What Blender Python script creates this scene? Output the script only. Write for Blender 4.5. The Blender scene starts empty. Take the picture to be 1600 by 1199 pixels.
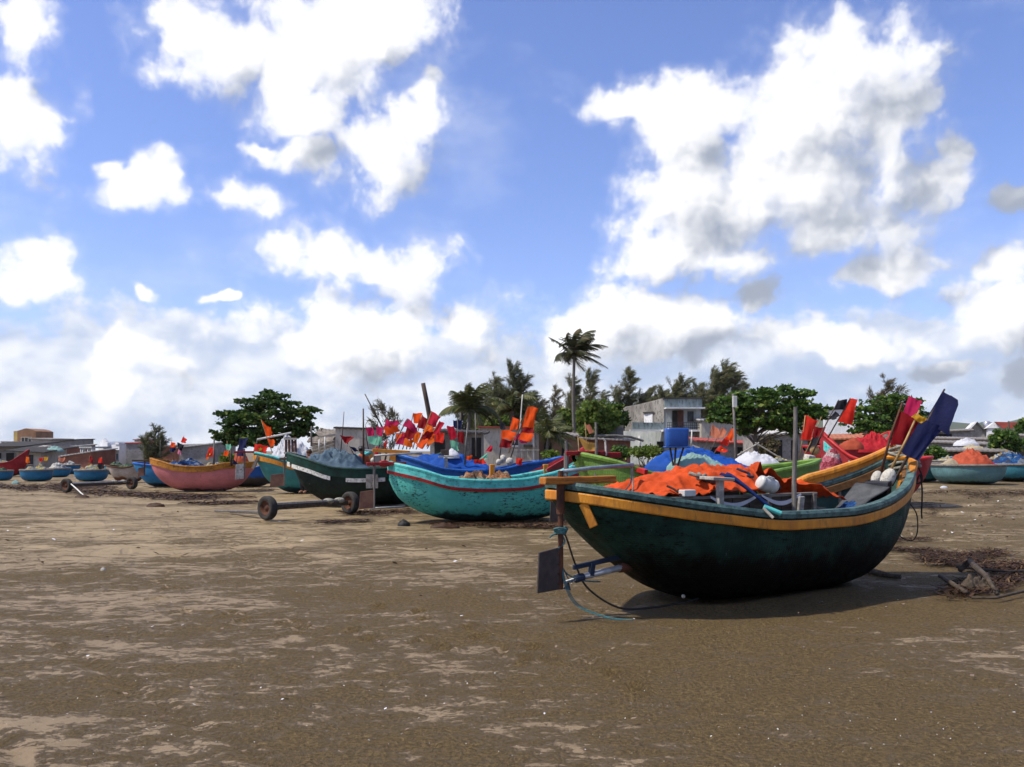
import bpy, math, random
import numpy as np
from mathutils import Vector, Matrix, Euler, noise as mnoise

random.seed(7)
R = math.radians
scene = bpy.context.scene
COL = scene.collection

# ------------------------------------------------------------------ camera
F, CX, HZ, CH = 1350.0, 800.0, 705.0, 1.7      # focal length and horizon in photo pixels, eye height
cam_d = bpy.data.cameras.new('camera')
cam = bpy.data.objects.new('camera', cam_d)
COL.objects.link(cam)
cam.location = (0, 0, CH)
cam.rotation_euler = (R(90), 0, 0)
cam_d.sensor_width = 36.0
cam_d.lens = 36.0 * F / 1600.0
cam_d.shift_y = (HZ - 599.5) / 1600.0
cam_d.clip_start = 0.1
cam_d.clip_end = 12000
scene.camera = cam

# ------------------------------------------------------------------ sun and exposure
SUN_EL, SUN_AZ = 55.0, -104.0       # azimuth measured from +Y towards +X (negative = left)
sd = Vector((math.sin(R(SUN_AZ)) * math.cos(R(SUN_EL)), math.cos(R(SUN_AZ)) * math.cos(R(SUN_EL)), math.sin(R(SUN_EL))))
sun_d = bpy.data.lights.new('sun', 'SUN')
sun_d.energy = 5.0
sun_d.angle = R(2.0)
sun_d.color = (1.0, 0.93, 0.80)
sun = bpy.data.objects.new('sun', sun_d)
COL.objects.link(sun)
sun.location = (-40, -10, 60)
sun.rotation_euler = sd.to_track_quat('Z', 'Y').to_euler()
scene.view_settings.view_transform = 'Standard'
scene.view_settings.look = 'None'
scene.view_settings.exposure = 0.05
scene.view_settings.gamma = 1.0
scene.view_settings.use_curve_mapping = False
scene.cycles.use_adaptive_sampling = True
scene.cycles.adaptive_threshold = 0.015
scene.cycles.adaptive_min_samples = 14
scene.cycles.max_bounces = 4
scene.cycles.diffuse_bounces = 2
scene.cycles.glossy_bounces = 2
scene.cycles.volume_bounces = 1
scene.cycles.transparent_max_bounces = 6

# ------------------------------------------------------------------ sky with clouds (world shader, by direction)
def build_world():
    w = bpy.data.worlds.new('World')
    scene.world = w
    w.use_nodes = True
    nt = w.node_tree
    N, L = nt.nodes, nt.links
    N.clear()
    out = N.new('ShaderNodeOutputWorld')
    bg = N.new('ShaderNodeBackground')
    SKY = 0.10
    bg.inputs[1].default_value = SKY
    L.new(bg.outputs[0], out.inputs[0])

    def val(x, node, i):
        if isinstance(x, (int, float)):
            node.inputs[i].default_value = x
        else:
            L.new(x, node.inputs[i])

    def m(op, a, b=0.0, c=0.0, clamp=False):
        n = N.new('ShaderNodeMath')
        n.operation = op
        n.use_clamp = clamp
        val(a, n, 0); val(b, n, 1); val(c, n, 2)
        return n.outputs[0]

    def vm(op, a, b=None, c=None, out_i=0):
        n = N.new('ShaderNodeVectorMath')
        n.operation = op
        for i, x in enumerate((a, b, c)):
            if x is None:
                continue
            if isinstance(x, tuple):
                n.inputs[i].default_value = x
            else:
                L.new(x, n.inputs[i])
        return n.outputs[out_i]

    def sstep(x, a, b, lo=0.0, hi=1.0):
        n = N.new('ShaderNodeMapRange')
        n.interpolation_type = 'SMOOTHSTEP'
        val(x, n, 0)
        n.inputs[1].default_value = a; n.inputs[2].default_value = b
        n.inputs[3].default_value = lo; n.inputs[4].default_value = hi
        return n.outputs[0]

    def mixc(f, a, b):
        n = N.new('ShaderNodeMix')
        n.data_type = 'RGBA'
        val(f, n, 0)
        for i, x in ((6, a), (7, b)):
            if isinstance(x, tuple):
                n.inputs[i].default_value = x
            else:
                L.new(x, n.inputs[i])
        return n.outputs[2]

    tc = N.new('ShaderNodeTexCoord')
    D = tc.outputs['Generated']
    sky = N.new('ShaderNodeTexSky')
    sky.sky_type = 'NISHITA'
    sky.sun_disc = False
    sky.sun_elevation = R(SUN_EL)
    sky.sun_rotation = R(SUN_AZ)
    sky.air_density = 1.0
    sky.dust_density = 0.6
    sky.ozone_density = 2.6
    sep = N.new('ShaderNodeSeparateXYZ')
    L.new(D, sep.inputs[0])
    x, y, z = sep.outputs
    az = m('ARCTAN2', x, y)
    el = m('ARCSINE', z)
    cmb = N.new('ShaderNodeCombineXYZ')
    L.new(az, cmb.inputs[0]); L.new(el, cmb.inputs[1])
    P = cmb.outputs[0]

    # all cloud fields live on the plane of azimuth and elevation
    def tex2(vec, scale, detail, rough, color=False, kind=None):
        n = N.new('ShaderNodeTexNoise')
        n.noise_dimensions = '2D'
        if kind: n.noise_type = kind
        L.new(vec, n.inputs['Vector'])
        n.inputs['Scale'].default_value = scale
        n.inputs['Detail'].default_value = detail
        n.inputs['Roughness'].default_value = rough
        return n.outputs[1 if color else 0]

    wc = tex2(P, 9.0, 4.0, 0.55, True)
    Pw = vm('ADD', P, vm('MULTIPLY_ADD', wc, (0.075, 0.06, 0.0), (-0.0375, -0.03, 0.0)))

    def px(cx, cy, rx, ry):
        a = math.atan((cx - CX) / F)
        e = math.atan((HZ - cy) / F * math.cos(a))
        return a, e, rx / F * math.cos(a) ** 2, ry / F * math.cos(a)

    BIG = [  # large cumulus masses: photo x, y, rx, ry
        (25, 45, 62, 62), (22, 190, 92, 98),
        (325, 55, 115, 66), (500, 70, 115, 122), (590, 25, 100, 66), (475, 185, 62, 50),
        (580, 245, 66, 74), (650, 190, 62, 50),
        (228, 288, 78, 38), (45, 425, 66, 42),
        (555, 408, 138, 42), (640, 425, 72, 55),
        (220, 545, 80, 66), (540, 535, 170, 66), (705, 510, 56, 44),
        (905, 520, 125, 68), (1065, 500, 125, 56),
        (1345, 110, 112, 78), (1265, 195, 130, 86), (1395, 210, 86, 120), (1240, 285, 140, 84), (1180, 330, 80, 55),
        (1060, 195, 105, 62), (1070, 300, 110, 82), (1050, 390, 115, 56), (1160, 300, 90, 80), (1130, 400, 110, 46),
        (1310, 355, 130, 44), (1460, 285, 64, 56), (1390, 418, 92, 30), (1555, 500, 100, 66), (1330, 540, 120, 34),
    ]
    SMALL = [
        (470, 250, 60, 24), (165, 246, 30, 16), (368, 308, 58, 29), (228, 460, 18, 14), (330, 470, 24, 9),
        (960, 468, 34, 36), (975, 163, 90, 22), (1492, 240, 34, 36), (1575, 430, 44, 44), (1610, 300, 80, 30),
        (1000, 557, 48, 14), (1475, 575, 80, 14), (1592, 592, 46, 36), (1200, 462, 42, 26), (675, 160, 30, 40), (425, 232, 28, 14),
    ]

    def field(Pv, lst):
        cur = None
        for c in lst:
            a, e, rx, ry = px(*c)
            d = vm('MULTIPLY_ADD', Pv, (1 / rx, 1 / ry, 0.0), (-a / rx, -e / ry, 0.0))
            l = vm('LENGTH', d, out_i=1)
            cur = l if cur is None else m('SMOOTH_MIN', cur, l, 0.42)
        return cur

    lb = field(Pw, BIG)
    lb2 = field(vm('ADD', Pw, (-0.030, 0.040, 0.0)), BIG)     # stepped towards the sun
    ls = field(Pw, SMALL)
    E = m('SUBTRACT', 1.0, m('MINIMUM', lb, ls))
    # detail: fractal plus billows, sampled twice for relief
    Pd = vm('MULTIPLY_ADD', wc, (0.02, 0.02, 0.0), P)
    n1 = tex2(Pd, 11.0, 9.0, 0.58)
    n0 = tex2(Pd, 10.0, 3.5, 0.50)
    n2 = tex2(vm('ADD', Pd, (-0.008, 0.012, 0.0)), 10.0, 3.5, 0.50)
    def billow(Pv):
        vo = N.new('ShaderNodeTexVoronoi')
        vo.voronoi_dimensions = '2D'
        vo.feature = 'F1'
        L.new(Pv, vo.inputs['Vector'])
        vo.inputs['Scale'].default_value = 19.0
        vo.inputs['Detail'].default_value = 2.0
        vo.inputs['Roughness'].default_value = 0.5
        return vo.outputs[0]
    Pb = vm('MULTIPLY_ADD', tex2(P, 40.0, 4.0, 0.6, True), (0.028, 0.028, 0.0), Pd)
    bil = m('SUBTRACT', 0.48, billow(Pb))
    bil2 = m('SUBTRACT', 0.48, billow(vm('ADD', Pb, (-0.006, 0.009, 0.0))))
    det = m('ADD', m('MULTIPLY', m('SUBTRACT', n1, 0.5), 2.0), m('MULTIPLY', bil, 0.55))
    # outside the frame the same kind of sky goes on, from noise alone
    gen = m('MULTIPLY', m('SUBTRACT', tex2(P, 2.6, 4.0, 0.5), 0.56), 5.0)
    inframe = m('MULTIPLY', sstep(m('ABSOLUTE', az), 0.60, 0.80, 1.0, 0.0), sstep(el, 0.54, 0.72, 1.0, 0.0))
    Emix = m('ADD', m('MULTIPLY', m('MAXIMUM', E, -1.1), inframe), m('MULTIPLY', gen, m('SUBTRACT', 1.0, inframe)))
    dens = m('ADD', m('ADD', Emix, 0.06), det)
    # crisp heads on the upper sides, soft wisps elsewhere
    al_c = m('ADD', m('MULTIPLY', sstep(dens, -0.20, 0.22), 0.45), m('MULTIPLY', sstep(dens, -0.55, 0.60), 0.55))
    # brightness: lit towards the sun, grey on the far side and where thick
    big = m('MULTIPLY', m('SUBTRACT', lb2, lb), inframe)
    relief = m('ADD', m('MULTIPLY', m('SUBTRACT', n0, n2), 1.0), m('MULTIPLY', m('SUBTRACT', bil, bil2), 0.42))
    lit = m('ADD', m('MULTIPLY', big, 0.88), relief)
    lit = m('ADD', lit, m('MULTIPLY', az, -0.62))
    thick = sstep(m('ADD', lb, m('MULTIPLY', el, 0.6)), 0.15, 1.15, -0.12, 0.16)
    f = sstep(m('ADD', lit, thick), -0.75, 0.28)
    g = 1.0 / SKY
    cl = mixc(f, (0.38 * g, 0.43 * g, 0.53 * g, 1), (1.08 * g, 1.08 * g, 1.10 * g, 1))
    # low bank of distant cloud along the horizon
    Pk = vm('MULTIPLY', Pd, (1.0, 1.5, 1.0))
    bn = tex2(Pk, 9.0, 8.0, 0.55)
    bn0 = tex2(Pk, 9.0, 4.0, 0.52)
    bn2 = tex2(vm('ADD', Pk, (-0.010, 0.020, 0.0)), 9.0, 4.0, 0.52)
    bank = m('ADD', m('ADD', sstep(el, 0.20, 0.10), m('MULTIPLY', m('SUBTRACT', bn, 0.5), 1.2)), m('MULTIPLY', bil, 0.30))
    al_b = sstep(bank, 0.34, 0.64)
    fb = sstep(m('ADD', m('MULTIPLY', m('SUBTRACT', bn0, bn2), 2.1), m('MULTIPLY', az, -0.30)), -0.40, 0.55)
    bc = mixc(fb, (0.50 * g, 0.60 * g, 0.80 * g, 1), (0.96 * g, 0.98 * g, 1.02 * g, 1))
    # clear sky: the sky model, a touch more violet as in the photograph
    mul = N.new('ShaderNodeMix'); mul.data_type = 'RGBA'; mul.blend_type = 'MULTIPLY'
    mul.inputs[0].default_value = 1.0
    L.new(sky.outputs[0], mul.inputs[6])
    mul.inputs[7].default_value = (1.48, 1.46, 1.92, 1)
    veil = m('MULTIPLY', sstep(tex2(vm('MULTIPLY', P, (1.0, 1.8, 1.0)), 4.0, 6.0, 0.62), 0.48, 0.80), 0.30)
    c0 = mixc(veil, mul.outputs[2], (0.75 * g, 0.82 * g, 1.0 * g, 1))
    c1 = mixc(m('MULTIPLY', al_b, 0.92), c0, bc)
    c2 = mixc(al_c, c1, cl)
    c3 = mixc(sstep(el, -0.02, 0.0), (0.14 * g, 0.12 * g, 0.10 * g, 1), c2)
    L.new(c3, bg.inputs[0])
    w.cycles.sampling_method = 'NONE'
build_world()

# ------------------------------------------------------------------ geometry helpers
def gh(x, y):
    """height of the sand: flat, with a low berm at the back right"""
    def ss(a, b, t):
        t = min(1, max(0, (t - a) / (b - a)))
        return t * t * (3 - 2 * t)
    return 0.42 * ss(15, 33, y) * ss(3, 9, x)

def W(px, py, d):
    return Vector(((px - CX) / F * d, d, CH - (py - HZ) / F * d))

def G(px, py):
    d = F * CH / (py - HZ)
    for _ in range(12):
        p = W(px, py, d)
        d = F * (CH - gh(p.x, d)) / (py - HZ)
    p = W(px, py, d)
    return Vector((p.x, d, gh(p.x, d)))

def C(x0, y0, s):
    return lambda X, Y: (x0 + X / s, y0 + Y / s)

MATS = {}
def T(name, label, cat, loc=(0, 0, 0), rz=0.0, group=None, tilt=None):
    o = bpy.data.objects.new(name, None)
    COL.objects.link(o)
    o.empty_display_size = 0.2
    o.location = loc
    e = Euler((tilt[0], tilt[1], rz)) if tilt else Euler((0, 0, rz))
    o.rotation_euler = e
    MATS[o.name] = Matrix.Translation(Vector(loc)) @ e.to_matrix().to_4x4()
    tag(o, label, cat, group)
    return o

def tag(o, label=None, cat=None, group=None, kind=None):
    if label: o['label'] = label
    if cat: o['category'] = cat
    if group: o['group'] = group
    if kind: o['kind'] = kind
    return o

def rnd(a, b): return random.uniform(a, b)

class MB:
    def __init__(s):
        s.v = []; s.f = []
    def add(s, vs, fs):
        o = len(s.v)
        s.v += [tuple(p) for p in vs]
        s.f += [tuple(i + o for i in f) for f in fs]
        return s
    def hexa(s, p):      # 4 bottom (ccw from above), 4 top
        return s.add(p, [(3, 2, 1, 0), (4, 5, 6, 7), (0, 1, 5, 4), (1, 2, 6, 5), (2, 3, 7, 6), (3, 0, 4, 7)])
    def box(s, c, sz, rot=None):
        x, y, z = sz[0] / 2, sz[1] / 2, sz[2] / 2
        p = [Vector(q) for q in ((-x, -y, -z), (x, -y, -z), (x, y, -z), (-x, y, -z), (-x, -y, z), (x, -y, z), (x, y, z), (-x, y, z))]
        if rot is not None:
            m = Euler(rot).to_matrix() if not isinstance(rot, Matrix) else rot
            p = [m @ q for q in p]
        c = Vector(c)
        return s.hexa([q + c for q in p])
    def bar(s, a, b, w, h, up=(0, 0, 1)):
        a, b = Vector(a), Vector(b)
        d = (b - a)
        L = d.length
        d.normalize()
        up = Vector(up)
        sx = d.cross(up)
        if sx.length < 1e-4: sx = d.cross(Vector((0, 1, 0)))
        sx.normalize()
        uz = sx.cross(d)
        m = Matrix((d, -sx, uz)).transposed()
        return s.box((a + b) / 2, (L, w, h), m)
    def tube(s, pts, r, n=8, cap=True):
        pts = [Vector(p) for p in pts]
        k = len(pts)
        rr = r if isinstance(r, (list, tuple)) else [r] * k
        u = None
        rings = []
        for i, p in enumerate(pts):
            t = (pts[min(i + 1, k - 1)] - pts[max(i - 1, 0)])
            if t.length < 1e-9: t = Vector((0, 0, 1))
            t.normalize()
            if u is None:
                u = t.orthogonal().normalized()
            else:
                u = (u - t * u.dot(t))
                if u.length < 1e-6: u = t.orthogonal()
                u.normalize()
            w = t.cross(u)
            rings.append([p + (u * math.cos(2 * math.pi * j / n) + w * math.sin(2 * math.pi * j / n)) * rr[i] for j in range(n)])
        vs = [q for ring in rings for q in ring]
        fs = []
        for i in range(k - 1):
            for j in range(n):
                a, b = i * n + j, i * n + (j + 1) % n
                fs.append((a, b, b + n, a + n))
        if cap:
            fs.append(tuple(range(n - 1, -1, -1)))
            fs.append(tuple((k - 1) * n + j for j in range(n)))
        return s.add(vs, fs)
    def lathe(s, prof, n=20, mat=None, jit=0.0):
        vs, fs = [], []
        for (r, z) in prof:
            for j in range(n):
                a = 2 * math.pi * j / n
                rj = r * (1 + rnd(-jit, jit))
                vs.append(Vector((rj * math.cos(a), rj * math.sin(a), z)))
        if mat is not None: vs = [mat @ p for p in vs]
        for i in range(len(prof) - 1):
            for j in range(n):
                a, b = i * n + j, i * n + (j + 1) % n
                fs.append((a, b, b + n, a + n))
        return s.add(vs, fs)
    def grid(s, rows, close=False):
        n = len(rows[0])
        vs = [p for r in rows for p in r]
        fs = []
        for i in range(len(rows) - 1):
            for j in range(n if close else n - 1):
                a, b = i * n + j, i * n + (j + 1) % n
                fs.append((a, b, b + n, a + n))
        return s.add(vs, fs)
    def ball(s, c, r, n=12, m=8, sq=(1, 1, 1), rot=None):
        c = Vector(c)
        rows = []
        for i in range(m + 1):
            ph = math.pi * i / m
            row = []
            for j in range(n):
                a = 2 * math.pi * j / n
                q = Vector((math.sin(ph) * math.cos(a) * sq[0], math.sin(ph) * math.sin(a) * sq[1], -math.cos(ph) * sq[2])) * r
                if rot is not None: q = rot @ q
                row.append(c + q)
            rows.append(row)
        return s.grid(rows, True)
    def prism(s, poly, vec):
        poly = [Vector(p) for p in poly]
        vec = Vector(vec)
        n = len(poly)
        vs = poly + [p + vec for p in poly]
        fs = [tuple(range(n - 1, -1, -1)), tuple(range(n, 2 * n))]
        for i in range(n):
            j = (i + 1) % n
            fs.append((i, j, n + j, n + i))
        return s.add(vs, fs)
    def build(s, name, mat, parent=None, world=False, smooth=False, bevel=0.0, loc=None):
        v = s.v
        me = bpy.data.meshes.new(name)
        origin = None
        if parent is not None and world:
            inv = MATS[parent.name].inverted()
            v = [tuple(inv @ Vector(p)) for p in v]
        elif parent is None:
            a = np.array(v)
            lo, hi = a.min(0), a.max(0)
            origin = np.array(((lo[0] + hi[0]) / 2, (lo[1] + hi[1]) / 2, lo[2])) if loc is None else np.array(loc)
            v = (a - origin).tolist()
        me.from_pydata(v, [], s.f)
        if smooth:
            me.polygons.foreach_set('use_smooth', [True] * len(me.polygons))
        me.materials.append(mat if not isinstance(mat, str) else MAT[mat])
        o = bpy.data.objects.new(name, me)
        COL.objects.link(o)
        if parent is not None:
            o.parent = parent
            MATS[o.name] = MATS[parent.name]
        if origin is not None:
            o.location = origin
        if bevel:
            b = o.modifiers.new('bevel', 'BEVEL')
            b.width = bevel; b.segments = 2; b.limit_method = 'ANGLE'; b.angle_limit = R(40)
        return o

def quads(name, V, Fn, mat, parent=None, k=4, smooth=False):
    """fast mesh from numpy: V (n*k,3) consecutive polygons of k corners, in the parent's frame"""
    V = np.asarray(V, dtype=np.float32).reshape(-1, 3)
    me = bpy.data.meshes.new(name)
    nv = len(V); nf = nv // k
    me.vertices.add(nv); me.loops.add(nv); me.polygons.add(nf)
    me.vertices.foreach_set('co', V.ravel())
    me.loops.foreach_set('vertex_index', np.arange(nv, dtype=np.int32))
    me.polygons.foreach_set('loop_start', np.arange(0, nv, k, dtype=np.int32))
    me.polygons.foreach_set('loop_total', np.full(nf, k, dtype=np.int32))
    me.update(calc_edges=True)
    me.validate()
    me.materials.append(MAT[mat] if isinstance(mat, str) else mat)
    o = bpy.data.objects.new(name, me)
    COL.objects.link(o)
    if parent is not None:
        o.parent = parent
        MATS[o.name] = MATS[parent.name]
    return o

def interp(pts):
    """smooth curve through (t, value) points"""
    ts = [p[0] for p in pts]; vs = [p[1] for p in pts]
    n = len(pts)
    sl = []
    for i in range(n):
        if i == 0: sl.append((vs[1] - vs[0]) / (ts[1] - ts[0]))
        elif i == n - 1: sl.append((vs[-1] - vs[-2]) / (ts[-1] - ts[-2]))
        else:
            a = (vs[i] - vs[i - 1]) / (ts[i] - ts[i - 1]); b = (vs[i + 1] - vs[i]) / (ts[i + 1] - ts[i])
            sl.append(0 if a * b <= 0 else 2 * a * b / (a + b))
    def f(t):
        t = max(ts[0], min(ts[-1], t))
        i = 0
        while i < n - 2 and t > ts[i + 1]: i += 1
        h = ts[i + 1] - ts[i]
        u = (t - ts[i]) / h
        return ((2 * u ** 3 - 3 * u ** 2 + 1) * vs[i] + (u ** 3 - 2 * u ** 2 + u) * h * sl[i]
                + (-2 * u ** 3 + 3 * u ** 2) * vs[i + 1] + (u ** 3 - u ** 2) * h * sl[i + 1])
    return f

# ------------------------------------------------------------------ materials
MAT = {}
class NT:
    def __init__(s, name):
        m = bpy.data.materials.new(name)
        m.use_nodes = True
        s.m = m; s.N = m.node_tree.nodes; s.L = m.node_tree.links
        s.N.clear()
        s.out = s.N.new('ShaderNodeOutputMaterial')
        s.tc = s.N.new('ShaderNodeTexCoord')
        s.co = s.tc.outputs['Object']
        MAT[name] = m
    def link(s, a, b): s.L.new(a, b)
    def set(s, n, i, x):
        if isinstance(x, bpy.types.NodeSocket): s.L.new(x, n.inputs[i])
        elif isinstance(x, tuple) and len(x) == 3 and n.inputs[i].type == 'RGBA': n.inputs[i].default_value = (*x, 1)
        else: n.inputs[i].default_value = x
    def math(s, op, a, b=0.0, c=0.0, clamp=False):
        n = s.N.new('ShaderNodeMath'); n.operation = op; n.use_clamp = clamp
        s.set(n, 0, a); s.set(n, 1, b); s.set(n, 2, c)
        return n.outputs[0]
    def mapping(s, scale=(1, 1, 1), rot=(0, 0, 0), vec=None, loc=(0, 0, 0)):
        n = s.N.new('ShaderNodeMapping')
        s.L.new(vec or s.co, n.inputs[0])
        n.inputs[1].default_value = loc; n.inputs[2].default_value = rot; n.inputs[3].default_value = scale
        return n.outputs[0]
    def noise(s, scale, detail=4, rough=0.55, vec=None, dist=0.0):
        n = s.N.new('ShaderNodeTexNoise')
        s.L.new(vec or s.co, n.inputs['Vector'])
        n.inputs['Scale'].default_value = scale; n.inputs['Detail'].default_value = detail
        n.inputs['Roughness'].default_value = rough; n.inputs['Distortion'].default_value = dist
        return n.outputs[0]
    def ramp(s, x, a, b, lo=0.0, hi=1.0, smooth=True):
        n = s.N.new('ShaderNodeMapRange')
        if smooth: n.interpolation_type = 'SMOOTHSTEP'
        s.set(n, 0, x)
        n.inputs[1].default_value = a; n.inputs[2].default_value = b; n.inputs[3].default_value = lo; n.inputs[4].default_value = hi
        return n.outputs[0]
    def mix(s, f, a, b, blend='MIX'):
        n = s.N.new('ShaderNodeMix'); n.data_type = 'RGBA'; n.blend_type = blend
        s.set(n, 0, f); s.set(n, 6, a); s.set(n, 7, b)
        return n.outputs[2]
    def bump(s, h, strength=0.4, dist=0.01, normal=None):
        n = s.N.new('ShaderNodeBump')
        n.inputs['Strength'].default_value = strength; n.inputs['Distance'].default_value = dist
        s.L.new(h, n.inputs['Height'])
        if normal is not None: s.L.new(normal, n.inputs['Normal'])
        return n.outputs[0]
    def bsdf(s, col, rough=0.7, spec=0.3, metal=0.0, normal=None, **kw):
        n = s.N.new('ShaderNodeBsdfPrincipled')
        s.set(n, 'Base Color', col); s.set(n, 'Roughness', rough)
        n.inputs['Specular IOR Level'].default_value = spec
        n.inputs['Metallic'].default_value = metal
        if normal is not None: s.L.new(normal, n.inputs['Normal'])
        return n
    def finish(s, sh):
        s.L.new(sh.outputs[0], s.out.inputs[0])
        return s.m

def c3(c, k): return tuple(max(0, x * k) for x in c)

def pm(name, col, col2=None, scale=4.0, rough=0.75, spec=0.25, bump=0.25, bscale=30.0, stretch=(1, 1, 1), dirt=None, damt=0.5, metal=0.0, rand=0.0):
    """worn surface: two-tone noise, patches of dirt, fine relief"""
    t = NT(name)
    col2 = col2 or c3(col, 0.65)
    v = t.mapping(stretch)
    c = t.mix(t.ramp(t.noise(scale, 5, 0.6, v), 0.32, 0.68), col2, col)
    if dirt:
        c = t.mix(t.math('MULTIPLY', t.ramp(t.noise(scale * 1.7 + 3, 6, 0.65, v), 0.50, 0.66), damt), c, dirt)
    if rand:
        oi = t.N.new('ShaderNodeObjectInfo')
        k = t.ramp(oi.outputs['Random'], 0, 1, 1 - rand, 1 + rand, False)
        hv = t.N.new('ShaderNodeHueSaturation')
        t.L.new(c, hv.inputs['Color']); t.L.new(k, hv.inputs['Value'])
        c = hv.outputs[0]
    nb = t.bump(t.noise(bscale, 4, 0.6, v), bump, 0.02)
    return t.finish(t.bsdf(c, rough, spec, metal, nb))

def cloth(name, col, trans=0.45, var=0.75, scale=6.0):
    t = NT(name)
    c = t.mix(t.ramp(t.noise(scale, 4, 0.6), 0.3, 0.7), c3(col, var), col)
    nb = t.bump(t.noise(26, 3, 0.6), 0.35, 0.02)
    p = t.bsdf(c, 0.75, 0.2, 0, nb)
    tr = t.N.new('ShaderNodeBsdfTranslucent')
    t.L.new(c, tr.inputs[0])
    mx = t.N.new('ShaderNodeMixShader')
    mx.inputs[0].default_value = trans
    t.L.new(p.outputs[0], mx.inputs[1]); t.L.new(tr.outputs[0], mx.inputs[2])
    return t.finish(mx)

def leafmat(name, c1, c2, c4=None, trans=0.3):
    t = NT(name)
    geo = t.N.new('ShaderNodeNewGeometry')
    r = geo.outputs['Random Per Island']
    c = t.mix(r, c1, c2)
    if c4: c = t.mix(t.ramp(r, 0.86, 0.9), c, c4)
    p = t.bsdf(c, 0.6, 0.2)
    tr = t.N.new('ShaderNodeBsdfTranslucent')
    t.L.new(c, tr.inputs[0])
    mx = t.N.new('ShaderNodeMixShader'); mx.inputs[0].default_value = trans
    t.L.new(p.outputs[0], mx.inputs[1]); t.L.new(tr.outputs[0], mx.inputs[2])
    return t.finish(mx)

def hullmat(name, paint, paint2, under, zline, fade, patch=0.5, weave=0.6, rust=None, chip=None):
    """woven bamboo hull: paint, worn patches, tarred underside with a ragged edge, basket weave relief"""
    t = NT(name)
    sep = t.N.new('ShaderNodeSeparateXYZ'); t.L.new(t.co, sep.inputs[0])
    v = t.mapping((0.6, 1, 1.0))
    c = t.mix(t.ramp(t.noise(3.0, 6, 0.65, v), 0.3, 0.7), paint2, paint)
    vs = t.mapping((6.0, 6.0, 0.5))
    c = t.mix(t.math('MULTIPLY', t.ramp(t.noise(2.2, 5, 0.6, vs), 0.45, 0.75), 0.45 * patch + 0.12), c, paint2)
    if rust:
        c = t.mix(t.math('MULTIPLY', t.ramp(t.noise(2.0, 4, 0.6, vs), 0.60, 0.72), 0.7), c, rust)
    # worn dark flecks
    fl = t.ramp(t.noise(16.0, 6, 0.75, t.mapping((0.6, 1, 1.6))), 0.58 - 0.05 * patch, 0.63)
    big = t.ramp(t.noise(1.7, 3, 0.5, t.mapping((1.3, 1, 0.6))), 0.40, 0.60)
    c = t.mix(t.math('MULTIPLY', t.math('MULTIPLY', fl, big), patch, clamp=True), c, under)
    if chip:
        cm = t.math('MULTIPLY', t.ramp(t.noise(9, 8, 0.8, t.mapping((1.6, 1, .5))), 0.60, 0.66), t.ramp(t.noise(1.3, 3, .5), .45, .65))
        c = t.mix(t.math('MULTIPLY', cm, .55), c, chip)
    zz = t.math('ADD', sep.outputs[2], t.math('MULTIPLY', t.math('SUBTRACT', t.noise(2.4, 7, 0.68, t.mapping((1, 1, 0.8))), 0.5), fade * 3.4))
    lo = t.ramp(zz, zline - fade * 0.35, zline + fade * 0.35, 1.0, 0.0)
    c = t.mix(lo, c, under)
    # weave: two crossing waves
    wv = t.N.new('ShaderNodeTexWave'); wv.wave_type = 'BANDS'; wv.bands_direction = 'X'
    t.L.new(t.mapping((1, 0.0, 0.55)), wv.inputs[0]); wv.inputs['Scale'].default_value = 9; wv.inputs['Distortion'].default_value = 0.6
    w2 = t.N.new('ShaderNodeTexWave'); w2.wave_type = 'BANDS'; w2.bands_direction = 'Z'
    t.L.new(t.mapping((0.25, 0.0, 1)), w2.inputs[0]); w2.inputs['Scale'].default_value = 13; w2.inputs['Distortion'].default_value = 0.6
    h = t.math('ADD', t.math('MULTIPLY', t.math('MULTIPLY', wv.outputs[1], w2.outputs[1]), weave), t.noise(30, 5, 0.65))
    nb = t.bump(h, 0.5, 0.018)
    return t.finish(t.bsdf(c, t.ramp(t.noise(6, 4), 0.3, 0.7, 0.5, 0.75), 0.14 if chip else 0.3, 0, nb))
# ---- material library
pm('wood_grey', (0.23, 0.20, 0.17), (0.11, 0.095, 0.08), 3, stretch=(1, 6, 6), bump=0.5)
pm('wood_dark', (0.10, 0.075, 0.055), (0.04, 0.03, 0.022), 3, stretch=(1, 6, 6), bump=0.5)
pm('wood_pale', (0.42, 0.40, 0.36), (0.25, 0.23, 0.20), 4, stretch=(1, 5, 5), bump=0.4)
pm('wood_orange', (0.50, 0.19, 0.03), (0.30, 0.10, 0.018), 3, stretch=(1, 7, 7), bump=0.4, dirt=(0.06, 0.035, 0.02), damt=0.7)
pm('bamboo', (0.38, 0.25, 0.10), (0.20, 0.12, 0.05), 6, stretch=(2, 2, 1), bump=0.3, rough=0.55)
pm('pole_dark', (0.085, 0.06, 0.045), (0.04, 0.03, 0.025), 6, bump=0.4)
pm('pole_grey', (0.20, 0.185, 0.17), (0.09, 0.08, 0.075), 5, stretch=(3, 3, 0.6), bump=0.6)
pm('pole_white', (0.62, 0.61, 0.58), (0.42, 0.41, 0.38), 5, bump=0.3)
pm('yellow_paint', (0.62, 0.25, 0.018), (0.44, 0.155, 0.012), 4, rough=0.55, spec=0.4, bump=0.35, dirt=(0.22, 0.10, 0.02), damt=0.6, stretch=(1.5, 1.5, .5))
pm('ochre_paint', (0.46, 0.19, 0.025), (0.30, 0.12, 0.018), 4, bump=0.4, dirt=(0.06, 0.035, 0.02), damt=0.8)
pm('gunwale_green', (0.10, 0.175, 0.165), (0.035, 0.075, 0.072), 6, rough=0.6, bump=0.5, dirt=(0.02, 0.03, 0.03), damt=0.8)
pm('inner_green', (0.045, 0.11, 0.095), (0.02, 0.05, 0.045), 3, bump=0.4, dirt=(0.03, 0.035, 0.03))
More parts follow.
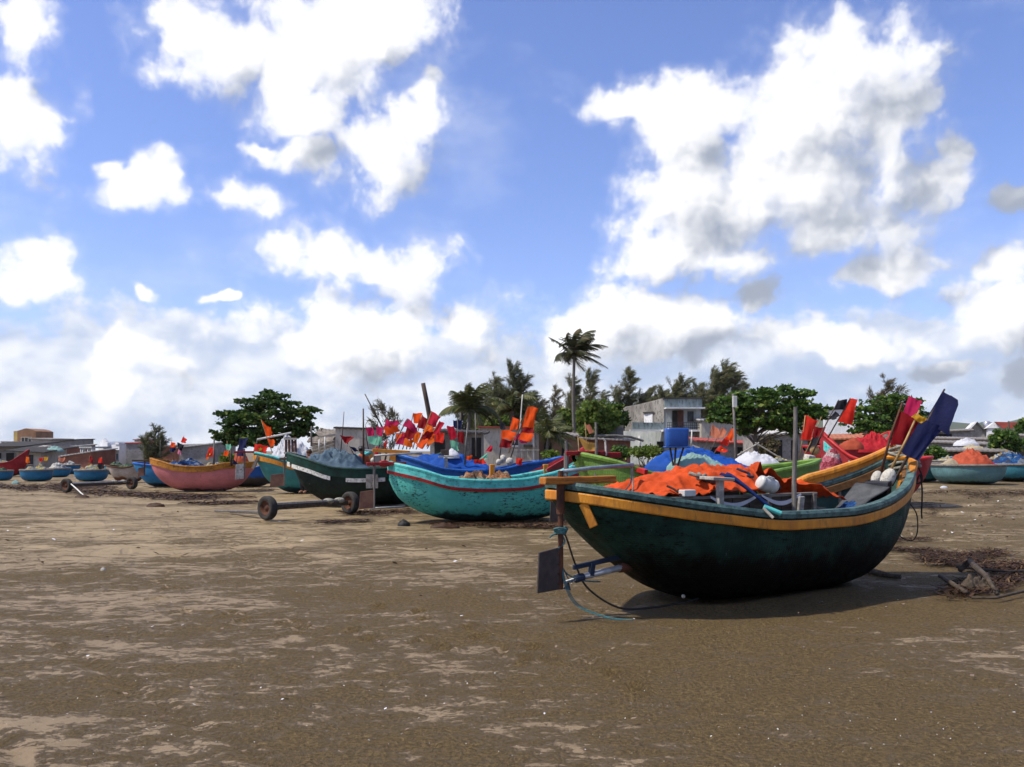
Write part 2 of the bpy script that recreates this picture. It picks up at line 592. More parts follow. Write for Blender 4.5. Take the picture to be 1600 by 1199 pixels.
pm('inner_brown', (0.20, 0.095, 0.035), (0.10, 0.05, 0.02), 4, bump=0.4, stretch=(1, 5, 5))
pm('teal_paint', (0.12, 0.56, 0.53), (0.07, 0.40, 0.38), 5, rough=0.55, bump=0.35, dirt=(0.03, 0.09, 0.085), damt=0.6)
pm('red_paint', (0.34, 0.018, 0.02), (0.20, 0.012, 0.014), 4, rough=0.5, bump=0.3, dirt=(0.06, 0.01, 0.01), damt=0.7)
pm('bright_red_paint', (0.50, 0.02, 0.02), (0.32, 0.012, 0.012), 4, rough=0.5, bump=0.3)
pm('blue_paint', (0.015, 0.12, 0.46), (0.01, 0.07, 0.28), 4, rough=0.5, bump=0.35, dirt=(0.015, 0.03, 0.06), damt=0.6)
pm('green_paint', (0.17, 0.30, 0.05), (0.10, 0.19, 0.03), 4, rough=0.55, bump=0.35, dirt=(0.05, 0.07, 0.02), damt=0.6)
pm('dark_green_paint', (0.008, 0.050, 0.036), (0.005, 0.026, 0.019), 4, rough=0.5, bump=0.35, dirt=(0.01, 0.015, 0.014), damt=0.6)
pm('white_paint', (0.72, 0.72, 0.68), (0.50, 0.49, 0.45), 7, rough=0.6, bump=0.3, dirt=(0.16, 0.14, 0.12), damt=0.8)
pm('rust', (0.115, 0.045, 0.024), (0.050, 0.024, 0.016), 7, rough=0.85, bump=0.6)
pm('rudder_steel', (0.060, 0.045, 0.040), (0.028, 0.022, 0.020), 5, rough=0.55, spec=0.4, bump=0.3)
pm('rudder_grey', (0.27, 0.26, 0.24), (0.15, 0.14, 0.13), 5, rough=0.6, bump=0.4, dirt=(0.08, 0.06, 0.05), damt=0.8)
pm('rudder_brown', (0.20, 0.10, 0.065), (0.12, 0.06, 0.045), 5, rough=0.6, bump=0.4)
pm('rudder_white', (0.58, 0.57, 0.53), (0.36, 0.34, 0.30), 5, rough=0.6, bump=0.4, dirt=(0.2, 0.15, 0.1), damt=0.8)
pm('pipe_blue', (0.26, 0.33, 0.38), (0.15, 0.19, 0.23), 6, rough=0.5, bump=0.3, metal=0.2)
pm('steel_pale', (0.42, 0.44, 0.46), (0.26, 0.27, 0.28), 6, rough=0.45, bump=0.2, metal=0.3)
pm('bracket_navy', (0.02, 0.035, 0.07), (0.012, 0.02, 0.04), 6, rough=0.55, bump=0.3)
pm('tyre', (0.028, 0.027, 0.026), (0.05, 0.045, 0.04), 9, rough=0.85, bump=0.5, bscale=60)
pm('tar', (0.012, 0.012, 0.012), (0.02, 0.019, 0.018), 5, rough=0.6, bump=0.5)
pm('rope_dark', (0.035, 0.034, 0.032), None, 30, bump=0.8, bscale=90)
pm('rope_pale', (0.34, 0.33, 0.28), (0.17, 0.16, 0.13), 14, bump=0.9, bscale=80)
pm('rope_teal', (0.075, 0.22, 0.23), (0.05, 0.12, 0.13), 14, bump=0.9, bscale=80)
pm('foam_white', (0.60, 0.58, 0.52), (0.36, 0.34, 0.29), 14, rough=0.85, bump=0.8, bscale=30, dirt=(0.16, 0.13, 0.09), damt=0.8)
pm('plastic_white', (0.54, 0.56, 0.54), (0.42, 0.43, 0.41), 5, rough=0.4, spec=0.5, bump=0.1)
pm('plastic_blue', (0.012, 0.085, 0.36), (0.008, 0.055, 0.25), 4, rough=0.4, spec=0.5, bump=0.15)
pm('plastic_dark', (0.022, 0.024, 0.03), (0.012, 0.013, 0.017), 4, rough=0.5, bump=0.2)
pm('mat_grey', (0.085, 0.088, 0.09), (0.04, 0.042, 0.045), 4, rough=0.8, bump=0.5)
pm('skin', (0.33, 0.17, 0.10), (0.26, 0.13, 0.08), 6, bump=0.1)
pm('shirt_orange', (0.50, 0.10, 0.03), (0.36, 0.07, 0.02), 8, bump=0.4)
pm('hair_dark', (0.015, 0.012, 0.01), (0.03, 0.02, 0.015), 20, bump=0.5)
pm('hair_brown', (0.09, 0.04, 0.02), (0.05, 0.025, 0.012), 20, bump=0.5)
pm('trousers', (0.03, 0.035, 0.05), None, 8, bump=0.4)
cloth('tarp_orange', (0.62, 0.076, 0.012), 0.14, 0.70, 3)
cloth('tarp_blue', (0.012, 0.085, 0.40), 0.15, 0.65, 3)
cloth('tarp_navy', (0.02, 0.05, 0.19), 0.15, 0.65, 3)
cloth('tarp_white', (0.66, 0.67, 0.72), 0.25, 0.80, 3)
cloth('tarp_greyblue', (0.095, 0.15, 0.20), 0.12, 0.60, 3)
cloth('tarp_palegreen', (0.26, 0.42, 0.40), 0.2, 0.75, 3)
cloth('tarp_red', (0.50, 0.02, 0.03), 0.2, 0.65, 3)
cloth('tarp_salmon', (0.46, 0.085, 0.04), 0.15, 0.70, 3)
cloth('tarp_cream', (0.50, 0.42, 0.28), 0.2, 0.7, 3)
cloth('flag_orange', (0.95, 0.105, 0.010), 0.5)
cloth('flag_amber', (0.90, 0.17, 0.012), 0.5)
cloth('flag_red', (0.80, 0.035, 0.018), 0.5)
cloth('flag_crimson', (0.60, 0.018, 0.045), 0.5)
cloth('flag_maroon', (0.27, 0.008, 0.012), 0.45)
cloth('flag_magenta', (0.55, 0.018, 0.10), 0.5)
cloth('flag_pink', (0.75, 0.25, 0.36), 0.45)
cloth('flag_navy', (0.006, 0.010, 0.060), 0.25)
cloth('flag_black', (0.014, 0.014, 0.022), 0.2)
cloth('flag_mint', (0.22, 0.62, 0.42), 0.5)
cloth('flag_yellow', (0.75, 0.40, 0.03), 0.5)
cloth('flag_tan', (0.55, 0.30, 0.07), 0.5)
cloth('flag_salmon', (0.72, 0.25, 0.14), 0.5)
cloth('star_yellow', (0.95, 0.75, 0.05), 0.3)

def netmat(name, cols, scale=5.0):
    t = NT(name)
    vo = t.N.new('ShaderNodeTexVoronoi'); t.L.new(t.mapping((1, 1, 1.6)), vo.inputs[0]); vo.inputs['Scale'].default_value = scale
    sp = t.N.new('ShaderNodeSeparateXYZ'); t.L.new(vo.outputs['Color'], sp.inputs[0])
    rp = t.N.new('ShaderNodeValToRGB'); rp.color_ramp.interpolation = 'CONSTANT'
    e = rp.color_ramp.elements
    e[0].color = (*cols[0], 1); e[1].color = (*cols[1], 1); e[1].position = 1.0 / len(cols)
    for i in range(2, len(cols)):
        x = e.new(i / len(cols)); x.color = (*cols[i], 1)
    t.L.new(sp.outputs[0], rp.inputs[0])
    c = t.mix(t.ramp(t.noise(22, 5, 0.7), 0.35, 0.65), c3((1, 1, 1), 0.35), (1, 1, 1))
    c = t.mix(1.0, rp.outputs[0], c, 'MULTIPLY')
    return t.finish(t.bsdf(c, 0.85, 0.1, 0, t.bump(t.noise(34, 5, 0.7), 0.9, 0.03)))
netmat('net_mixed', [(0.40, 0.36, 0.26), (0.22, 0.28, 0.30), (0.48, 0.46, 0.40), (0.30, 0.20, 0.10), (0.10, 0.16, 0.24), (0.52, 0.42, 0.14)])
netmat('net_green', [(0.06, 0.12, 0.06), (0.10, 0.18, 0.10), (0.16, 0.16, 0.10), (0.05, 0.08, 0.07)])
netmat('net_rust', [(0.26, 0.13, 0.07), (0.34, 0.28, 0.20), (0.14, 0.09, 0.06), (0.42, 0.20, 0.10)])
netmat('net_blue', [(0.02, 0.07, 0.22), (0.03, 0.12, 0.30), (0.05, 0.06, 0.10), (0.20, 0.24, 0.30)])
netmat('net_pink', [(0.42, 0.08, 0.12), (0.50, 0.16, 0.20), (0.30, 0.05, 0.07), (0.46, 0.34, 0.34)])
netmat('net_white', [(0.55, 0.54, 0.50), (0.40, 0.40, 0.40), (0.62, 0.60, 0.55), (0.30, 0.33, 0.36)])

hullmat('hull_main', (0.016, 0.054, 0.040), (0.005, 0.017, 0.013), (0.003, 0.0035, 0.0035), 0.58, 0.30, 1.0, 0.45, chip=(0.10, 0.14, 0.12))
hullmat('hull_teal', (0.10, 0.53, 0.47), (0.065, 0.40, 0.36), (0.012, 0.03, 0.03), 0.20, 0.15, 1.35, 1.5)
hullmat('hull_darkgreen', (0.006, 0.026, 0.020), (0.004, 0.012, 0.010), (0.006, 0.008, 0.008), 0.32, 0.20, 0.7, 0.6)
hullmat('hull_turquoise', (0.055, 0.28, 0.27), (0.04, 0.19, 0.19), (0.02, 0.05, 0.055), 0.22, 0.12, 0.5, 0.6)
hullmat('hull_pink', (0.62, 0.205, 0.205), (0.48, 0.155, 0.155), (0.12, 0.05, 0.045), 0.10, 0.12, 0.35, 0.4, rust=(0.30, 0.09, 0.03))
hullmat('hull_blue', (0.02, 0.19, 0.40), (0.014, 0.12, 0.27), (0.012, 0.02, 0.03), 0.18, 0.10, 0.5, 0.5)
hullmat('hull_deepblue', (0.012, 0.10, 0.36), (0.01, 0.06, 0.22), (0.06, 0.05, 0.045), 0.45, 0.10, 0.5, 0.5)
hullmat('hull_olive', (0.15, 0.27, 0.045), (0.09, 0.17, 0.03), (0.03, 0.04, 0.02), 0.2, 0.14, 0.5, 0.5)
hullmat('hull_red', (0.36, 0.02, 0.025), (0.22, 0.014, 0.018), (0.05, 0.02, 0.02), 0.2, 0.14, 0.4, 0.4)
hullmat('hull_rustwhite', (0.46, 0.40, 0.33), (0.30, 0.24, 0.19), (0.14, 0.05, 0.025), 0.3, 0.16, 0.6, 0.3, rust=(0.22, 0.08, 0.03))
hullmat('basket_blue', (0.02, 0.17, 0.34), (0.014, 0.11, 0.24), (0.015, 0.03, 0.04), 0.05, 0.08, 0.4, 1.0)
hullmat('basket_teal', (0.04, 0.21, 0.27), (0.025, 0.14, 0.19), (0.015, 0.02, 0.022), 0.14, 0.10, 0.7, 1.0)
hullmat('basket_pale', (0.13, 0.27, 0.29), (0.09, 0.19, 0.20), (0.04, 0.05, 0.04), 0.10, 0.10, 0.75, 1.0)

# ------------------------------------------------------------------ ground: one sheet to the horizon
def sand_material():
    t = NT('sand')
    co = t.co
    sep = t.N.new('ShaderNodeSeparateXYZ'); t.L.new(co, sep.inputs[0])
    X, Y = sep.outputs[0], sep.outputs[1]
    # wind- and water-worked crust: lengthened patches of rough wet sand on smooth sand
    v1 = t.mapping((0.65, 1.0, 1.0), (0, 0, R(-14)))
    v2 = t.mapping((0.58, 1.0, 1.0), (0, 0, R(-16)))
    n_big = t.noise(0.55, 3, 0.5, v1)
    n_mid = t.noise(3.4, 9, 0.68, v2, 0.3)
    n_mid2 = t.noise(10.0, 8, 0.70, v2, 0.2)
    n_mid3 = t.noise(26.0, 6, 0.72, t.mapping((0.75, 1, 1), (0, 0, R(-12))))
    msk = t.math('ADD', t.math('ADD', t.math('MULTIPLY', n_mid, 0.42), t.math('MULTIPLY', n_mid2, 0.30)), t.math('MULTIPLY', n_mid3, 0.28))
    msk = t.math('ADD', msk, t.math('MULTIPLY', t.math('SUBTRACT', n_big, 0.5), 0.30))
    # the crust thins out up the beach
    far = t.ramp(Y, 9.0, 17.0)
    right = t.ramp(X, -1.0, 3.5)
    left = t.ramp(t.math('ADD', X, t.math('MULTIPLY', Y, .12)), -3.0, 0.6, 1.0, 0.0)
    thr = t.math('ADD', t.math('ADD', t.math('MULTIPLY', far, 0.035), t.math('MULTIPLY', right, -0.020)), t.math('MULTIPLY', left, 0.034))
    d = t.math('SUBTRACT', msk, thr)
    rough_m = t.ramp(d, 0.425, 0.530)
    smooth_c = t.mix(t.ramp(t.noise(1.2, 4, 0.6), 0.3, 0.7), (0.190, 0.144, 0.094), (0.230, 0.177, 0.117))
    dry_c = t.mix(t.ramp(t.noise(0.8, 6, 0.65), 0.3, 0.7), (0.208, 0.158, 0.090), (0.295, 0.230, 0.140))
    gl = t.noise(30, 6, 0.76)
    rough_c = t.mix(t.ramp(gl, 0.33, 0.68), (0.115, 0.080, 0.037), (0.375, 0.272, 0.130))
    rough_c = t.mix(t.ramp(t.noise(3.0, 4, 0.6), 0.35, 0.7), rough_c, (0.200, 0.140, 0.066), 'MIX')
    rough_c = t.mix(0.55, rough_c, t.mix(t.ramp(gl, 0.33, 0.68), (0.120, 0.083, 0.038), (0.365, 0.267, 0.127)))
    c = t.mix(far, smooth_c, dry_c)
    c = t.mix(t.math('MULTIPLY', rough_m, t.ramp(Y, 12.0, 24.0, 1.0, 0.25)), c, rough_c)
    # ragged darker damp patches higher up
    dk = t.ramp(t.noise(0.9, 7, 0.7, t.mapping((0.35, 1, 1))), 0.52, 0.68)
    c = t.mix(t.math('MULTIPLY', dk, 0.22), c, (0.175, 0.126, 0.064))
    # old wheel ruts and drag lines: narrow pressed bands across the sand
    rut_sum = None
    for (ang, off, wd, am) in ((R(62), 1.15, .07, .8), (R(62), 2.45, .07, .7), (R(-38), 5.6, .10, .6), (R(18), -6.2, .12, .7), (R(18), -7.1, .10, .6), (R(75), -3.0, .06, .6)):
        mp = t.mapping((1, 1, 1), (0, 0, ang))
        s3 = t.N.new('ShaderNodeSeparateXYZ'); t.L.new(mp, s3.inputs[0])
        wob = t.math('MULTIPLY', t.math('SUBTRACT', t.noise(.5, 2, .5), .5), .5)
        dd = t.math('ABSOLUTE', t.math('ADD', t.math('SUBTRACT', s3.outputs[1], off), wob))
        bnd = t.math('MULTIPLY', t.ramp(dd, wd * .6, wd * 1.5, 1.0, 0.0), t.math('MULTIPLY', t.ramp(t.noise(1.1, 4, .6), .42, .60), am))
        rut_sum = bnd if rut_sum is None else t.math('MAXIMUM', rut_sum, bnd)
    c = t.mix(t.math('MULTIPLY', rut_sum, .55), c, (0.200, 0.152, 0.095))
    # village earth far back
    c = t.mix(t.ramp(Y, 48, 75), c, (0.17, 0.135, 0.09))
    fine = t.noise(150, 3, 0.7)
    sp = t.ramp(fine, 0.3, 0.7, 0.86, 1.12)
    c = t.mix(1.0, c, (1.05, 1.0, 0.90), 'MULTIPLY')
    hv = t.N.new('ShaderNodeHueSaturation'); t.L.new(c, hv.inputs['Color']); t.L.new(sp, hv.inputs['Value'])
    lump = t.ramp(t.noise(30, 6, 0.72), 0.3, 0.72)
    h = t.math('ADD', t.math('MULTIPLY', rough_m, t.math('ADD', t.math('MULTIPLY', lump, 1.4), 0.35)), t.math('MULTIPLY', t.noise(2.0, 5, 0.6), 0.5))
    h = t.math('ADD', h, t.math('MULTIPLY', fine, 0.12))
    h = t.math('SUBTRACT', h, t.math('MULTIPLY', rut_sum, 0.7))
    nb = t.bump(h, 1.0, 0.045)
    ro = t.mix(rough_m, (0.62, 0.62, 0.62), (0.9, 0.9, 0.9))
    return t.finish(t.bsdf(hv.outputs[0], ro, 0.18, 0, nb))
sand_material()

FEET = []
for i_ in range(11):
    px_, py_ = 285 - 9.0 * (i_ // 2) * .9 + (6 if i_ % 2 else -2), 824 + i_ * 6.2 + i_ * i_ * .5
    g_ = G(px_, py_); FEET.append((g_.x, g_.y))
for i_ in range(9):
    FEET.append((1.0 - .30 * i_ + (.09 if i_ % 2 else -.09), 6.3 + .42 * i_))
for i_ in range(12):
    FEET.append((-3.4 + .36 * i_ + (.08 if i_ % 2 else -.08), 9.2 - .20 * i_ + (.05 if i_ % 2 else -.05)))
RUTS = [(-3.9, 7.5, -1.2, 4.6), (-4.6, 6.8, -1.9, 3.9), (-5.8, 20.0, -2.6, 12.0), (-6.6, 19.6, -3.4, 11.6)]
def ground():
    ys = [-30, -10, 0] + list(np.arange(2.5, 11, 0.045)) + list(np.arange(11, 18, 0.09)) + list(np.arange(18, 50, 0.6)) + list(np.geomspace(50, 9000, 30))
    xs0 = list(-np.geomspace(14, 9000, 30)[::-1]) + list(np.arange(-13.5, -4.6, 0.12)) + list(np.arange(-4.5, 4.5, 0.05)) + list(np.arange(4.5, 13.6, 0.12)) + list(np.geomspace(14, 9000, 30))
    mb = MB()
    rows = []
    for y in ys:
        row = []
        for x in xs0:
            z = gh(x, y)
            if abs(x) < 60 and 2 < y < 60:
                z += 0.035 * (mnoise.noise((x * 0.35, y * 0.6, 3.1))) + 0.012 * mnoise.noise((x * 1.6, y * 2.2, 8.0))
                z -= 0.02
                # footprints in a trail, and sand pressed up along the near boat's keel
                for (fx, fy) in (FEET if y < 17 else ()):
                    if abs(x - fx) > .5: continue
                    r2 = ((x - fx) / .07) ** 2 + ((y - fy) / .125) ** 2
                    if r2 < 8: z -= .050 * math.exp(-r2 * r2) - .020 * math.exp(-(r2 - 2.0) ** 2)
                for (ax, ay, bx, by) in RUTS:
                    ux, uy = bx - ax, by - ay; ll = math.hypot(ux, uy)
                    tt = ((x - ax) * ux + (y - ay) * uy) / ll
                    if -.3 < tt < ll + .3:
                        ds = abs((x - ax) * uy - (y - ay) * ux) / ll + .05 * mnoise.noise((tt * .8, ax, 1))
                        z += -.022 * math.exp(-(ds / .055) ** 2) + .010 * math.exp(-((ds - .12) / .05) ** 2)
                if y < 12: z += .007 * mnoise.noise((x * 6, y * 8, 1.7))
                kx, ky = x - 2.93, y - 10.4
                lx, ly = kx * .866 + ky * .5, -kx * .5 + ky * .866
                r_ = math.hypot(max(0, abs(lx) - .9), ly) 
                z += .055 * math.exp(-((r_ - .52) / .18) ** 2)
            row.append((x, y, z))
        rows.append(row)
    mb.grid(rows)
    o = mb.build('beach_sand', 'sand', smooth=True, loc=(0, 0, 0))
    tag(o, kind='structure')
ground()

def hills():
    t = NT('hill')
    c = t.mix(t.ramp(t.noise(0.004, 6, 0.6), 0.35, 0.65), (0.035, 0.055, 0.035), (0.075, 0.085, 0.05))
    t.finish(t.bsdf(c, 0.9, 0.1))
    D = 2600
    for nm, prof, dd in (('hills', [(1150, 690), (1215, 652), (1245, 640), (1262, 632), (1282, 634), (1310, 648), (1380, 655), (1430, 662), (1480, 656), (1497, 659), (1512, 666), (1540, 657), (1560, 660), (1590, 655), (1640, 640), (1720, 650), (1800, 690)], 2600),):
        f = interp(prof)
        mb = MB(); rows = []
        for j in range(7):
            row = []
            for i in range(91):
                px = 1150 + i * 650 / 90
                e = [0, 0.45, 0.85, 1.0, 0.85, 0.45, 0][j]
                top = max(0, (HZ - f(px)) / F * dd) + (mnoise.noise((px * 0.03, j * 0.7, 1.3)) * 12 if 0 < j < 6 else 0)
                row.append(((px - CX) / F * dd, dd + (j - 3) * 130, top * e - 2))
            rows.append(row)
        mb.grid(rows)
        tag(mb.build(nm, 'hill', smooth=True), kind='structure')
hills()

# ------------------------------------------------------------------ boats
class Boat:
    """hull of woven bamboo: stern at -x, bow at +x; curves over t in [-1, 1]"""
    def __init__(s, name, label, loc, yaw, L, beam, sheer, keel, n=2.3, group='fishing boats on the beach', tilt=None):
        s.L = L; s.b = interp(beam); s.s = interp(sheer); s.k = interp(keel); s.n = n
        s.o = T(name, label, 'boat', loc, yaw, group, tilt)
        s.m = MATS[s.o.name]
    def w(s, x, y, z): return s.m @ Vector((x, y, z))
    def pt(s, t, th, off=0.0):
        b = max(0.004, s.b(t) - off); sh = s.s(t); k = min(s.k(t) + off, sh - 0.02)
        e = 2 / s.n
        y = b * max(0, math.sin(th)) ** e
        z = k + (sh - k) * (1 - max(0, math.cos(th)) ** e)
        return y, z
    def shell(s, off, name, mat, ns=56, nt=16, flip=False):
        mb = MB(); rows = []
        for i in range(ns + 1):
            t = -1 + 2 * i / ns
            t = math.copysign(abs(t) ** 0.8, t)
            tt = t * (1 - off / (s.L / 2) * 1.2)
            row = []
            for j in range(-nt, nt + 1):
                th = abs(j) / nt * math.pi / 2
                y, z = s.pt(t, th, off)
                row.append((tt * s.L / 2, math.copysign(y, j) if j else 0.0, z))
            rows.append(row)
        mb.grid(rows)
        # close the ends
        o = mb.build(name, mat, s.o, smooth=True)
        return o
    def loop(s, t0=-1.0, t1=1.0, side=0, n=48):
        """plan line of the sheer: closed (side 0) or one side"""
        ts = [t0 + (t1 - t0) * i / n for i in range(n + 1)]
        ts = [math.copysign(abs(t) ** 0.8, t) if (t0, t1) == (-1.0, 1.0) else t for t in ts]
        P = lambda t, sg: Vector((t * s.L / 2, sg * s.b(t), s.s(t)))
        if side: return [P(t, side) for t in ts]
        return [P(t, -1) for t in ts] + [P(t, 1) for t in reversed(ts)]
    def sweep(s, name, mat, sec, t0=-1.0, t1=1.0, side=0, n=48, bevel=0.0, taper=None):
        """sec: (outward, up) corners, carried along the sheer line"""
        pts = s.loop(t0, t1, side, n)
        k = len(pts); rows = []
        for i, p in enumerate(pts):
            a = pts[i - 1] if (side == 0 or i) else pts[i]
            b = pts[(i + 1) % k] if (side == 0 or i < k - 1) else pts[i]
            d = (b - a); d.z = 0
            if d.length < 1e-6: d = Vector((1, 0, 0))
            d.normalize()
            nrm = Vector((d.y, -d.x, 0))
            if side == 1: nrm = -nrm
            if side == 0 and nrm.dot(Vector((p.x * 0.15, p.y, 0))) < 0 and abs(p.y) > 0.1: nrm = -nrm
            q = 1.0 if taper is None else taper(i / (k - 1))
            rows.append([p + nrm * (u * q) + Vector((0, 0, z * q)) for (u, z) in sec])
        mb = MB()
        if side == 0: rows.append(rows[0])
        mb.grid(rows, True)
        if side:
            mb.f.append(tuple(range(len(sec)))); m = len(mb.v)
            mb.f.append(tuple(range(m - 1, m - 1 - len(sec), -1)))
        return mb.build(name, mat, s.o, bevel=bevel)
    def deck(s, z, mat, x0, x1, name='deck_plank', step=0.16, th=0.025, inset=0.06):
        """planks across the boat, each a part of its own"""
        x = x0
        while x < x1:
            xm = x + step / 2
            t = xm / (s.L / 2)
            # half width of the inside at height z
            lo, hi = 0.0, math.pi / 2
            for _ in range(18):
                md = (lo + hi) / 2
                if s.pt(t, md, 0.05)[1] < z: lo = md
                else: hi = md
            hw = s.pt(t, lo, 0.05)[0] - inset
            if hw > 0.05:
                MB().box((xm, rnd(-.01, .01), z + rnd(-.004, .004)), (step - 0.012, hw * 2, th), (rnd(-.006, .006), rnd(-.01, .01), 0)).build(name, mat, s.o)
            x += step

def rudder(B, xs, ys, z_top, z_plank, z_b0, z_b1, blade_w, plank=(0.9, 0.55), mats=None, pipe=None, post_r=0.028, blade_dir=-1):
    """hanging rudder: plank bracket, stock, blade, tiller pipe; all parts of the boat"""
    mp, ms, mbl, mpi = mats
    p0, p1 = plank
    MB().bar((xs - p0, ys, z_plank), (xs + p1, ys, z_plank + 0.005), 0.13, 0.075).build('rudder_bracket', mp, B.o, bevel=0.012)
    st = MB().tube([(xs, ys, z_b1), (xs, ys, z_top)], post_r, 10).build('rudder_stock', ms, B.o, smooth=False)
    MB().tube([(xs, ys, z_plank - 0.34), (xs, ys, z_plank)], post_r * 1.5, 10).build('stock_sleeve', ms, st)
    MB().hexa([Vector(q) for q in (
        (xs + blade_dir * blade_w * 1.04, ys - .012, z_b1 - 0.02), (xs, ys - .012, z_b1), (xs, ys + .012, z_b1), (xs + blade_dir * blade_w * 1.04, ys + .012, z_b1 - 0.02),
        (xs + blade_dir * blade_w * 0.96, ys - .012, z_b0 - 0.015), (xs, ys - .012, z_b0 + 0.03), (xs, ys + .012, z_b0 + 0.03), (xs + blade_dir * blade_w * 0.96, ys + .012, z_b0 - 0.015))]).build('rudder_blade', mbl, B.o, bevel=0.005)
    if pipe:
        MB().tube([(xs, ys, z_top - 0.01), (xs + pipe[0] * 0.4, ys + pipe[1] * 0.4, z_top + pipe[2] * 0.4), (xs + pipe[0], ys + pipe[1], z_top + pipe[2])], 0.022, 8).build('tiller', mpi, B.o, smooth=True)

def rope(name, mat, pts, r, parent=None, label=None, n=6, world=True):
    """smooth rope through points"""
    pts = [Vector(p) for p in pts]
    out = []
    for i in range(len(pts) - 1):
        p0 = pts[max(i - 1, 0)]; p1 = pts[i]; p2 = pts[i + 1]; p3 = pts[min(i + 2, len(pts) - 1)]
        for k in range(6):
            u = k / 6
            out.append(0.5 * ((2 * p1) + (p2 - p0) * u + (2 * p0 - 5 * p1 + 4 * p2 - p3) * u * u + (3 * p1 - p0 - 3 * p2 + p3) * u ** 3))
    out.append(pts[-1])
    o = MB().tube(out, r, n).build(name, mat, parent, world=world and parent is not None, smooth=True)
    if label: tag(o, label, 'rope')
    return o

def flag_mesh(corners, d, seed, amp=0.10, n=8, world_dir=None, dd=0.0):
    """cloth from four photo corners (pole top, pole bottom, fly bottom, fly top) at distance d, with real folds"""
    rs = random.Random(seed)
    mx_, my_ = sum(c[0] for c in corners) / 4, sum(c[1] for c in corners) / 4
    P = [W(mx_ + (px - mx_) * 1.10, my_ + (py - my_) * 1.10, d) for (px, py) in corners]
    wd = ((P[3] - P[0]).length + (P[2] - P[1]).length) / 2
    ph = rs.uniform(0, 6); k = rs.uniform(4.0, 7.5); k2 = rs.uniform(1.5, 3)
    rows = []
    swing = rs.uniform(-0.2, 0.2) - 0.5 * math.copysign(1, P[3].x - P[0].x) + dd
    for i in range(n + 1):
        u = i / n
        row = []
        for j in range(n + 1):
            v = j / n
            a = P[0].lerp(P[1], v); b = P[3].lerp(P[2], v)
            q = a.lerp(b, u)
            s = (math.sin(k * u + ph + k2 * v) * (0.25 + u) + 0.45 * math.sin(2.3 * k * u - 4.0 * v + ph)) * amp * wd + swing * wd * u
            q = q + Vector((0, s, 0)) + Vector((0.0, 0, 0.03 * wd * math.sin(5 * u + ph)))
            if 0 < i and j in (0, n): q.z += wd * (0.035 * math.sin(7 * u + seed) + rs.uniform(-.018, .018))
            if i == n: q.x += wd * (0.05 * math.sin(6 * v + seed * 1.7) + rs.uniform(-.04, .04))
            row.append(q)
        rows.append(row)
    return MB().grid(rows), rows

SEED = [11]
def star_on(rows, parent, d):
    n = len(rows) - 1
    c = rows[n // 2][n // 2]
    ux = (rows[n][n // 2] - rows[0][n // 2]); uz = (rows[n // 2][0] - rows[n // 2][n])
    r = min(ux.length, uz.length) * 0.27
    def at(u, v):
        x = max(0, min(n - 1e-6, u * n)); y = max(0, min(n - 1e-6, v * n))
        i, j = int(x), int(y); fx, fy = x - i, y - j
        return (rows[i][j] * (1 - fx) + rows[i + 1][j] * fx) * (1 - fy) + (rows[i][j + 1] * (1 - fx) + rows[i + 1][j + 1] * fx) * fy
    mb = MB()
    pts = []
    for k in range(10):
        rr = r if k % 2 == 0 else r * 0.40
        a = math.pi / 2 + k * math.pi / 5
        pts.append(at(0.5 + rr * math.cos(a) / ux.length, 0.5 - rr * math.sin(a) / uz.length))
    for off in (-0.012, 0.012):
        o = Vector((0, off, 0))
        vs = [c + o] + [p + o for p in pts]
        mb.add(vs, [(0, 1 + k, 1 + (k + 1) % 10) for k in range(10)])
    mb.build('star', 'star_yellow', parent, world=True)

def flagpole(label, base, top, d, flags=(), r=0.014, mat='bamboo', floats=(), group='marker flag poles on the boats', dtop=None, name='flag_pole', cat='flag pole', amp=0.10):
    """one marker pole with its flags and floats; flags: (material, corners[, star])"""
    p0, p1 = W(*base, d), W(*top, dtop or d)
    o = T(name, label, cat, p0, 0, group)
    mid = p0.lerp(p1, 0.5) + Vector((rnd(-.02, .02), 0, rnd(-.02, .02)))
    MB().tube([p0, mid, p1], [r * 1.15, r, r * 0.7], 7).build('pole', mat, o, world=True, smooth=True)
    for fl in flags:
        SEED[0] += 1
        mb, rows = flag_mesh(fl[1], d, SEED[0], amp)
        f = mb.build('flag', 'flag_' + fl[0], o, world=True, smooth=True)
        if len(fl) > 2 and fl[2]: star_on(rows, f, d)
    for (px, py, rx, ry, mt) in floats:
        c = W(px, py, d)
        ax = (p1 - p0).normalized()
        rot = ax.to_track_quat('Z', 'Y').to_matrix()
        MB().ball(c, 1.0, 14, 10, (rx / F * d, rx / F * d, ry / F * d), rot).build('float', mt, o, world=True, smooth=True)
    return o

def q(conv, *pts):
    return [conv(*p) for p in pts]

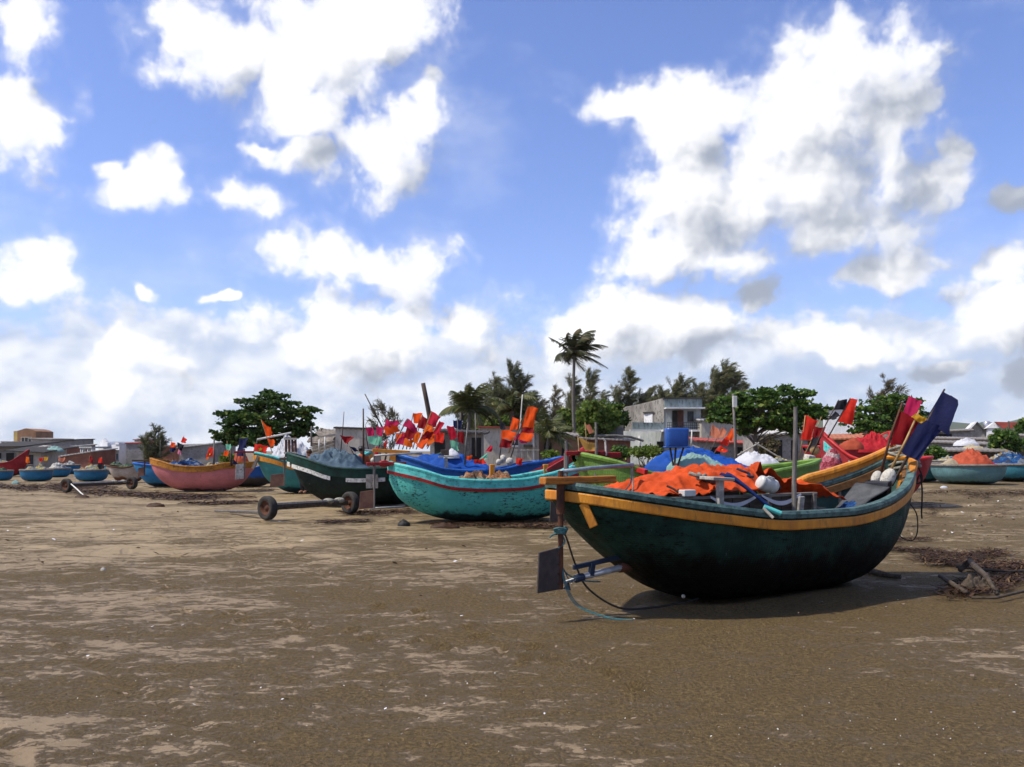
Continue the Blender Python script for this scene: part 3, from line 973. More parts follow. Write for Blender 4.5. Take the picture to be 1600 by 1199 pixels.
def heap(name, label, cat, c, rx, ry, h, yaw, mat, seed, sharp=1.0, amp=0.18, freq=2.2, group=None, parent=None, n=44, rim=0.0, ridge=True, prof=None):
    """draped or piled soft stuff: dome height field with folds"""
    mb = MB(); rows = []
    cy, sy = math.cos(yaw), math.sin(yaw)
    for i in range(n + 1):
        row = []
        rr = i / n
        for j in range(n * 2):
            a = math.pi * j / n
            x, y = rr * math.cos(a), rr * math.sin(a)
            z = h * max(0, 1 - rr ** (2 * sharp)) ** 0.7
            if prof: z *= prof(x, y)
            p = Vector((x * rx * freq, y * ry * freq, seed * 3.7))
            nz = mnoise.fractal(p, 0.9, 2.1, 5)
            rg = abs(mnoise.noise(p * 1.7)) if ridge else 0
            q2 = Vector((x * rx * freq * 2.6 + y * 1.3, y * ry * freq * 2.2 - x * .8, seed * 1.9 + 4))
            cr = (1 - abs(mnoise.noise(q2))) ** 5 + .6 * (1 - abs(mnoise.noise(q2 * 2.3))) ** 5
            fd = abs(mnoise.noise(Vector((math.cos(a) * 3.2, math.sin(a) * 3.2, seed + rr * .5)))) 
            z += h * (amp * (nz * 1.0 - rg * 1.1 + 0.15) + .16 * (cr - .35) - .34 * fd * rr) * (1 - rr ** 4)
            k = 1 + 0.10 * mnoise.noise(Vector((math.cos(a) * 2, math.sin(a) * 2, seed)))
            z = max(z, -0.02)
            if i == n: z = -0.05
            x2, y2 = x * rx * k, y * ry * k
            row.append((c[0] + x2 * cy - y2 * sy, c[1] + x2 * sy + y2 * cy, c[2] + z))
        rows.append(row)
    mb.grid(rows, True)
    o = mb.build(name, mat, parent, world=parent is not None, smooth=True)
    if parent is None: tag(o, label, cat, group)
    return o
# ================================================================== the main boat
def main_boat():
    B = Boat('fishing_boat', 'large dark green wooden fishing boat with orange-yellow stripe, nearest the camera', (2.93, 10.4, 0.0), R(30), 5.7,
             [(-1, .16), (-.93, .38), (-.8, .62), (-.5, .90), (-.1, 1.0), (.3, .95), (.6, .74), (.85, .40), (.96, .16), (1, .07)],
             [(-1, 1.33), (-.75, 1.20), (-.5, 1.09), (-.15, .99), (.15, .99), (.4, 1.06), (.65, 1.20), (.85, 1.40), (.95, 1.58), (1, 1.70)],
             [(-1, 1.18), (-.93, .98), (-.85, .78), (-.7, .45), (-.5, .12), (-.32, .0), (.3, .0), (.5, .05), (.65, .21), (.8, .47), (.9, .78), (.96, 1.08), (1, 1.45)])
    B.shell(0.0, 'hull', 'hull_main')
    B.shell(0.045, 'hull_lining', 'inner_green')
    B.sweep('gunwale', 'gunwale_green', [(-.07, -.015), (.035, -.015), (.045, .03), (.03, .062), (-.06, .062), (-.075, .03)])
    B.sweep('rub_rail', 'yellow_paint', [(-.01, -.140), (.028, -.140), (.036, -.127), (.036, -.048), (.028, -.035), (-.01, -.035)])
    # yellow wash boards rising to the bow
    tp = lambda u: 0.25 + 0.75 * min(1, u * 3)
    B.sweep('bow_rail', 'yellow_paint', [(-.06, .05), (.05, .05), (.055, .14), (.04, .21), (-.07, .21), (-.085, .18), (-.085, .14), (-.06, .13)], 0.36, 0.97, 1, 24, taper=lambda u: min(1, .12 + u * 2.2) * (1 - .35 * max(0, u - .7)))
    B.sweep('bow_rail', 'yellow_paint', [(-.06, .05), (.05, .05), (.06, .09), (.04, .13), (-.05, .13), (-.06, .09)], 0.80, 0.995, -1, 14, taper=tp)
    B.sweep('inner_rail', 'inner_brown', [(-.11, -.13), (-.05, -.13), (-.05, -.03), (-.11, -.03)], -0.2, 0.93, 1, 30)
    B.sweep('inner_rail', 'inner_brown', [(-.13, -.20), (-.05, -.20), (-.05, -.05), (-.13, -.05)], -0.2, 0.93, -1, 30)
    # stem post
    L2 = B.L / 2
    MB().tube([(L2 * .93, 0, .95), (L2 * .985, 0, 1.4), (L2 * 1.0, 0, 1.72), (L2 * 1.005, 0, 1.93)], [.05, .06, .065, .055], 8).build('stem_post', 'yellow_paint', B.o, smooth=True)
    MB().bar((L2 * .92, 0, 1.60), (L2 * 1.0, 0, 1.72), .30, .05).build('breast_hook', 'yellow_paint', B.o, bevel=.01)
    # stern bits
    y_, z_ = B.pt(-.90, 1.25)
    MB().bar((-L2 * .955, -.30, 1.17), (-L2 * .925, -.37, .93), .05, .09).build('stern_cleat', 'yellow_paint', B.o, bevel=.01)
    # inside: frames, floor planks, engine house walls
    for t in (-.62, -.38, -.12, .14, .38, .58, .74):
        mb = MB(); pts = []
        for j in range(-10, 11):
            th = abs(j) / 10 * math.pi / 2 * 0.97
            y, z = B.pt(t, th, 0.065)
            pts.append((t * L2, math.copysign(y, j), z))
        mb.tube(pts, .026, 6).build('rib', 'wood_grey', B.o)
    B.deck(.60, 'wood_grey', -2.1, 2.2, step=.20)
    for (x0, x1, y, z0, z1) in ((-1.95, .28, -.60, .58, 1.19), (-1.95, .28, .55, .58, 1.19)):
        n = 9
        for i in range(n):
            a = x0 + (x1 - x0) * i / n; b = x0 + (x1 - x0) * (i + 1) / n - .012
            z0 = .98 if b < -1.3 else .62
            MB().box(((a + b) / 2, y + rnd(-.006, .006), (z0 + z1) / 2), (b - a, .022, z1 - z0)).build('side_plank', 'wood_dark', B.o)
    for x in (-1.95, -1.2, -.45, .28):
        MB().box((x, -.635, .90 if x > -1.5 else 1.08), (.05, .05, .62 if x > -1.5 else .26)).build('side_post', 'wood_grey', B.o, bevel=.006)
    MB().box((-.83, -.60, 1.205), (2.35, .07, .035)).build('coaming', 'wood_grey', B.o, bevel=.006)
    MB().box((-.83, .55, 1.205), (2.35, .07, .035)).build('coaming', 'wood_grey', B.o, bevel=.006)
    for i in range(5):     # slanting hatch boards forward of the house
        MB().bar((.30, -.42 + i * .17, 1.06), (1.45, -.36 + i * .15, .90), .15, .022).build('hatch_board', 'wood_pale' if i % 2 else 'wood_grey', B.o)
    MB().bar((-1.9, .0, 1.30), (.2, .0, 1.36), .05, .05).build('ridge_pole', 'pole_grey', B.o)
    for x in (-1.7, -.2):
        MB().box((x, 0, 1.05), (.05, .05, .6)).build('ridge_post', 'wood_grey', B.o)
    # tall stake and the crutch
    MB().tube([(-.10, -.69, .62), (-.105, -.69, 1.3), (-.085, -.69, 1.9), (-.09, -.695, 2.20)], [.029, .027, .024, .021], 8).build('stake', 'pole_grey', B.o)
    MB().box((-.07, -.74, .98), (.10, .03, .42), (.1, 0, .2)).build('stake_board', 'wood_pale', B.o, bevel=.006)
    MB().box((-1.22, -.68, 1.17), (.07, .06, .44)).build('crutch_post', 'wood_pale', B.o, bevel=.008)
    MB().box((-1.22, -.64, 1.405), (.34, .20, .035), (.04, .05, .1)).build('crutch_board', 'wood_pale', B.o, bevel=.008)
    MB().bar((-1.3, -.42, 1.41), (-.42, -.42, 1.22), .035, .035).build('lashing_rod', 'pole_dark', B.o)
    # rudder gear hanging off the stern
    rudder(B, -2.93, -.20, 1.50, 1.40, .70, .30, .27, (.22, .66), ('wood_orange', 'rust', 'rudder_steel', 'pipe_blue'), (1.0, .10, .05))
    for zz_ in (.36, .46, .56, .66):
        MB().ball((-2.965, -.216, zz_), .010, 8, 6).build('bolt', 'rust', B.o)
    MB().tube([(-2.93, -.2, 1.46), (-2.70, -.18, 1.37)], .012, 6).build('tiller_stay', 'pipe_blue', B.o)
    # propeller shaft with its bracket
    sh = MB().tube([(-2.92, -.16, .35), (-2.66, -.15, .39), (-2.66, -.15, .39), (-2.0, -.10, .46), (-1.75, -.08, .50)], [.012, .022, .032, .036, .036], 10).build('propeller_shaft', 'steel_pale', B.o, smooth=True)
    MB().tube([(-2.72, -.155, .38), (-2.62, -.15, .395)], .042, 10).build('shaft_nut', 'bracket_navy', sh)
    for k in range(3):
        a = 2.1 * k + .6
        MB().add([(-2.80, -.155, .365), (-2.78, -.155 + .10 * math.cos(a) - .02, .37 + .10 * math.sin(a)), (-2.83, -.155 + .11 * math.cos(a + .5), .37 + .11 * math.sin(a + .5)), (-2.80, -.155 + .03 * math.cos(a + 1), .365 + .03 * math.sin(a + 1))], [(0, 1, 2, 3)]).build('propeller_blade', 'bracket_navy', sh)
    MB().bar((-2.74, -.15, .50), (-2.0, -.12, .58), .035, .05).build('shaft_guard', 'bracket_navy', B.o, bevel=.006)
    MB().bar((-2.52, -.15, .40), (-2.50, -.15, .53), .05, .05).build('guard_strut', 'bracket_navy', B.o)
    MB().tube([(-2.12, -.10, .44), (-1.92, -.09, .47), (-1.80, -.085, .50)], [.045, .06, .085], 10).build('stern_tube', 'rust', B.o, smooth=True)
    MB().ball((-1.42, -.33, .12), .022, 8, 6).build('drain_bung', 'foam_white', B.o)
    # two short pipes lashed on the rail
    MB().tube([(-.90, -.99, 1.10), (-.86, -1.09, 1.00)], .016, 8).build('rail_pipe', 'wood_pale', B.o)
    MB().tube([(-.86, -.96, 1.11), (-.72, -1.06, 1.04)], .028, 10).build('rail_pipe', 'teal_paint', B.o)
    return B
BM = main_boat()

def main_contents(B):
    w = B.w
    # orange tarpaulin over the house: ridge, folds, torn edge
    def tarp(name, label, mat, x0, x1, y0, y1, zf, seed, nx=110, ny=60, cat='tarpaulin', fold=.05):
        rows = []
        for i in range(nx + 1):
            u = i / nx
            row = []
            for j in range(ny + 1):
                v = j / ny
                x = x0 + (x1 - x0) * u; y = y0 + (y1 - y0) * v
                p = Vector((x * 1.6 + seed, y * 2.4, seed))
                ed = mnoise.noise(Vector((x * 3.0, seed, (0 if v < .5 else 5))))
                y += (0.06 * ed) * (1 if v < .12 else 0)
                z = zf(x, y, u, v)
                rg = 1 - abs(mnoise.noise(p * 1.3 + Vector((0, 0, 2))))
                r2 = 1 - abs(mnoise.noise(Vector((x * 4.2 + y * 2.2, y * 3.6 - x, seed + 9))))
                z += fold * (rg ** 3 * 1.1 - .5) + fold * .55 * (r2 ** 4 - .3) + .012 * mnoise.noise(p * 7)
                xx = x + (0.05 * mnoise.noise(Vector((y * 4, seed, 1))) if u in (0, 1) else 0)
                row.append(w(xx, y, z))
            rows.append(row)
        o = MB().grid(rows).build(name, mat, smooth=True)
        return tag(o, label, cat)
    rid = interp([(-2.3, 1.20), (-1.95, 1.29), (-1.5, 1.42), (-1.0, 1.50), (-.4, 1.50), (.1, 1.46), (.45, 1.38), (.9, 1.26), (1.35, 1.10)])
    TLO = interp([(-2.3, 1.20), (-1.6, 1.23), (-.5, 1.24), (.2, 1.22), (.7, 1.15), (1.4, 1.02)])
    def zmain(x, y, u, v):
        yy = (y - .02)
        half = .66 if y < 0 else .60
        s = max(0, 1 - (abs(yy) / half) ** 1.5)
        lo = TLO(x)
        edge = lo
        z = edge + (rid(x) - edge) * s
        # pulled up over the open hatch at the near side
        return z
    near = interp([(-2.3, -.55), (-1.5, -.64), (-.7, -.62), (-.35, -.52), (-.15, -.12), (.3, .02), (.8, -.06), (1.1, -.22), (1.4, -.20)])
    rows = []
    nx, ny = 130, 64
    for i in range(nx + 1):
        u = i / nx
        x = -2.25 + 3.6 * u
        row = []
        for j in range(ny + 1):
            v = j / ny
            y0 = near(x) + .035 * mnoise.noise(Vector((x * 4, 1, 2)))
            y = y0 + (.60 - y0) * v
            z = zmain(x, y, u, v)
            p = Vector((x * 1.7, y * 2.3, 4.2))
            rg = 1 - abs(mnoise.noise(p * 1.4))
            r2 = 1 - abs(mnoise.noise(Vector((x * 4.0 + y * 2.6, y * 3.2 - x * 1.2, 9.3))))
            r3 = 1 - abs(mnoise.noise(Vector((x * 9 - y * 5, y * 8 + x * 2, 3.3))))
            z += .040 * (rg ** 4 - .4) + .046 * (r2 ** 5 - .3) + .026 * (r3 ** 4 - .3)
            r4 = 1 - abs(mnoise.noise(Vector((x * 15 + y * 9, y * 13 - x * 6, 1.3))))
            z += .010 * (r4 ** 4 - .3)
            if -0.05 < x < .55: z += .05 * math.sin((x + .05) * 21) * (1 - v) ** 2      # bunched folds
            row.append(w(x + .03 * mnoise.noise(Vector((y * 6, x, 7))), y, z))
        rows.append(row)
    o = MB().grid(rows).build('tarpaulin', 'tarp_orange', smooth=True)
    tag(o, 'crumpled orange tarpaulin covering the middle of the dark green boat', 'tarpaulin')
    s = o.modifiers.new('thick', 'SOLIDIFY'); s.thickness = .006
    # blue flap lying on it
    rows = []
    for i in range(15):
        u = i / 14; row = []
        for j in range(9):
            v = j / 8
            x = -1.13 + .16 * v + .50 * u * (1 - .35 * v) ; y = -.45 - .24 * u
            z = 1.40 - .34 * u ** 1.3 + .03 * math.sin(v * 9 + u * 2) + .01
            row.append(w(x, y - .12 - .02 * math.sin(v * 6), z + .03))
        rows.append(row)
    tag(MB().grid(rows).build('cloth', 'tarp_navy', smooth=True), 'blue cloth hanging over the orange tarpaulin beside the wooden crutch', 'cloth')
    # scalloped white strip hanging along the house side
    mb = MB()
    for (x0, x1) in ((-1.35, -.66), (-.60, .02)):
        rows = []
        for i in range(17):
            u = i / 16; sag = -.085 * math.sin(math.pi * u)
            x = x0 + (x1 - x0) * u
            rows.append([w(x, -.675, 1.225 + sag * 1.0), w(x, -.682, 1.20 + sag - .022 * math.sin(math.pi * u))])
        mb.grid(rows)
    tag(mb.build('canvas_edge', 'tarp_white', smooth=True), 'scalloped white canvas edge hanging below the orange tarpaulin', 'canvas')
    # jerrycan lying on its side
    c = w(-.42, -.60, 1.32)
    jc = T('jerrycan', 'white plastic jerrycan lying on the dark green boat beside the orange tarpaulin', 'jerrycan', c, R(25), None, (R(35), R(16)))
    jc.scale = (.66, .66, .66)
    prof = [(.0, -.20), (.10, -.20), (.125, -.18), (.13, -.15), (.118, -.13), (.13, -.10), (.13, .02), (.118, .04), (.13, .06), (.128, .13), (.10, .17), (.05, .20), (.045, .22), (0, .22)]
    mx = Matrix.Rotation(R(90), 4, 'Y') @ Matrix.Diagonal((1, .85, 1, 1))
    MB().lathe(prof, 20, mx).build('body', 'plastic_white', jc, smooth=True)
    MB().lathe([(0, .21), (.05, .21), (.05, .25), (0, .25)], 14, mx).build('cap', 'plastic_dark', jc, smooth=False)
    MB().tube([(-.12, 0, .11), (-.10, 0, .150), (.02, 0, .150), (.05, 0, .11)], .014, 8).build('handle', 'plastic_white', jc, smooth=True)
    # small white box on the coaming
    tag(MB().box(w(-1.62, -.62, 1.26), (.16, .1, .07), (0, 0, R(30))).build('tub', 'plastic_white', bevel=.01), 'small white plastic tub beside the crutch post', 'tub')
    # knot of dark cord on the tarpaulin
    rope('cord', 'bracket_navy', [w(-.60, -.30, 1.50), w(-.56, -.36, 1.47), w(-.50, -.40, 1.44), w(-.55, -.42, 1.42), w(-.48, -.44, 1.41)], .014, label='short knotted navy cord on top of the orange tarpaulin')
    rope('cord', 'rope_dark', [w(-1.75, -.45, 1.33), w(-1.72, -.52, 1.30), w(-1.68, -.56, 1.26), w(-1.64, -.5, 1.29)], .012, label='short black tie cord on the stern end of the orange tarpaulin')
    rope('lashing', 'rope_pale', [w(-1.40, -.40, 1.46), w(-1.33, -.48, 1.43), w(-1.26, -.40, 1.45), w(-1.32, -.46, 1.40), w(-1.2, -.44, 1.44)], .022, label='pale rope lashing above the wooden crutch on the orange tarpaulin')
    # folded grey mat in the bow
    def gm(x, y, z): return w(x, y, z)
    m = T('mat', 'stiff grey sheet leaning over black netting in the bow of the dark green boat', 'mat', w(1.55, -.1, .95), R(30))
    rows = []
    for i in range(9):
        u = i / 8; row = []
        for j in range(9):
            v = j / 8
            row.append(w(1.30 + .55 * u, -.48 + .50 * v, .98 + .27 * u - .12 * v * (1 - u) + .02 * math.sin(u * 5 + v * 3)))
        rows.append(row)
    oo = MB().grid(rows).build('sheet', 'mat_grey', m, world=True, smooth=True)
    sm = oo.modifiers.new('thick', 'SOLIDIFY'); sm.thickness = .02
    MB().hexa([w(1.80, -.46, 1.0), w(1.98, -.40, 1.02), w(1.98, -.10, 1.02), w(1.80, -.10, 1.0), w(1.84, -.46, 1.30), w(2.0, -.40, 1.32), w(2.0, -.10, 1.32), w(1.84, -.10, 1.30)]).build('side_flap', 'plastic_dark', m, world=True, bevel=.01)
    heap('netting', '', '', w(1.55, -.25, .86), .42, .28, .22, R(30), 'net_blue', 5, parent=m, amp=.4, n=20)
    # rope bundle round the stem
    rb = T('rope_coil', 'thick bundle of pale rope wound round the bow of the dark green boat', 'rope', w(2.78, 0, 1.55), R(30))
    for k in range(9):
        z = 1.50 + k * .036; pts = []
        for i in range(25):
            a = 2 * math.pi * i / 24
            rx, ry = .17 + .02 * math.sin(k * 2.1), .19 + .025 * math.cos(k * 1.7)
            pts.append(w(2.80 + rx * math.cos(a), ry * math.sin(a), z + .02 * math.sin(a * 2 + k) + .03 * math.cos(a + k)))
        MB().tube(pts, .021, 6, cap=False).build('rope_turn', 'rope_pale', rb, world=True, smooth=True)
    rope('bow_line', 'rope_dark', [w(2.86, -.05, 1.62), w(2.98, -.10, 1.46), w(3.02, -.12, 1.30), w(2.93, -.10, 1.26), w(2.97, -.12, 1.38), w(3.0, -.13, 1.20), w(3.0, -.13, 1.0), w(2.99, -.13, .86), w(3.0, -.13, .78)], .011, label='dark mooring line with a knot hanging from the bow of the dark green boat')
    rope('line_loop', 'rope_dark', [w(2.70, -.15, 1.0), w(2.84, -.16, .85), w(2.86, -.16, .62), w(2.78, -.15, .50), w(2.62, -.13, .52), w(2.50, -.12, .60)], .008, label='thin dark line looped under the bow of the dark green boat')
    # ropes at the rudder
    x, y = -2.93, -.20
    mb = T('rope_tie', 'blue-green rope knotted round the rudder stock of the dark green boat', 'rope', w(x, y, .88), R(30))
    for k in range(4):
        pts = [w(x + (.045 + .01 * k) * math.cos(a * math.pi / 6), y + .045 * math.sin(a * math.pi / 6), .865 + k * .016 + .01 * math.sin(a)) for a in range(13)]
        MB().tube(pts, .011, 6, False).build('rope_turn', 'rope_teal', mb, world=True, smooth=True)
    rope('rope_end', 'rope_teal', [w(x, y, .87), w(x - .08, y, .86), w(x - .13, y, .83)], .010, mb)
    rope('rope_end', 'rope_teal', [w(x, y, .87), w(x + .03, y - .03, .78), w(x - .05, y, .70), w(x - .08, y, .68)], .010, mb)
    for k in range(2, 5):     # frayed tail down to the sand
        o = (k - 3) * .012
        rope('rope_strand', 'rope_teal', [w(x + .01, y - .01, .60), w(x + .03 + o, y - .04, .36), w(x + .14 + o * 2, y - .10 + o, .14), w(x + .34 + o * 2, y - .32 + o * 2, .035), w(x + .50 + o * 3 + rnd(-.05, .05), y - .45 - o * 3 + rnd(-.05, .05), .012)], .0045, mb, n=5)
    rope('rudder_line', 'rope_dark', [w(x, y, .86), w(x + .06, y, .84), w(x + .22, y + .05, .52), w(x + .40, y + .08, .26), w(x + .75, y + .02, .04), w(x + 1.1, y - .06, .02), w(x + 1.6, y - .10, .05), w(x + 1.9, y - .08, .09)], .011, label='black line drooping from the rudder stock to the sand and the keel')
    rope('rudder_line', 'rope_teal', [w(x, y, .56), w(x + .10, y + .02, .44), w(x + .30, y + .03, .36), w(x + .52, y + .04, .33)], .008, label='thin grey-green line from the rudder to the propeller shaft')
    rope('tiller_line', 'rope_pale', [w(x + .98, y + .1, 1.55), w(x + .93, y + .05, 1.36), w(x + .80, y + .02, 1.24), w(x + .84, y - .02, 1.16), w(x + .92, y + .0, 1.30), w(x + .99, y + .1, 1.54)], .008, label='pale line looped from the end of the tiller pipe')
    # flags in the bow (photo crop coordinates of the bow)
    H = C(1220, 600, 5.45)
    flagpole('dark red pole with magenta and maroon flags at the bow of the dark green boat', H(855, 750), H(1035, 160), 11.45,
             [('magenta', q(H, (1095, 112), (1040, 250), (1120, 285), (1165, 155))), ('maroon', q(H, (1010, 250), (935, 525), (1130, 475), (1170, 320)))], .016, 'rust',
             [(H(815, 805)[0], H(815, 805)[1], 8.2, 12.5, 'foam_white')], group='flag poles in the bow of the dark green boat')
    flagpole('bamboo pole with a small yellow flag between red and navy flags', H(930, 745), H(1180, 225), 11.15,
             [('yellow', q(H, (1150, 255), (1115, 285), (1180, 335), (1235, 300)))], .016, 'bamboo',
             [(H(912, 805)[0], H(912, 805)[1], 11.0, 16.5, 'foam_white')], group='flag poles in the bow of the dark green boat')
    flagpole('dark pole with two large tattered navy flags at the bow', H(945, 865), H(1395, 45), 11.3,
             [('navy', q(H, (1372, 78), (1232, 322), (1375, 425), (1448, 150))), ('navy', q(H, (1205, 305), (1035, 570), (1130, 642), (1338, 392)))], .017, 'pole_dark',
             [(H(835, 890)[0], H(835, 890)[1], 9.0, 7.5, 'foam_white')], group='flag poles in the bow of the dark green boat', amp=.07)
main_contents(BM)

# ================================================================== the other boats
def std_boat(name, label, px, d, yaw, L, hull, lining, gun, rail, hs=1.0, bow_up=1.62, stern_up=1.36, mid=1.0, beam=.95, rail_h=(.05, .16), flip=False, group='fishing boats on the beach', z0=None, full=1.0):
    c = W(px, HZ, d)
    g = gh(c.x, c.y) if z0 is None else z0
    B = Boat(name, label, (c.x, c.y, g), yaw + (math.pi if flip else 0), L,
             [(-1, .18), (-.93, .40 * beam), (-.8, .66 * beam), (-.5, .93 * beam), (-.1, beam), (.3, .95 * beam), (.6, .76 * beam), (.85, .42 * beam), (.96, .17), (1, .06)],
             [(-1, stern_up), (-.75, stern_up * .6 + mid * .42), (-.4, mid * 1.04), (-.1, mid), (.2, mid * 1.02), (.5, mid * 1.14), (.8, (mid + bow_up) * .53), (1, bow_up)],
             [(-1, (stern_up - .14) * full), (-.93, stern_up * .72 * full * full), (-.82, .62 * full * full), (-.66, .30 * full * full), (-.46, .05), (-.3, .0), (.3, .0), (.5, .05), (.68, .24 * full), (.82, .52 * full), (.92, .86 * full), (1, bow_up - .25)], group=group)
    B.shell(0, 'hull', hull, 40, 12)
    B.shell(.045, 'hull_lining', lining, 30, 8)
    B.sweep('gunwale', gun, [(-.07, -.015), (.035, -.015), (.045, .03), (.03, .06), (-.06, .06), (-.075, .03)], n=36)
    if rail: B.sweep('rub_rail', rail, [(-.01, -rail_h[1]), (.03, -rail_h[1]), (.035, -rail_h[0]), (-.01, -rail_h[0])], n=36)
    B.deck(mid * .62, 'wood_grey', -L * .36, L * .36, step=.4)
    return B

# teal boat, second nearest
BT = std_boat('fishing_boat', 'teal fishing boat with dark red stripe and flaking paint, broadside on the sand', 768, 21.2, R(12), 5.0, 'hull_teal', 'teal_paint', 'teal_paint', 'red_paint', mid=.98, stern_up=1.40, bow_up=1.50, rail_h=(.16, .235), beam=.98, full=.80)
def teal_details(B):
    L2 = B.L / 2
    B.sweep('wash_strake', 'teal_paint', [(-.012, -.16), (.022, -.16), (.028, -.015), (-.012, -.015)], n=36)
    # red raised prow
    tp = lambda u: 0.15 + 0.85 * min(1, u * 1.3)
    B.sweep('bow_rail', 'red_paint', [(-.06, .02), (.03, .02), (.05, .30), (-.05, .30)], .42, .99, 1, 16, taper=tp)
    B.sweep('bow_rail', 'red_paint', [(-.06, .055), (.04, .055), (.04, .26), (-.05, .26)], .74, .99, -1, 10, taper=tp)
    MB().hexa([Vector(p) for p in ((L2 * .93, -.07, 1.30), (L2 * 1.0, -.05, 1.35), (L2 * 1.0, .05, 1.35), (L2 * .93, .07, 1.30), (L2 * 1.02, -.05, 1.84), (L2 * 1.09, -.04, 1.86), (L2 * 1.09, .04, 1.86), (L2 * 1.02, .05, 1.84))]).build('stem_head', 'red_paint', B.o, bevel=.02)
    MB().tube([(L2 * .985, 0, 1.3), (L2 * .95, -.02, 1.0), (L2 * .88, -.02, .72)], .05, 8).build('stem_post', 'red_paint', B.o)
    rudder(B, -2.86, -.30, 1.60, 1.40, .76, .36, .34, (.18, .75), ('red_paint', 'pole_grey', 'rudder_brown', 'steel_pale'), (1.15, .2, .05), .022)
    MB().ball((-2.62, -.22, 1.40), .10, 12, 8, (1.5, .8, .8)).build('stern_cap', 'bright_red_paint', B.o, smooth=True)
    MB().bar(W(856, 738, 21.3), W(906, 709, 22.0), .07, .20).build('prow_board', 'red_paint', B.o, world=True, bevel=.015)
    MB().bar(W(900, 712, 21.9), W(914, 702, 22.1), .09, .16).build('prow_tip', 'red_paint', B.o, world=True, bevel=.015)
    MB().bar(W(905, 712, 21.9), W(892, 748, 21.7), .08, .09).build('prow_strut', 'red_paint', B.o, world=True, bevel=.01)
    for x in (.15, 1.55):
        MB().box((x, .72, 1.10), (.13, .13, .52)).build('mooring_post', 'yellow_paint', B.o, bevel=.015)
    for x in (-1.4, -.2, .9):
        MB().box((x, 0, .82), (.2, 1.5, .04)).build('thwart', 'wood_grey', B.o)
teal_details(BT)

# blue boat behind it
BB = std_boat('fishing_boat', 'deep blue fishing boat with ochre stern plank, just behind the teal boat', 748, 24.0, R(6), 4.7, 'hull_deepblue', 'blue_paint', 'blue_paint', 'ochre_paint', mid=1.15, stern_up=1.62, bow_up=1.5, rail_h=(.30, .38), beam=.85)
MB().bar((-2.9, -.3, 1.72), (-1.9, -.3, 1.66), .14, .10).build('stern_plank', 'yellow_paint', BB.o, bevel=.01)
MB().box((-2.35, -.35, 1.45), (.16, .10, .40)).build('stern_post', 'yellow_paint', BB.o, bevel=.01)
MB().tube([(-3.1, -.3, 1.72), (-1.55, -.28, 1.62)], .028, 8).build('tiller', 'steel_pale', BB.o)
MB().box((-.92, -.55, 1.30), (.08, .08, .45)).build('crutch_post', 'wood_pale', BB.o)
MB().box((-.92, -.55, 1.55), (.42, .22, .04)).build('crutch_board', 'wood_pale', BB.o)
MB().box((-.95, -.50, 1.66), (.22, .16, .16)).build('crutch_block', 'pole_dark', BB.o, bevel=.01)

# dark green boat behind the trolley
BD = std_boat('fishing_boat', 'dark green fishing boat with white patched band behind the wheeled trolley', 575, 27.2, R(8), 4.9, 'hull_darkgreen', 'inner_green', 'dark_green_paint', None, mid=1.12, stern_up=1.60, bow_up=1.65, beam=1.0)
BD.sweep('band', 'dark_green_paint', [(-.012, -.24), (.02, -.24), (.03, -.01), (-.012, -.01)], n=36)
for (a, b) in ((-.93, -.45), (-.26, .22), (.35, .6)):
    BD.sweep('white_patch', 'white_paint', [(.0, -.37), (.028, -.37), (.03, -.25), (.0, -.25)], a, b, -1, 14)
BD.sweep('white_patch', 'white_paint', [(.0, -.36), (.028, -.36), (.03, -.22), (.0, -.22)], -.995, -.955, -1, 6)
rudder(BD, -2.55, -.10, 1.52, 1.46, .98, .62, .42, (.15, .7), ('wood_dark', 'pole_grey', 'rudder_brown', 'steel_pale'), None, .022)
MB().box((.15, -1.12, .78), (.36, .03, .42), (-.15, 0, .05)).build('patch_board', 'rudder_grey', BD.o, bevel=.005)

# turquoise boat further back
BQ = std_boat('fishing_boat', 'turquoise fishing boat with orange stripe beside the dark green boat', 492, 35.5, R(25), 4.8, 'hull_turquoise', 'teal_paint', 'teal_paint', 'yellow_paint', mid=1.15, stern_up=1.62, bow_up=1.7, beam=1.0, rail_h=(.08, .26))
MB().bar((-2.5, -.25, 1.0), (-2.3, -.35, 1.5), .10, .10).build('stern_cleat', 'wood_grey', BQ.o)
rudder(BQ, -2.80, -.05, 1.80, 1.66, 1.18, .60, .34, (.4, .85), ('red_paint', 'pole_grey', 'rudder_white', 'pole_white'), None, .03)
MB().tube([tuple(MATS[BQ.o.name].inverted() @ W(402, 687, 35)), tuple(MATS[BQ.o.name].inverted() @ W(455, 676.5, 35.5))], .04, 8).build('boom', 'pole_white', BQ.o)

# pink boat
BP = std_boat('fishing_boat', 'pink fishing boat with broad ochre gunwale band, resting on sand', 318, 36.8, R(6), 4.25, 'hull_pink', 'wood_grey', 'ochre_paint', 'ochre_paint', mid=1.02, stern_up=1.36, bow_up=1.20, rail_h=(.0, .20), beam=.9, full=.88)
rudder(BP, -2.40, -.05, 1.38, 1.30, 1.00, .66, .26, (.5, .5), ('wood_dark', 'rust', 'rudder_brown', 'steel_pale'), None, .02)
MB().box((-.45, -.1, .04), (.5, .5, .10)).build('chock', 'wood_dark', BP.o)
MB().box((.7, -.1, .04), (.4, .5, .10)).build('chock', 'wood_dark', BP.o)

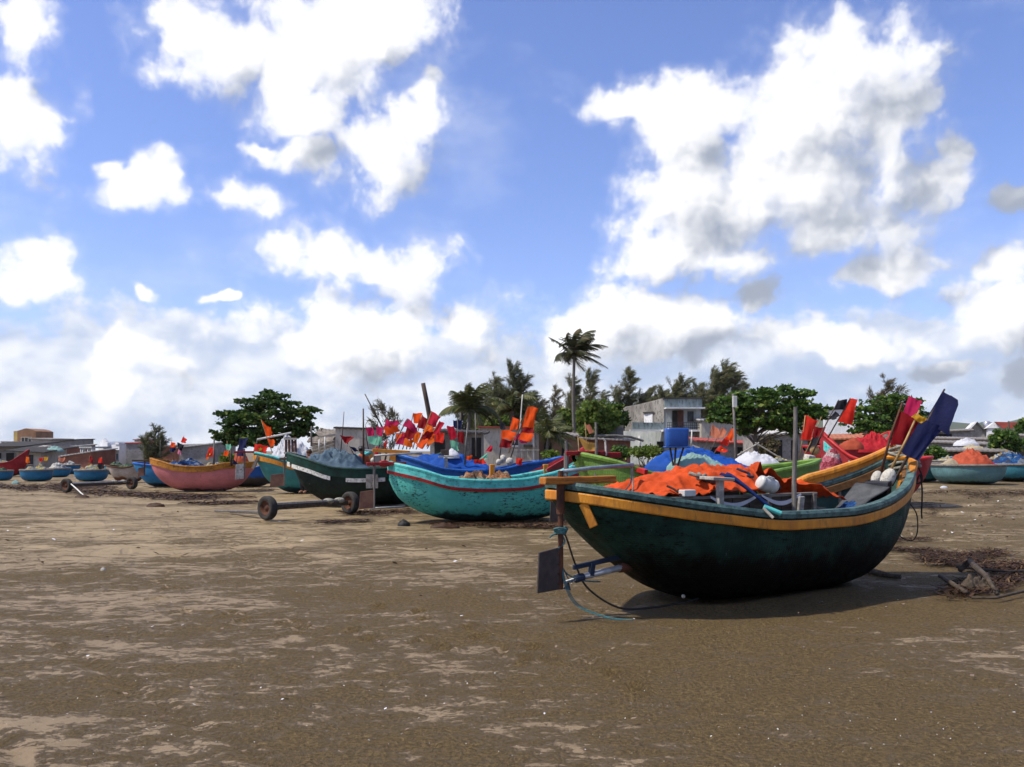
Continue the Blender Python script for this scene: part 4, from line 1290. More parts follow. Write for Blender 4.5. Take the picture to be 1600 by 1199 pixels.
# blue boat behind the pink one (both ends show)
BL = std_boat('fishing_boat', 'light blue fishing boat half hidden behind the pink boat', 262, 41.0, R(-4), 3.2, 'hull_blue', 'wood_grey', 'blue_paint', None, mid=1.0, stern_up=1.12, bow_up=1.1, beam=.85)
BL2 = std_boat('fishing_boat', 'blue fishing boat beyond the right end of the pink boat', 388, 41.5, R(10), 3.0, 'hull_deepblue', 'wood_grey', 'blue_paint', None, mid=.85, stern_up=.95, bow_up=.95, beam=.85)
BR = std_boat('fishing_boat', 'rusty white fishing boat beyond the long-axled trolley', 200, 47.0, R(4), 2.2, 'hull_rustwhite', 'wood_grey', 'rust', None, mid=.78, stern_up=.9, bow_up=.9, beam=.7)
BLE = std_boat('fishing_boat', 'red fishing boat with raised prow beside the blue basket boats', 2, 58.0, R(3), 3.6, 'hull_red', 'wood_grey', 'red_paint', None, mid=.85, stern_up=1.0, bow_up=1.75, beam=.9)

# olive green boat behind the main boat
BG = std_boat('fishing_boat', 'olive green fishing boat directly behind the large dark green boat', 1095, 16.3, R(14), 5.0, 'hull_olive', 'green_paint', 'green_paint', None, mid=1.16, stern_up=1.64, bow_up=1.5, beam=.9)
rudder(BG, -2.72, -.2, 1.88, 1.66, .9, .45, .3, (.02, .72), ('red_paint', 'pole_grey', 'rudder_steel', 'pipe_blue'), None, .03)
_mi = MATS[BG.o.name].inverted()
def gl(px, py, d): return tuple(_mi @ W(px, py, d))
MB().bar(gl(914, 712, 15.6), gl(969, 711, 15.8), .11, .10).build('stern_beam', 'red_paint', BG.o, bevel=.015)
MB().box(gl(961, 731, 15.6), (.12, .12, .20)).build('stern_block', 'red_paint', BG.o, bevel=.015)
MB().bar(gl(966, 725, 15.6), gl(1010, 738, 15.0), .08, .09).build('stern_rail', 'bright_red_paint', BG.o, bevel=.01)
MB().tube([gl(931, 660, 15.4), gl(932, 700, 15.4), gl(930, 752, 15.4)], [.022, .026, .028], 8).build('mast', 'pole_grey', BG.o)
MB().tube([gl(929, 681.5, 15.4), gl(962, 681, 15.5), gl(985, 683, 15.6), gl(1005, 689, 15.7)], .022, 8).build('boom', 'pole_grey', BG.o)
MB().tube([gl(942, 685, 15.6), gl(946, 690, 15.6), gl(947, 712, 15.6)], .018, 7).build('stay', 'pole_white', BG.o)
# blue plastic tub on struts
bt = T('tub_on_stilts', 'blue plastic tub held up on thin struts above the blue tarpaulin', 'tub', tuple(W(1057, 722, 15.6)), 0)
rows = []
for i in range(7):
    zz = [0, .02, .05, .2, .32, .345, .35][i]; k = [.80, .93, .97, 1, 1.02, 1.0, .9][i]
    row = []
    for j in range(24):
        a = 2 * math.pi * j / 24
        cx_, sx_ = math.cos(a), math.sin(a)
        e = .35
        row.append(W(1057, 699.5, 15.6) + Vector((.205 * k * math.copysign(abs(cx_) ** e, cx_), .16 * k * math.copysign(abs(sx_) ** e, sx_), zz)))
    rows.append(row)
mbt = MB().grid(rows, True); mbt.f.append(tuple(range(23, -1, -1))); nn = len(mbt.v); mbt.f.append(tuple(range(nn - 24, nn)))
mbt.build('tub', 'plastic_blue', bt, world=True, smooth=True)
MB().box(W(1057, 699, 15.6) + Vector((0, 0, .005)), (.44, .30, .03)).build('rim', 'plastic_blue', bt, world=True, bevel=.01)
for (a, b) in ((1047, 1052), (1056, 1054), (1068, 1059)):
    MB().tube([W(a, 700, 15.6), W(b, 728, 15.6)], .018, 7).build('strut', 'pole_dark', bt, world=True)
def wtop(px, py, d): return W(px, py, d)
# tarps on the olive boat
c = W(1090, 732, 16.6)
heap('tarpaulin', 'deep blue tarpaulin draped over the olive green boat', 'tarpaulin', c, 1.10, .55, .34, R(12), 'tarp_blue', 3, sharp=.7, amp=.20, freq=1.7, prof=lambda x, y: 1.08 - .38 * x)
c = W(1090, 731, 16.0)
heap('tarpaulin', 'pale green tarpaulin below the blue one behind the orange tarpaulin', 'tarpaulin', c, .62, .30, .24, R(12), 'tarp_palegreen', 8, sharp=.5, amp=.22, freq=2.4, prof=lambda x, y: 1.0 - .45 * x)
c = W(1180, 727, 21.5)
heap('tarpaulin', 'white tarpaulin mound beyond the tall stake', 'tarpaulin', c, .62, .5, .30, 0, 'tarp_white', 14, sharp=.9, amp=.14)
# blue and grey tarps on the other boats
heap('tarpaulin', 'bright blue tarpaulin heaped on the deep blue boat', 'tarpaulin', BB.w(-.75, .1, 1.16), 1.35, .5, .36, BB.o.rotation_euler.z - .10, 'tarp_blue', 21, amp=.25, freq=1.8, prof=lambda x, y: 1.15 - .6 * x)
heap('cloth', 'white bundle tucked into the bright blue tarpaulin', 'cloth', BB.w(-.75, -.15, 1.55), .22, .2, .2, 0, 'tarp_white', 22, amp=.3, n=16)
heap('tarpaulin', 'grey-blue tarpaulin mound on the dark green boat behind the trolley', 'tarpaulin', BD.w(-1.05, 0, 1.08), 1.15, .75, .60, BD.o.rotation_euler.z, 'tarp_greyblue', 25, sharp=.75, amp=.28, freq=1.5)
heap('tarpaulin', 'blue net bundle in the pink boat', 'net', BP.w(-.75, 0, 1.0), .9, .5, .34, 0, 'net_blue', 31, amp=.3)
heap('net_pile', 'mixed net pile at the fore end of the pink boat', 'net', BP.w(.6, 0, .90), .8, .5, .30, 0, 'net_mixed', 33, amp=.4)
heap('net_pile', 'rust coloured net pile in the light blue boat', 'net', BL.w(-.2, 0, .82), 1.0, .5, .42, 0, 'net_rust', 34, amp=.4)
heap('net_pile', 'net pile in the rusty white boat', 'net', BR.w(0, 0, .62), .8, .4, .35, 0, 'net_green', 35, amp=.4)
heap('net_pile', 'mixed net pile in the red boat at the far left', 'net', BLE.w(-.4, 0, .7), 1.1, .5, .45, 0, 'net_mixed', 36, amp=.4)
heap('net_pile', 'white and grey net pile amidships in the olive green boat', 'net', BG.w(1.0, .1, .95), .7, .5, .35, 0, 'net_white', 37, amp=.45)
heap('net_pile', 'red and brown net pile in the teal boat', 'net', BT.w(-.1, .15, .72), 1.1, .5, .42, 0, 'net_rust', 38, amp=.45)

# red and turquoise boat at the right, bow up, facing us
BX = std_boat('fishing_boat', 'red fishing boat with turquoise panels beyond the bow of the dark green boat', 1366, 24.0, R(168), 2.9, 'hull_red', 'wood_grey', 'bright_red_paint', None, mid=1.15, stern_up=1.3, bow_up=2.05, beam=1.0)
BX.sweep('side_panel', 'teal_paint', [(.0, -.62), (.03, -.62), (.035, -.12), (.0, -.12)], -.35, .55, 1, 20)
BX.sweep('side_panel', 'teal_paint', [(.0, -.40), (.03, -.40), (.035, -.15), (.0, -.15)], .70, .93, 1, 12)
BY = std_boat('fishing_boat', 'red boat with pointed prow behind the red and turquoise boat', 1325, 30.0, R(10), 3.2, 'hull_red', 'wood_grey', 'bright_red_paint', None, mid=1.35, stern_up=1.45, bow_up=1.95, beam=.9)
heap('tarpaulin', 'crimson tarpaulin peaked over the boat under the broad-leaved tree', 'tarpaulin', W(1362, 705, 29.5), .95, .6, .62, 0, 'tarp_red', 41, sharp=.5, amp=.15)
heap('net_pile', 'pink net bundle beside the red and turquoise boat', 'net', W(1297, 735, 21.5), .34, .3, .46, 0, 'net_pink', 42, sharp=.8, amp=.4, n=18)
heap('net_pile', 'orange tarpaulin scrap on the red and turquoise boat', 'tarpaulin', W(1330, 700, 24), .35, .3, .26, 0, 'tarp_salmon', 43, amp=.3, n=16)
tag(MB().box(W(1264, 719, 18.6), (.20, .16, .22), (0.2, .1, .5)).build('float_box', 'foam_white', bevel=.02), 'grey foam block tied at the foot of the flag poles behind the stake', 'float')
mbd = MB().lathe([(0, -.03), (.09, -.03), (.11, 0), (.09, .03), (0, .03)], 18, Matrix.Translation(W(1273, 704, 18.8)) @ Matrix.Rotation(R(80), 4, 'X'))
tag(mbd.build('float_disc', 'bamboo', smooth=True), 'round tan float disc on the flag poles beyond the stake', 'float')

# ================================================================== basket boats (round coracles)
def basket(label, px, py_bottom, rx, hgt, mat, rim='wood_grey', yaw=0.0, ry=None, tilt=None, d=None, group='round basket boats'):
    if d is None:
        g = G(px, py_bottom)
    else:
        c = W(px, py_bottom, d); g = Vector((c.x, d, gh(c.x, d)))
    ry = ry or rx
    o = T('basket_boat', label, 'basket boat', g + Vector((0, ry * .85, 0)), yaw, group, tilt)
    S = Matrix.Diagonal((rx, ry, 1, 1))
    prof = [(0.0, 0.0), (.45, .005), (.68, .05 * hgt), (.84, .20 * hgt), (.94, .45 * hgt), (.985, .72 * hgt), (1.0, hgt)]
    inn = [(.965, hgt), (.95, .72 * hgt), (.90, .47 * hgt), (.80, .26 * hgt), (.6, .12 * hgt), (0, .10 * hgt)]
    MB().lathe(prof, 36, S).build('hull', mat, o, smooth=True)
    MB().lathe(inn, 28, S).build('hull_lining', 'wood_grey', o, smooth=True)
    MB().lathe([(.955, hgt - .01), (.955, hgt + .045), (1.0, hgt + .055), (1.03, hgt + .03), (1.03, hgt - .03), (1.0, hgt - .04)], 36, S).build('rim', rim, o, smooth=True)
    return o, g + Vector((0, ry * .85, 0))

def fill(o_c, label, rx, h, mat, seed, z, amp=.4, sharp=.9, dx=0, dy=0, name='net_pile', cat='net', ry=None):
    c = o_c[1] + Vector((dx, dy, z))
    return heap(name, label, cat, c, rx, ry or rx * .8, h, rnd(-.5, .5), mat, seed, amp=amp, sharp=sharp, n=24)

b1 = basket('blue basket boat with a mixed net load beside a lone wheel', 46, 752.5, .86, .62, 'basket_blue')
fill(b1, 'yellow and pale net load in the basket boat beside a lone wheel', .75, .42, 'net_mixed', 51, .42)
b2 = basket('blue basket boat with a pale net load behind the left trolley wheel', 132.5, 752.5, .90, .62, 'basket_blue')
fill(b2, 'pale net load in the basket boat behind the left trolley wheel', .75, .46, 'net_mixed', 52, .42)
b3 = basket('blue basket boat set back between two nearer blue baskets', 83, 746, .75, .55, 'basket_blue')
fill(b3, 'pale net load in the set-back basket boat', .65, .45, 'net_white', 53, .40)
b4 = basket('dark blue basket boat cut by the left edge of the picture', -8, 751.5, .66, .55, 'basket_blue')
fill(b4, 'net load in the basket boat at the left edge of the picture', .5, .3, 'net_green', 54, .40)
b5 = basket('tall blue basket boat between the pink and turquoise boats', 408, 756, .62, .86, 'basket_blue')
fill(b5, 'brown net load between the pink and turquoise boats', .5, .35, 'net_rust', 55, .7)
b6 = basket('blue basket boat beyond the tiller of the dark green boat', 935, 748, 1.0, .82, 'basket_blue')
fill(b6, 'white net bundle in the basket boat beyond the tiller', .7, .3, 'net_white', 56, .7)
b7 = basket('pale blue basket boat under a salmon tarpaulin at the right', 1537, 757.5, 1.34, .72, 'basket_pale')
fill(b7, 'salmon tarpaulin mound on the pale basket boat', .88, .72, 'tarp_salmon', 57, .60, .16, .8, .12, 0, 'tarpaulin', 'tarpaulin')
fill(b7, 'red and cream cloth on the left of the pale basket boat', .42, .30, 'tarp_cream', 58, .62, .4, .9, -.85, -.2, 'cloth', 'cloth')
fill(b7, 'crimson cloth edge on the right of the pale basket boat', .35, .22, 'tarp_red', 59, .62, .4, .9, .75, -.3, 'cloth', 'cloth')
b8 = basket('teal basket boat with a rope over its side, beyond the bow', 1448, 753.5, 1.15, .74, 'basket_teal')
fill(b8, 'blue and grey net load in the teal basket boat beyond the bow', .95, .28, 'net_blue', 60, .62)
rope('rope', 'rope_pale', [G(1446, 752) + Vector((0, .1, .90)), G(1446, 752) + Vector((0, -.03, .72)), G(1447, 752) + Vector((0.03, -.05, .45)), G(1449, 752) + Vector((.02, -.02, .25)), G(1453, 752) + Vector((.05, -.02, .2)), G(1460, 752) + Vector((.1, 0, .5))], .018, label='pale rope hanging over the side of the teal basket boat')
b9 = basket('teal basket boat behind the salmon tarpaulin, cut by the right edge', 1608, 752.5, 1.15, .70, 'basket_teal')
fill(b9, 'blue tarpaulin and net load at the right edge of the picture', 1.0, .6, 'net_blue', 61, .55)
b10 = basket('blue basket boat further back beyond the teal basket boat', 1500, 740, 1.2, .70, 'basket_teal')
fill(b10, 'pale net load in the basket boat further back at the right', 1.0, .35, 'net_mixed', 62, .6)
b11 = basket('blue basket boat far back near the right edge', 1585, 737, 1.3, .75, 'basket_blue')
fill(b11, 'orange and blue tarpaulins piled in the far right basket boat', 1.1, .55, 'net_mixed', 63, .6)
b12 = basket('small blue basket boat with orange floats under the navy flags', 1442, 737, .85, .6, 'basket_blue')
fill(b12, 'orange float pile in the small basket boat under the navy flags', .6, .4, 'flag_amber', 64, .5)
b13 = basket('blue basket boat between the blue boat and the orange flags', 850, 741, 1.2, .80, 'basket_blue')
fill(b13, 'white net bundle in the basket boat behind the teal boat', .6, .4, 'net_white', 65, .7)
for i, (px, py, rr, mt, nm, lb) in enumerate([
        (100, 741, .8, 'basket_blue', 'net_white', 'basket boat far back between the two loaded blue baskets'),
        (20, 742, .9, 'basket_teal', 'net_rust', 'basket boat far back in front of the dark sheds'),
        (175, 742, .8, 'basket_teal', 'net_green', 'basket boat far back in front of the white gabled house'),
        (235, 740, .8, 'basket_blue', 'net_rust', 'basket boat far back before the small pine'),
        (440, 742, .9, 'basket_teal', 'net_mixed', 'basket boat far back under the left broad-leaved tree'),
        (520, 741, .9, 'basket_blue', 'net_white', 'basket boat far back before the thatched shed'),
        (1220, 738, 1.0, 'basket_teal', 'net_mixed', 'basket boat far back under the right broad-leaved tree'),
        (1400, 735, 1.0, 'basket_blue', 'net_white', 'basket boat far back beside the crimson tarpaulin'),
        (1545, 733, 1.0, 'basket_blue', 'net_rust', 'basket boat far back before the grey roofs'),
]):
    bb = basket('small ' + lb, px, py, rr, .65, mt)
    fill(bb, 'nets heaped in the ' + lb, rr * .8, .42, nm, 70 + i, .45)

# ================================================================== trolleys
def wheel(parent, c, axis, r, w):
    ax = Vector(axis).normalized()
    m = Matrix.Translation(Vector(c)) @ ax.to_track_quat('Z', 'Y').to_matrix().to_4x4()
    o = MB().lathe([(r * .62, -w * .42), (r * .80, -w * .5), (r * .93, -w * .46), (r, -w * .28), (r, w * .28), (r * .93, w * .46), (r * .80, w * .5), (r * .62, w * .42), (r * .60, 0), (r * .62, -w * .42)], 30, m).build('tyre', 'tyre', parent, world=True, smooth=True)
    MB().lathe([(0, w * .20), (r * .18, w * .20), (r * .2, w * .12), (r * .45, w * .10), (r * .55, w * .34), (r * .63, w * .40), (r * .63, -w * .40), (r * .55, -w * .34), (r * .45, -w * .1), (r * .2, -w * .12), (r * .18, -w * .2), (0, -w * .2)], 24, m).build('rim', 'rust', o, world=True, smooth=True)
    return o

def trolley(label, pa, pb, r, draw, beam_r=.06, pale=True):
    a = Vector((pa[0], pa[1], r + gh(*pa[:2]))); b = Vector((pb[0], pb[1], r + gh(*pb[:2])))
    o = T('boat_trolley', label, 'trolley', ((a.x + b.x) / 2, (a.y + b.y) / 2, 0), 0, 'two-wheeled boat trolleys')
    ax = b - a
    wheel(o, a, ax, r, .20); wheel(o, b, ax, r, .20)
    u = ax.normalized()
    MB().bar(a + u * .1, b - u * .1, .10, .12).build('axle_beam', 'wood_dark', o, world=True, bevel=.01)
    MB().bar(a + u * .2 + Vector((0, 0, .09)), b - u * .3 + Vector((0, 0, .09)), .06, .05).build('axle_board', 'pole_white' if pale else 'wood_pale', o, world=True)
    for f in (.72, .86):
        c = a.lerp(b, f)
        MB().ball(c + Vector((0, 0, .08)), .10, 10, 8, (1.5, 1, .8)).build('rope_lashing', 'rope_pale', o, world=True, smooth=True)
    for (p, e) in draw:
        MB().tube([Vector(p), Vector(p).lerp(Vector(e), .5) + Vector((0, 0, .01)), Vector(e)], .025, 8).build('drawbar', 'pole_white' if pale and p[2] > .2 else 'pole_grey', o, world=True)
    return o
ga = G(418, 813); gb = G(547, 803)
trolley('two-wheeled boat trolley with car tyres on the open sand', (ga.x, ga.y), (gb.x, gb.y), .30, [((ga.x - .05, ga.y + .2, .18), (G(336, 800).x, G(336, 800).y, .03)), ((ga.x - .05, ga.y + .35, .12), (G(360, 802).x, G(360, 802).y, .03))], pale=False)
ga = G(104, 770); gb = G(206, 765)
trolley('long-axled trolley with two wheels before the blue basket boats', (ga.x, ga.y), (gb.x, gb.y), .29, [((ga.x + .1, ga.y + .1, .38), (G(131, 776).x, G(131, 776).y, .03))])
wl = T('wheel', 'lone dark wheel standing beside the blue basket boat', 'wheel', tuple(G(74, 751)), 0)
wheel(wl, G(74, 751) + Vector((0, 0, .28)), (.5, -.85, 0), .28, .2)
# ================================================================== flags on the other boats
def other_flags():
    A = C(180, 660, 7.27); gr = 'flags on the pink boat'
    flagpole('thin pole with orange flag above navy flag on the pink boat', A(665, 445), A(640, 195), 36.3, [('orange', q(A, (640, 225), (625, 280), (690, 285), (705, 245))), ('navy', q(A, (630, 287), (620, 332), (690, 335), (695, 292)))], group=gr)
    flagpole('leaning pole with red, black and pink flags on the pink boat', A(700, 450), A(782, 150), 36.6, [('red', q(A, (772, 168), (745, 225), (812, 237), (826, 195))), ('black', q(A, (708, 232), (715, 300), (758, 322), (790, 265))), ('pink', q(A, (720, 310), (708, 355), (750, 372), (756, 330)))], group=gr)
    flagpole('thick post with red yellow-star flag amidships on the pink boat', A(1120, 500), A(1124, 185), 36.5, [('red', q(A, (1115, 288), (1118, 338), (1035, 340), (1045, 290))), ('red', q(A, (1120, 345), (1112, 392), (1022, 390), (1033, 345)), True), ('amber', q(A, (1065, 396), (1055, 420), (1020, 420), (1030, 395)))], r=.045, mat='pole_grey', group=gr)
    flagpole('pole with mint flag above orange flag on the pink boat', A(1300, 480), A(1270, 210), 36.4, [('mint', q(A, (1255, 255), (1270, 320), (1325, 310), (1330, 250))), ('orange', q(A, (1245, 325), (1228, 378), (1290, 385), (1297, 330)))], group=gr)
    flagpole('pole with two square navy flags at the end of the pink boat', A(1370, 490), A(1424, 150), 36.0, [('navy', q(A, (1416, 188), (1403, 292), (1505, 297), (1522, 190))), ('navy', q(A, (1396, 297), (1384, 378), (1487, 382), (1497, 302))), ('navy', q(A, (1340, 418), (1338, 470), (1425, 492), (1370, 440)))], mat='pole_dark', group=gr)
    flagpole('bare dark post standing in the pink boat', A(1322, 500), A(1315, 300), 36.2, r=.04, mat='pole_dark', group=gr)
    flagpole('bare thin pole beside the small pine', A(512, 440), A(512, 200), 41.0, mat='pole_grey', group='bare poles among the boats')
    B_ = C(380, 640, 7.27)
    flagpole('red flag with yellow star above the turquoise boat', B_(150, 640), B_(155, 335), 34.5, [('red', q(B_, (140, 392), (120, 492), (275, 503), (285, 420)), True)], mat='pole_grey', group='flags on the turquoise boat')
    flagpole('leaning pole with three orange-red pennants before the tree', B_(335, 500), B_(203, 112), 35.0, [('orange', q(B_, (205, 120), (240, 200), (300, 198), (262, 170))), ('orange', q(B_, (235, 200), (262, 308), (332, 290), (326, 208))), ('orange', q(B_, (280, 335), (308, 428), (372, 402), (366, 350)))], group='flags on the turquoise boat')
    flagpole('dark slanting pole with a maroon pennant on the dark green boat', B_(1108, 480), B_(1146, 25), 27.0, [('maroon', q(B_, (1105, 295), (1150, 370), (1190, 392), (1253, 322)))], mat='pole_dark', group='flags on the dark green boat behind the trolley')
    flagpole('tall bare dark pole rising from the dark green boat', B_(1368, 620), B_(1364, -10), 26.8, r=.03, mat='pole_dark', group='flags on the dark green boat behind the trolley')
    flagpole('short pole with a navy pennant beside the person in orange', B_(1270, 540), B_(1205, 412), 27.5, [('navy', q(B_, (1205, 415), (1262, 475), (1312, 475), (1290, 445)))], mat='pole_dark', group='flags on the dark green boat behind the trolley')
    for k, (x, y0, y1) in enumerate(((775, 420, 190), (865, 480, 340), (930, 470, 310))):
        flagpole(('thin grey pole in front of the thatched shed', 'short pale post in front of the thatched shed', 'pale post nearest the white shed wall')[k], B_(x, y0), B_(x, y1), 48, r=.05, mat='pole_grey' if k == 0 else 'pole_white', group='bare poles among the boats')
    D_ = C(570, 590, 8.0); gr = 'flag cluster behind the teal boat'
    d = 25.2
    flagpole('leftmost pole of the flag cluster, magenta flag over mint flag', D_(45, 900), D_(10, 600), d, [('magenta', q(D_, (20, 630), (45, 738), (125, 715), (105, 625))), ('mint', q(D_, (35, 740), (55, 822), (140, 842), (150, 740)))], mat='pole_dark', group=gr)
    flagpole('second pole of the cluster with magenta flag over pale mint flag', D_(170, 900), D_(245, 615), d + .3, [('magenta', q(D_, (150, 620), (150, 708), (225, 738), (238, 630))), ('mint', q(D_, (165, 740), (140, 850), (205, 830), (228, 735)))], mat='pole_dark', group=gr)
    flagpole('pole with a broad orange flag under a magenta flag', D_(315, 905), D_(485, 600), d - .2, [('magenta', q(D_, (275, 528), (252, 618), (440, 600), (432, 560))), ('orange', q(D_, (238, 622), (272, 722), (442, 668), (385, 593))), ('magenta', q(D_, (440, 752), (388, 826), (480, 842), (500, 750)))], mat='pole_grey', group=gr)
    flagpole('pole with large magenta flag over a dark red flag', D_(330, 895), D_(542, 515), d, [('magenta', q(D_, (532, 522), (478, 606), (652, 692), (640, 590))), ('maroon', q(D_, (540, 590), (503, 732), (602, 786), (642, 650))), ('amber', q(D_, (505, 765), (478, 842), (600, 872), (602, 790)))], mat='pole_grey', group=gr)
    flagpole('pole topped by a square orange-red flag in the cluster', D_(520, 900), D_(606, 445), d + .4, [('orange', q(D_, (605, 453), (616, 566), (690, 576), (717, 455)))], mat='pole_dark', group=gr)
    flagpole('pole with dark red flag above an amber flag in the cluster', D_(600, 890), D_(718, 455), d + .2, [('maroon', q(D_, (715, 472), (658, 616), (745, 642), (787, 535))), ('amber', q(D_, (640, 683), (603, 792), (660, 836), (707, 700)))], group=gr)
    flagpole('pole with a large crimson flag at the top of the cluster', D_(640, 900), D_(838, 420), d - .3, [('crimson', q(D_, (826, 428), (783, 572), (880, 612), (942, 490))), ('amber', q(D_, (780, 590), (713, 722), (762, 682), (872, 625))), ('maroon', q(D_, (766, 680), (703, 757), (800, 787), (858, 685))), ('orange', q(D_, (708, 765), (648, 852), (722, 892), (792, 772)))], group=gr)
    flagpole('rightmost leaning pole of the cluster with a dark red flag', D_(720, 890), D_(938, 540), d, [('crimson', q(D_, (932, 550), (858, 692), (917, 717), (992, 580))), ('amber', q(D_, (852, 755), (778, 790), (780, 862), (872, 802)))], group=gr)
    flagpole('short pole with a small red flag low in the cluster', D_(240, 925), D_(272, 765), d, [('red', q(D_, (268, 778), (232, 852), (270, 882), (277, 790)))], group=gr)
    flagpole('short pole with a red flag by the round floats', D_(110, 1000), D_(135, 860), d - .5, [('crimson', q(D_, (132, 873), (114, 962), (166, 972), (182, 880)))], group=gr, floats=[(D_(105, 1035)[0], D_(105, 1035)[1], 4.2, 4.2, 'foam_white')])
    for k, (bx, by, tx, ty, mt, lb) in enumerate((
            (560, 900, 690, 520, 'orange', 'pole with an orange flag half hidden behind the crimson flag'),
            (470, 900, 560, 640, 'red', 'low pole with a red flag in the thick of the cluster'),
            (700, 890, 800, 640, 'orange', 'pole with an orange flag under the large crimson flag'),
            (420, 900, 470, 690, 'crimson', 'low pole with a crimson flag between magenta flags'),
            (780, 890, 900, 690, 'red', 'low leaning pole with a red flag at the right of the cluster'),
            (360, 890, 400, 700, 'orange', 'low pole with an orange flag under the broad orange flag'))):
        flagpole(lb, D_(bx, by), D_(tx, ty), d + .6 + .1 * k, [(mt, q(D_, (tx, ty), (tx - 25, ty + 105), (tx + 75, ty + 125), (tx + 100, ty + 15)))], mat='pole_dark', group=gr)
    flagpole('long thin rod slanting out of the flag cluster', D_(235, 650), D_(0, 205), d + 2, r=.022, mat='pole_dark', group='bare poles among the boats')
    flagpole('upright pole with paired navy, maroon and mint flags', D_(1160, 985), D_(1158, 525), d + 1, [('navy', q(D_, (1155, 545), (1168, 645), (1115, 620), (1098, 538))), ('navy', q(D_, (1165, 540), (1175, 645), (1200, 650), (1217, 540))), ('crimson', q(D_, (1110, 618), (1152, 738), (1060, 782), (1028, 613))), ('maroon', q(D_, (1162, 690), (1175, 802), (1237, 822), (1232, 680))), ('mint', q(D_, (1068, 788), (1090, 912), (1172, 906), (1166, 810)))], mat='pole_grey', group=gr)
    flagpole('bare pole standing in the deep blue boat', D_(1253, 1095), D_(1288, 560), 23.6, r=.022, mat='pole_grey', group='bare poles among the boats')
    flagpole('bare pole before the tin shack', D_(1386, 985), D_(1380, 450), 29, r=.025, mat='pole_grey', group='bare poles among the boats')
    o = MB().tube([W(671, 690, 34), W(671, 650, 34), W(666, 624, 34), W(661, 599, 34)], [.10, .095, .09, .085], 8).build('leaning_log', 'pole_dark', smooth=True)
    tag(o, 'dark leaning log standing above the flag cluster', 'log')
    E_ = C(690, 540, 5.926); gr = 'flag cluster above the middle of the teal boat'
    d = 24.5
    flagpole('tallest leaning pole with a big orange flag above maroon and orange flags', E_(640, 1040), E_(800, 565), d, [('orange', q(E_, (800, 572), (743, 742), (840, 763), (887, 590))), ('maroon', q(E_, (765, 760), (733, 812), (835, 817), (852, 765))), ('orange', q(E_, (738, 812), (718, 872), (825, 892), (842, 817))), ('magenta', q(E_, (728, 875), (718, 897), (780, 907), (802, 892)))], mat='pole_dark', group=gr, floats=[(E_(630, 1075)[0], E_(630, 1075)[1], 6.2, 6.2, 'foam_white')])
    flagpole('pole with an orange flag and a small magenta flag, middle of its cluster', E_(620, 1000), E_(745, 670), d + .4, [('orange', q(E_, (660, 668), (633, 782), (692, 772), (727, 700))), ('magenta', q(E_, (702, 818), (668, 882), (716, 862), (738, 820)))], mat='bamboo', group=gr, floats=[(E_(565, 1052)[0], E_(565, 1052)[1], 6, 7, 'foam_white')])
    flagpole('pole with orange flag above dark red flag, left of its cluster', E_(535, 1060), E_(562, 775), d + .2, [('orange', q(E_, (560, 785), (553, 862), (652, 876), (682, 805))), ('maroon', q(E_, (556, 868), (538, 942), (632, 942), (652, 887)))], mat='pole_dark', group=gr, floats=[(E_(528, 1080)[0], E_(528, 1080)[1], 4.5, 5, 'foam_white')])
    flagpole('white bare pole behind the big orange flag', E_(712, 1000), E_(748, 455), d + 1, r=.02, mat='pole_white', group='bare poles among the boats')
    flagpole('pole with a small black cloth at the white wall', E_(580, 900), E_(530, 680), d + 1, [('black', q(E_, (530, 690), (545, 772), (582, 782), (592, 742)))], mat='pole_dark', group=gr)
    for k, (mt, lb, cs) in enumerate((('mint', 'mint cloth scrap on the deep blue boat', ((420, 1000), (350, 1050), (400, 1062), (422, 1040))), ('red', 'bright red cloth scrap lying on the deep blue boat', ((300, 1060), (308, 1095), (402, 1092), (392, 1048))), ('crimson', 'crimson cloth scrap by the yellow mooring post', ((450, 928), (408, 977), (462, 982), (472, 938))), ('orange', 'small orange cloth scrap by the bare pole', ((228, 1030), (235, 1062), (272, 1062), (282, 1018))), ('red', 'red cloth scrap beside the white floats', ((695, 1045), (690, 1100), (740, 1105), (748, 1050))))):
        mb, rows = flag_mesh(q(E_, *cs), 23.2, 300 + k, .2)
        tag(mb.build('cloth', 'flag_' + mt, smooth=True), lb, 'cloth')
    F_ = C(1040, 620, 6.154); gr = 'orange flags beyond the blue tarpaulin'
    d = 30
    flagpole('left pole of the three with pale orange flags', F_(385, 500), F_(450, 262), d, [('salmon', q(F_, (446, 270), (430, 378), (500, 406), (507, 320)))], mat='pole_grey', group=gr)
    flagpole('middle pole of the three with pale orange flags', F_(430, 520), F_(548, 285), d + .3, [('salmon', q(F_, (542, 293), (493, 392), (552, 392), (577, 335)))], mat='pole_grey', group=gr)
    flagpole('right pole of the three with orange, red and starred flags', F_(465, 545), F_(655, 303), d, [('orange', q(F_, (637, 308), (578, 397), (627, 422), (673, 340))), ('red', q(F_, (577, 390), (523, 457), (592, 472), (612, 405))), ('red', q(F_, (525, 470), (478, 517), (562, 537), (583, 515)), True)], mat='pole_grey', group=gr)
    G_ = C(1220, 600, 5.45); gr = 'flag poles beyond the tall stake'
    d = 18.8
    flagpole('upright pole with a red flag beyond the tall stake', G_(158, 640), G_(208, 270), d, [('red', q(G_, (207, 278), (174, 472), (246, 466), (297, 320)))], mat='bamboo', group=gr)
    flagpole('pole with maroon flag above a black flag', G_(185, 640), G_(345, 282), d + .2, [('maroon', q(G_, (292, 368), (268, 452), (332, 452), (362, 380))), ('black', q(G_, (272, 455), (218, 568), (266, 573), (328, 460)))], mat='bamboo', group=gr)
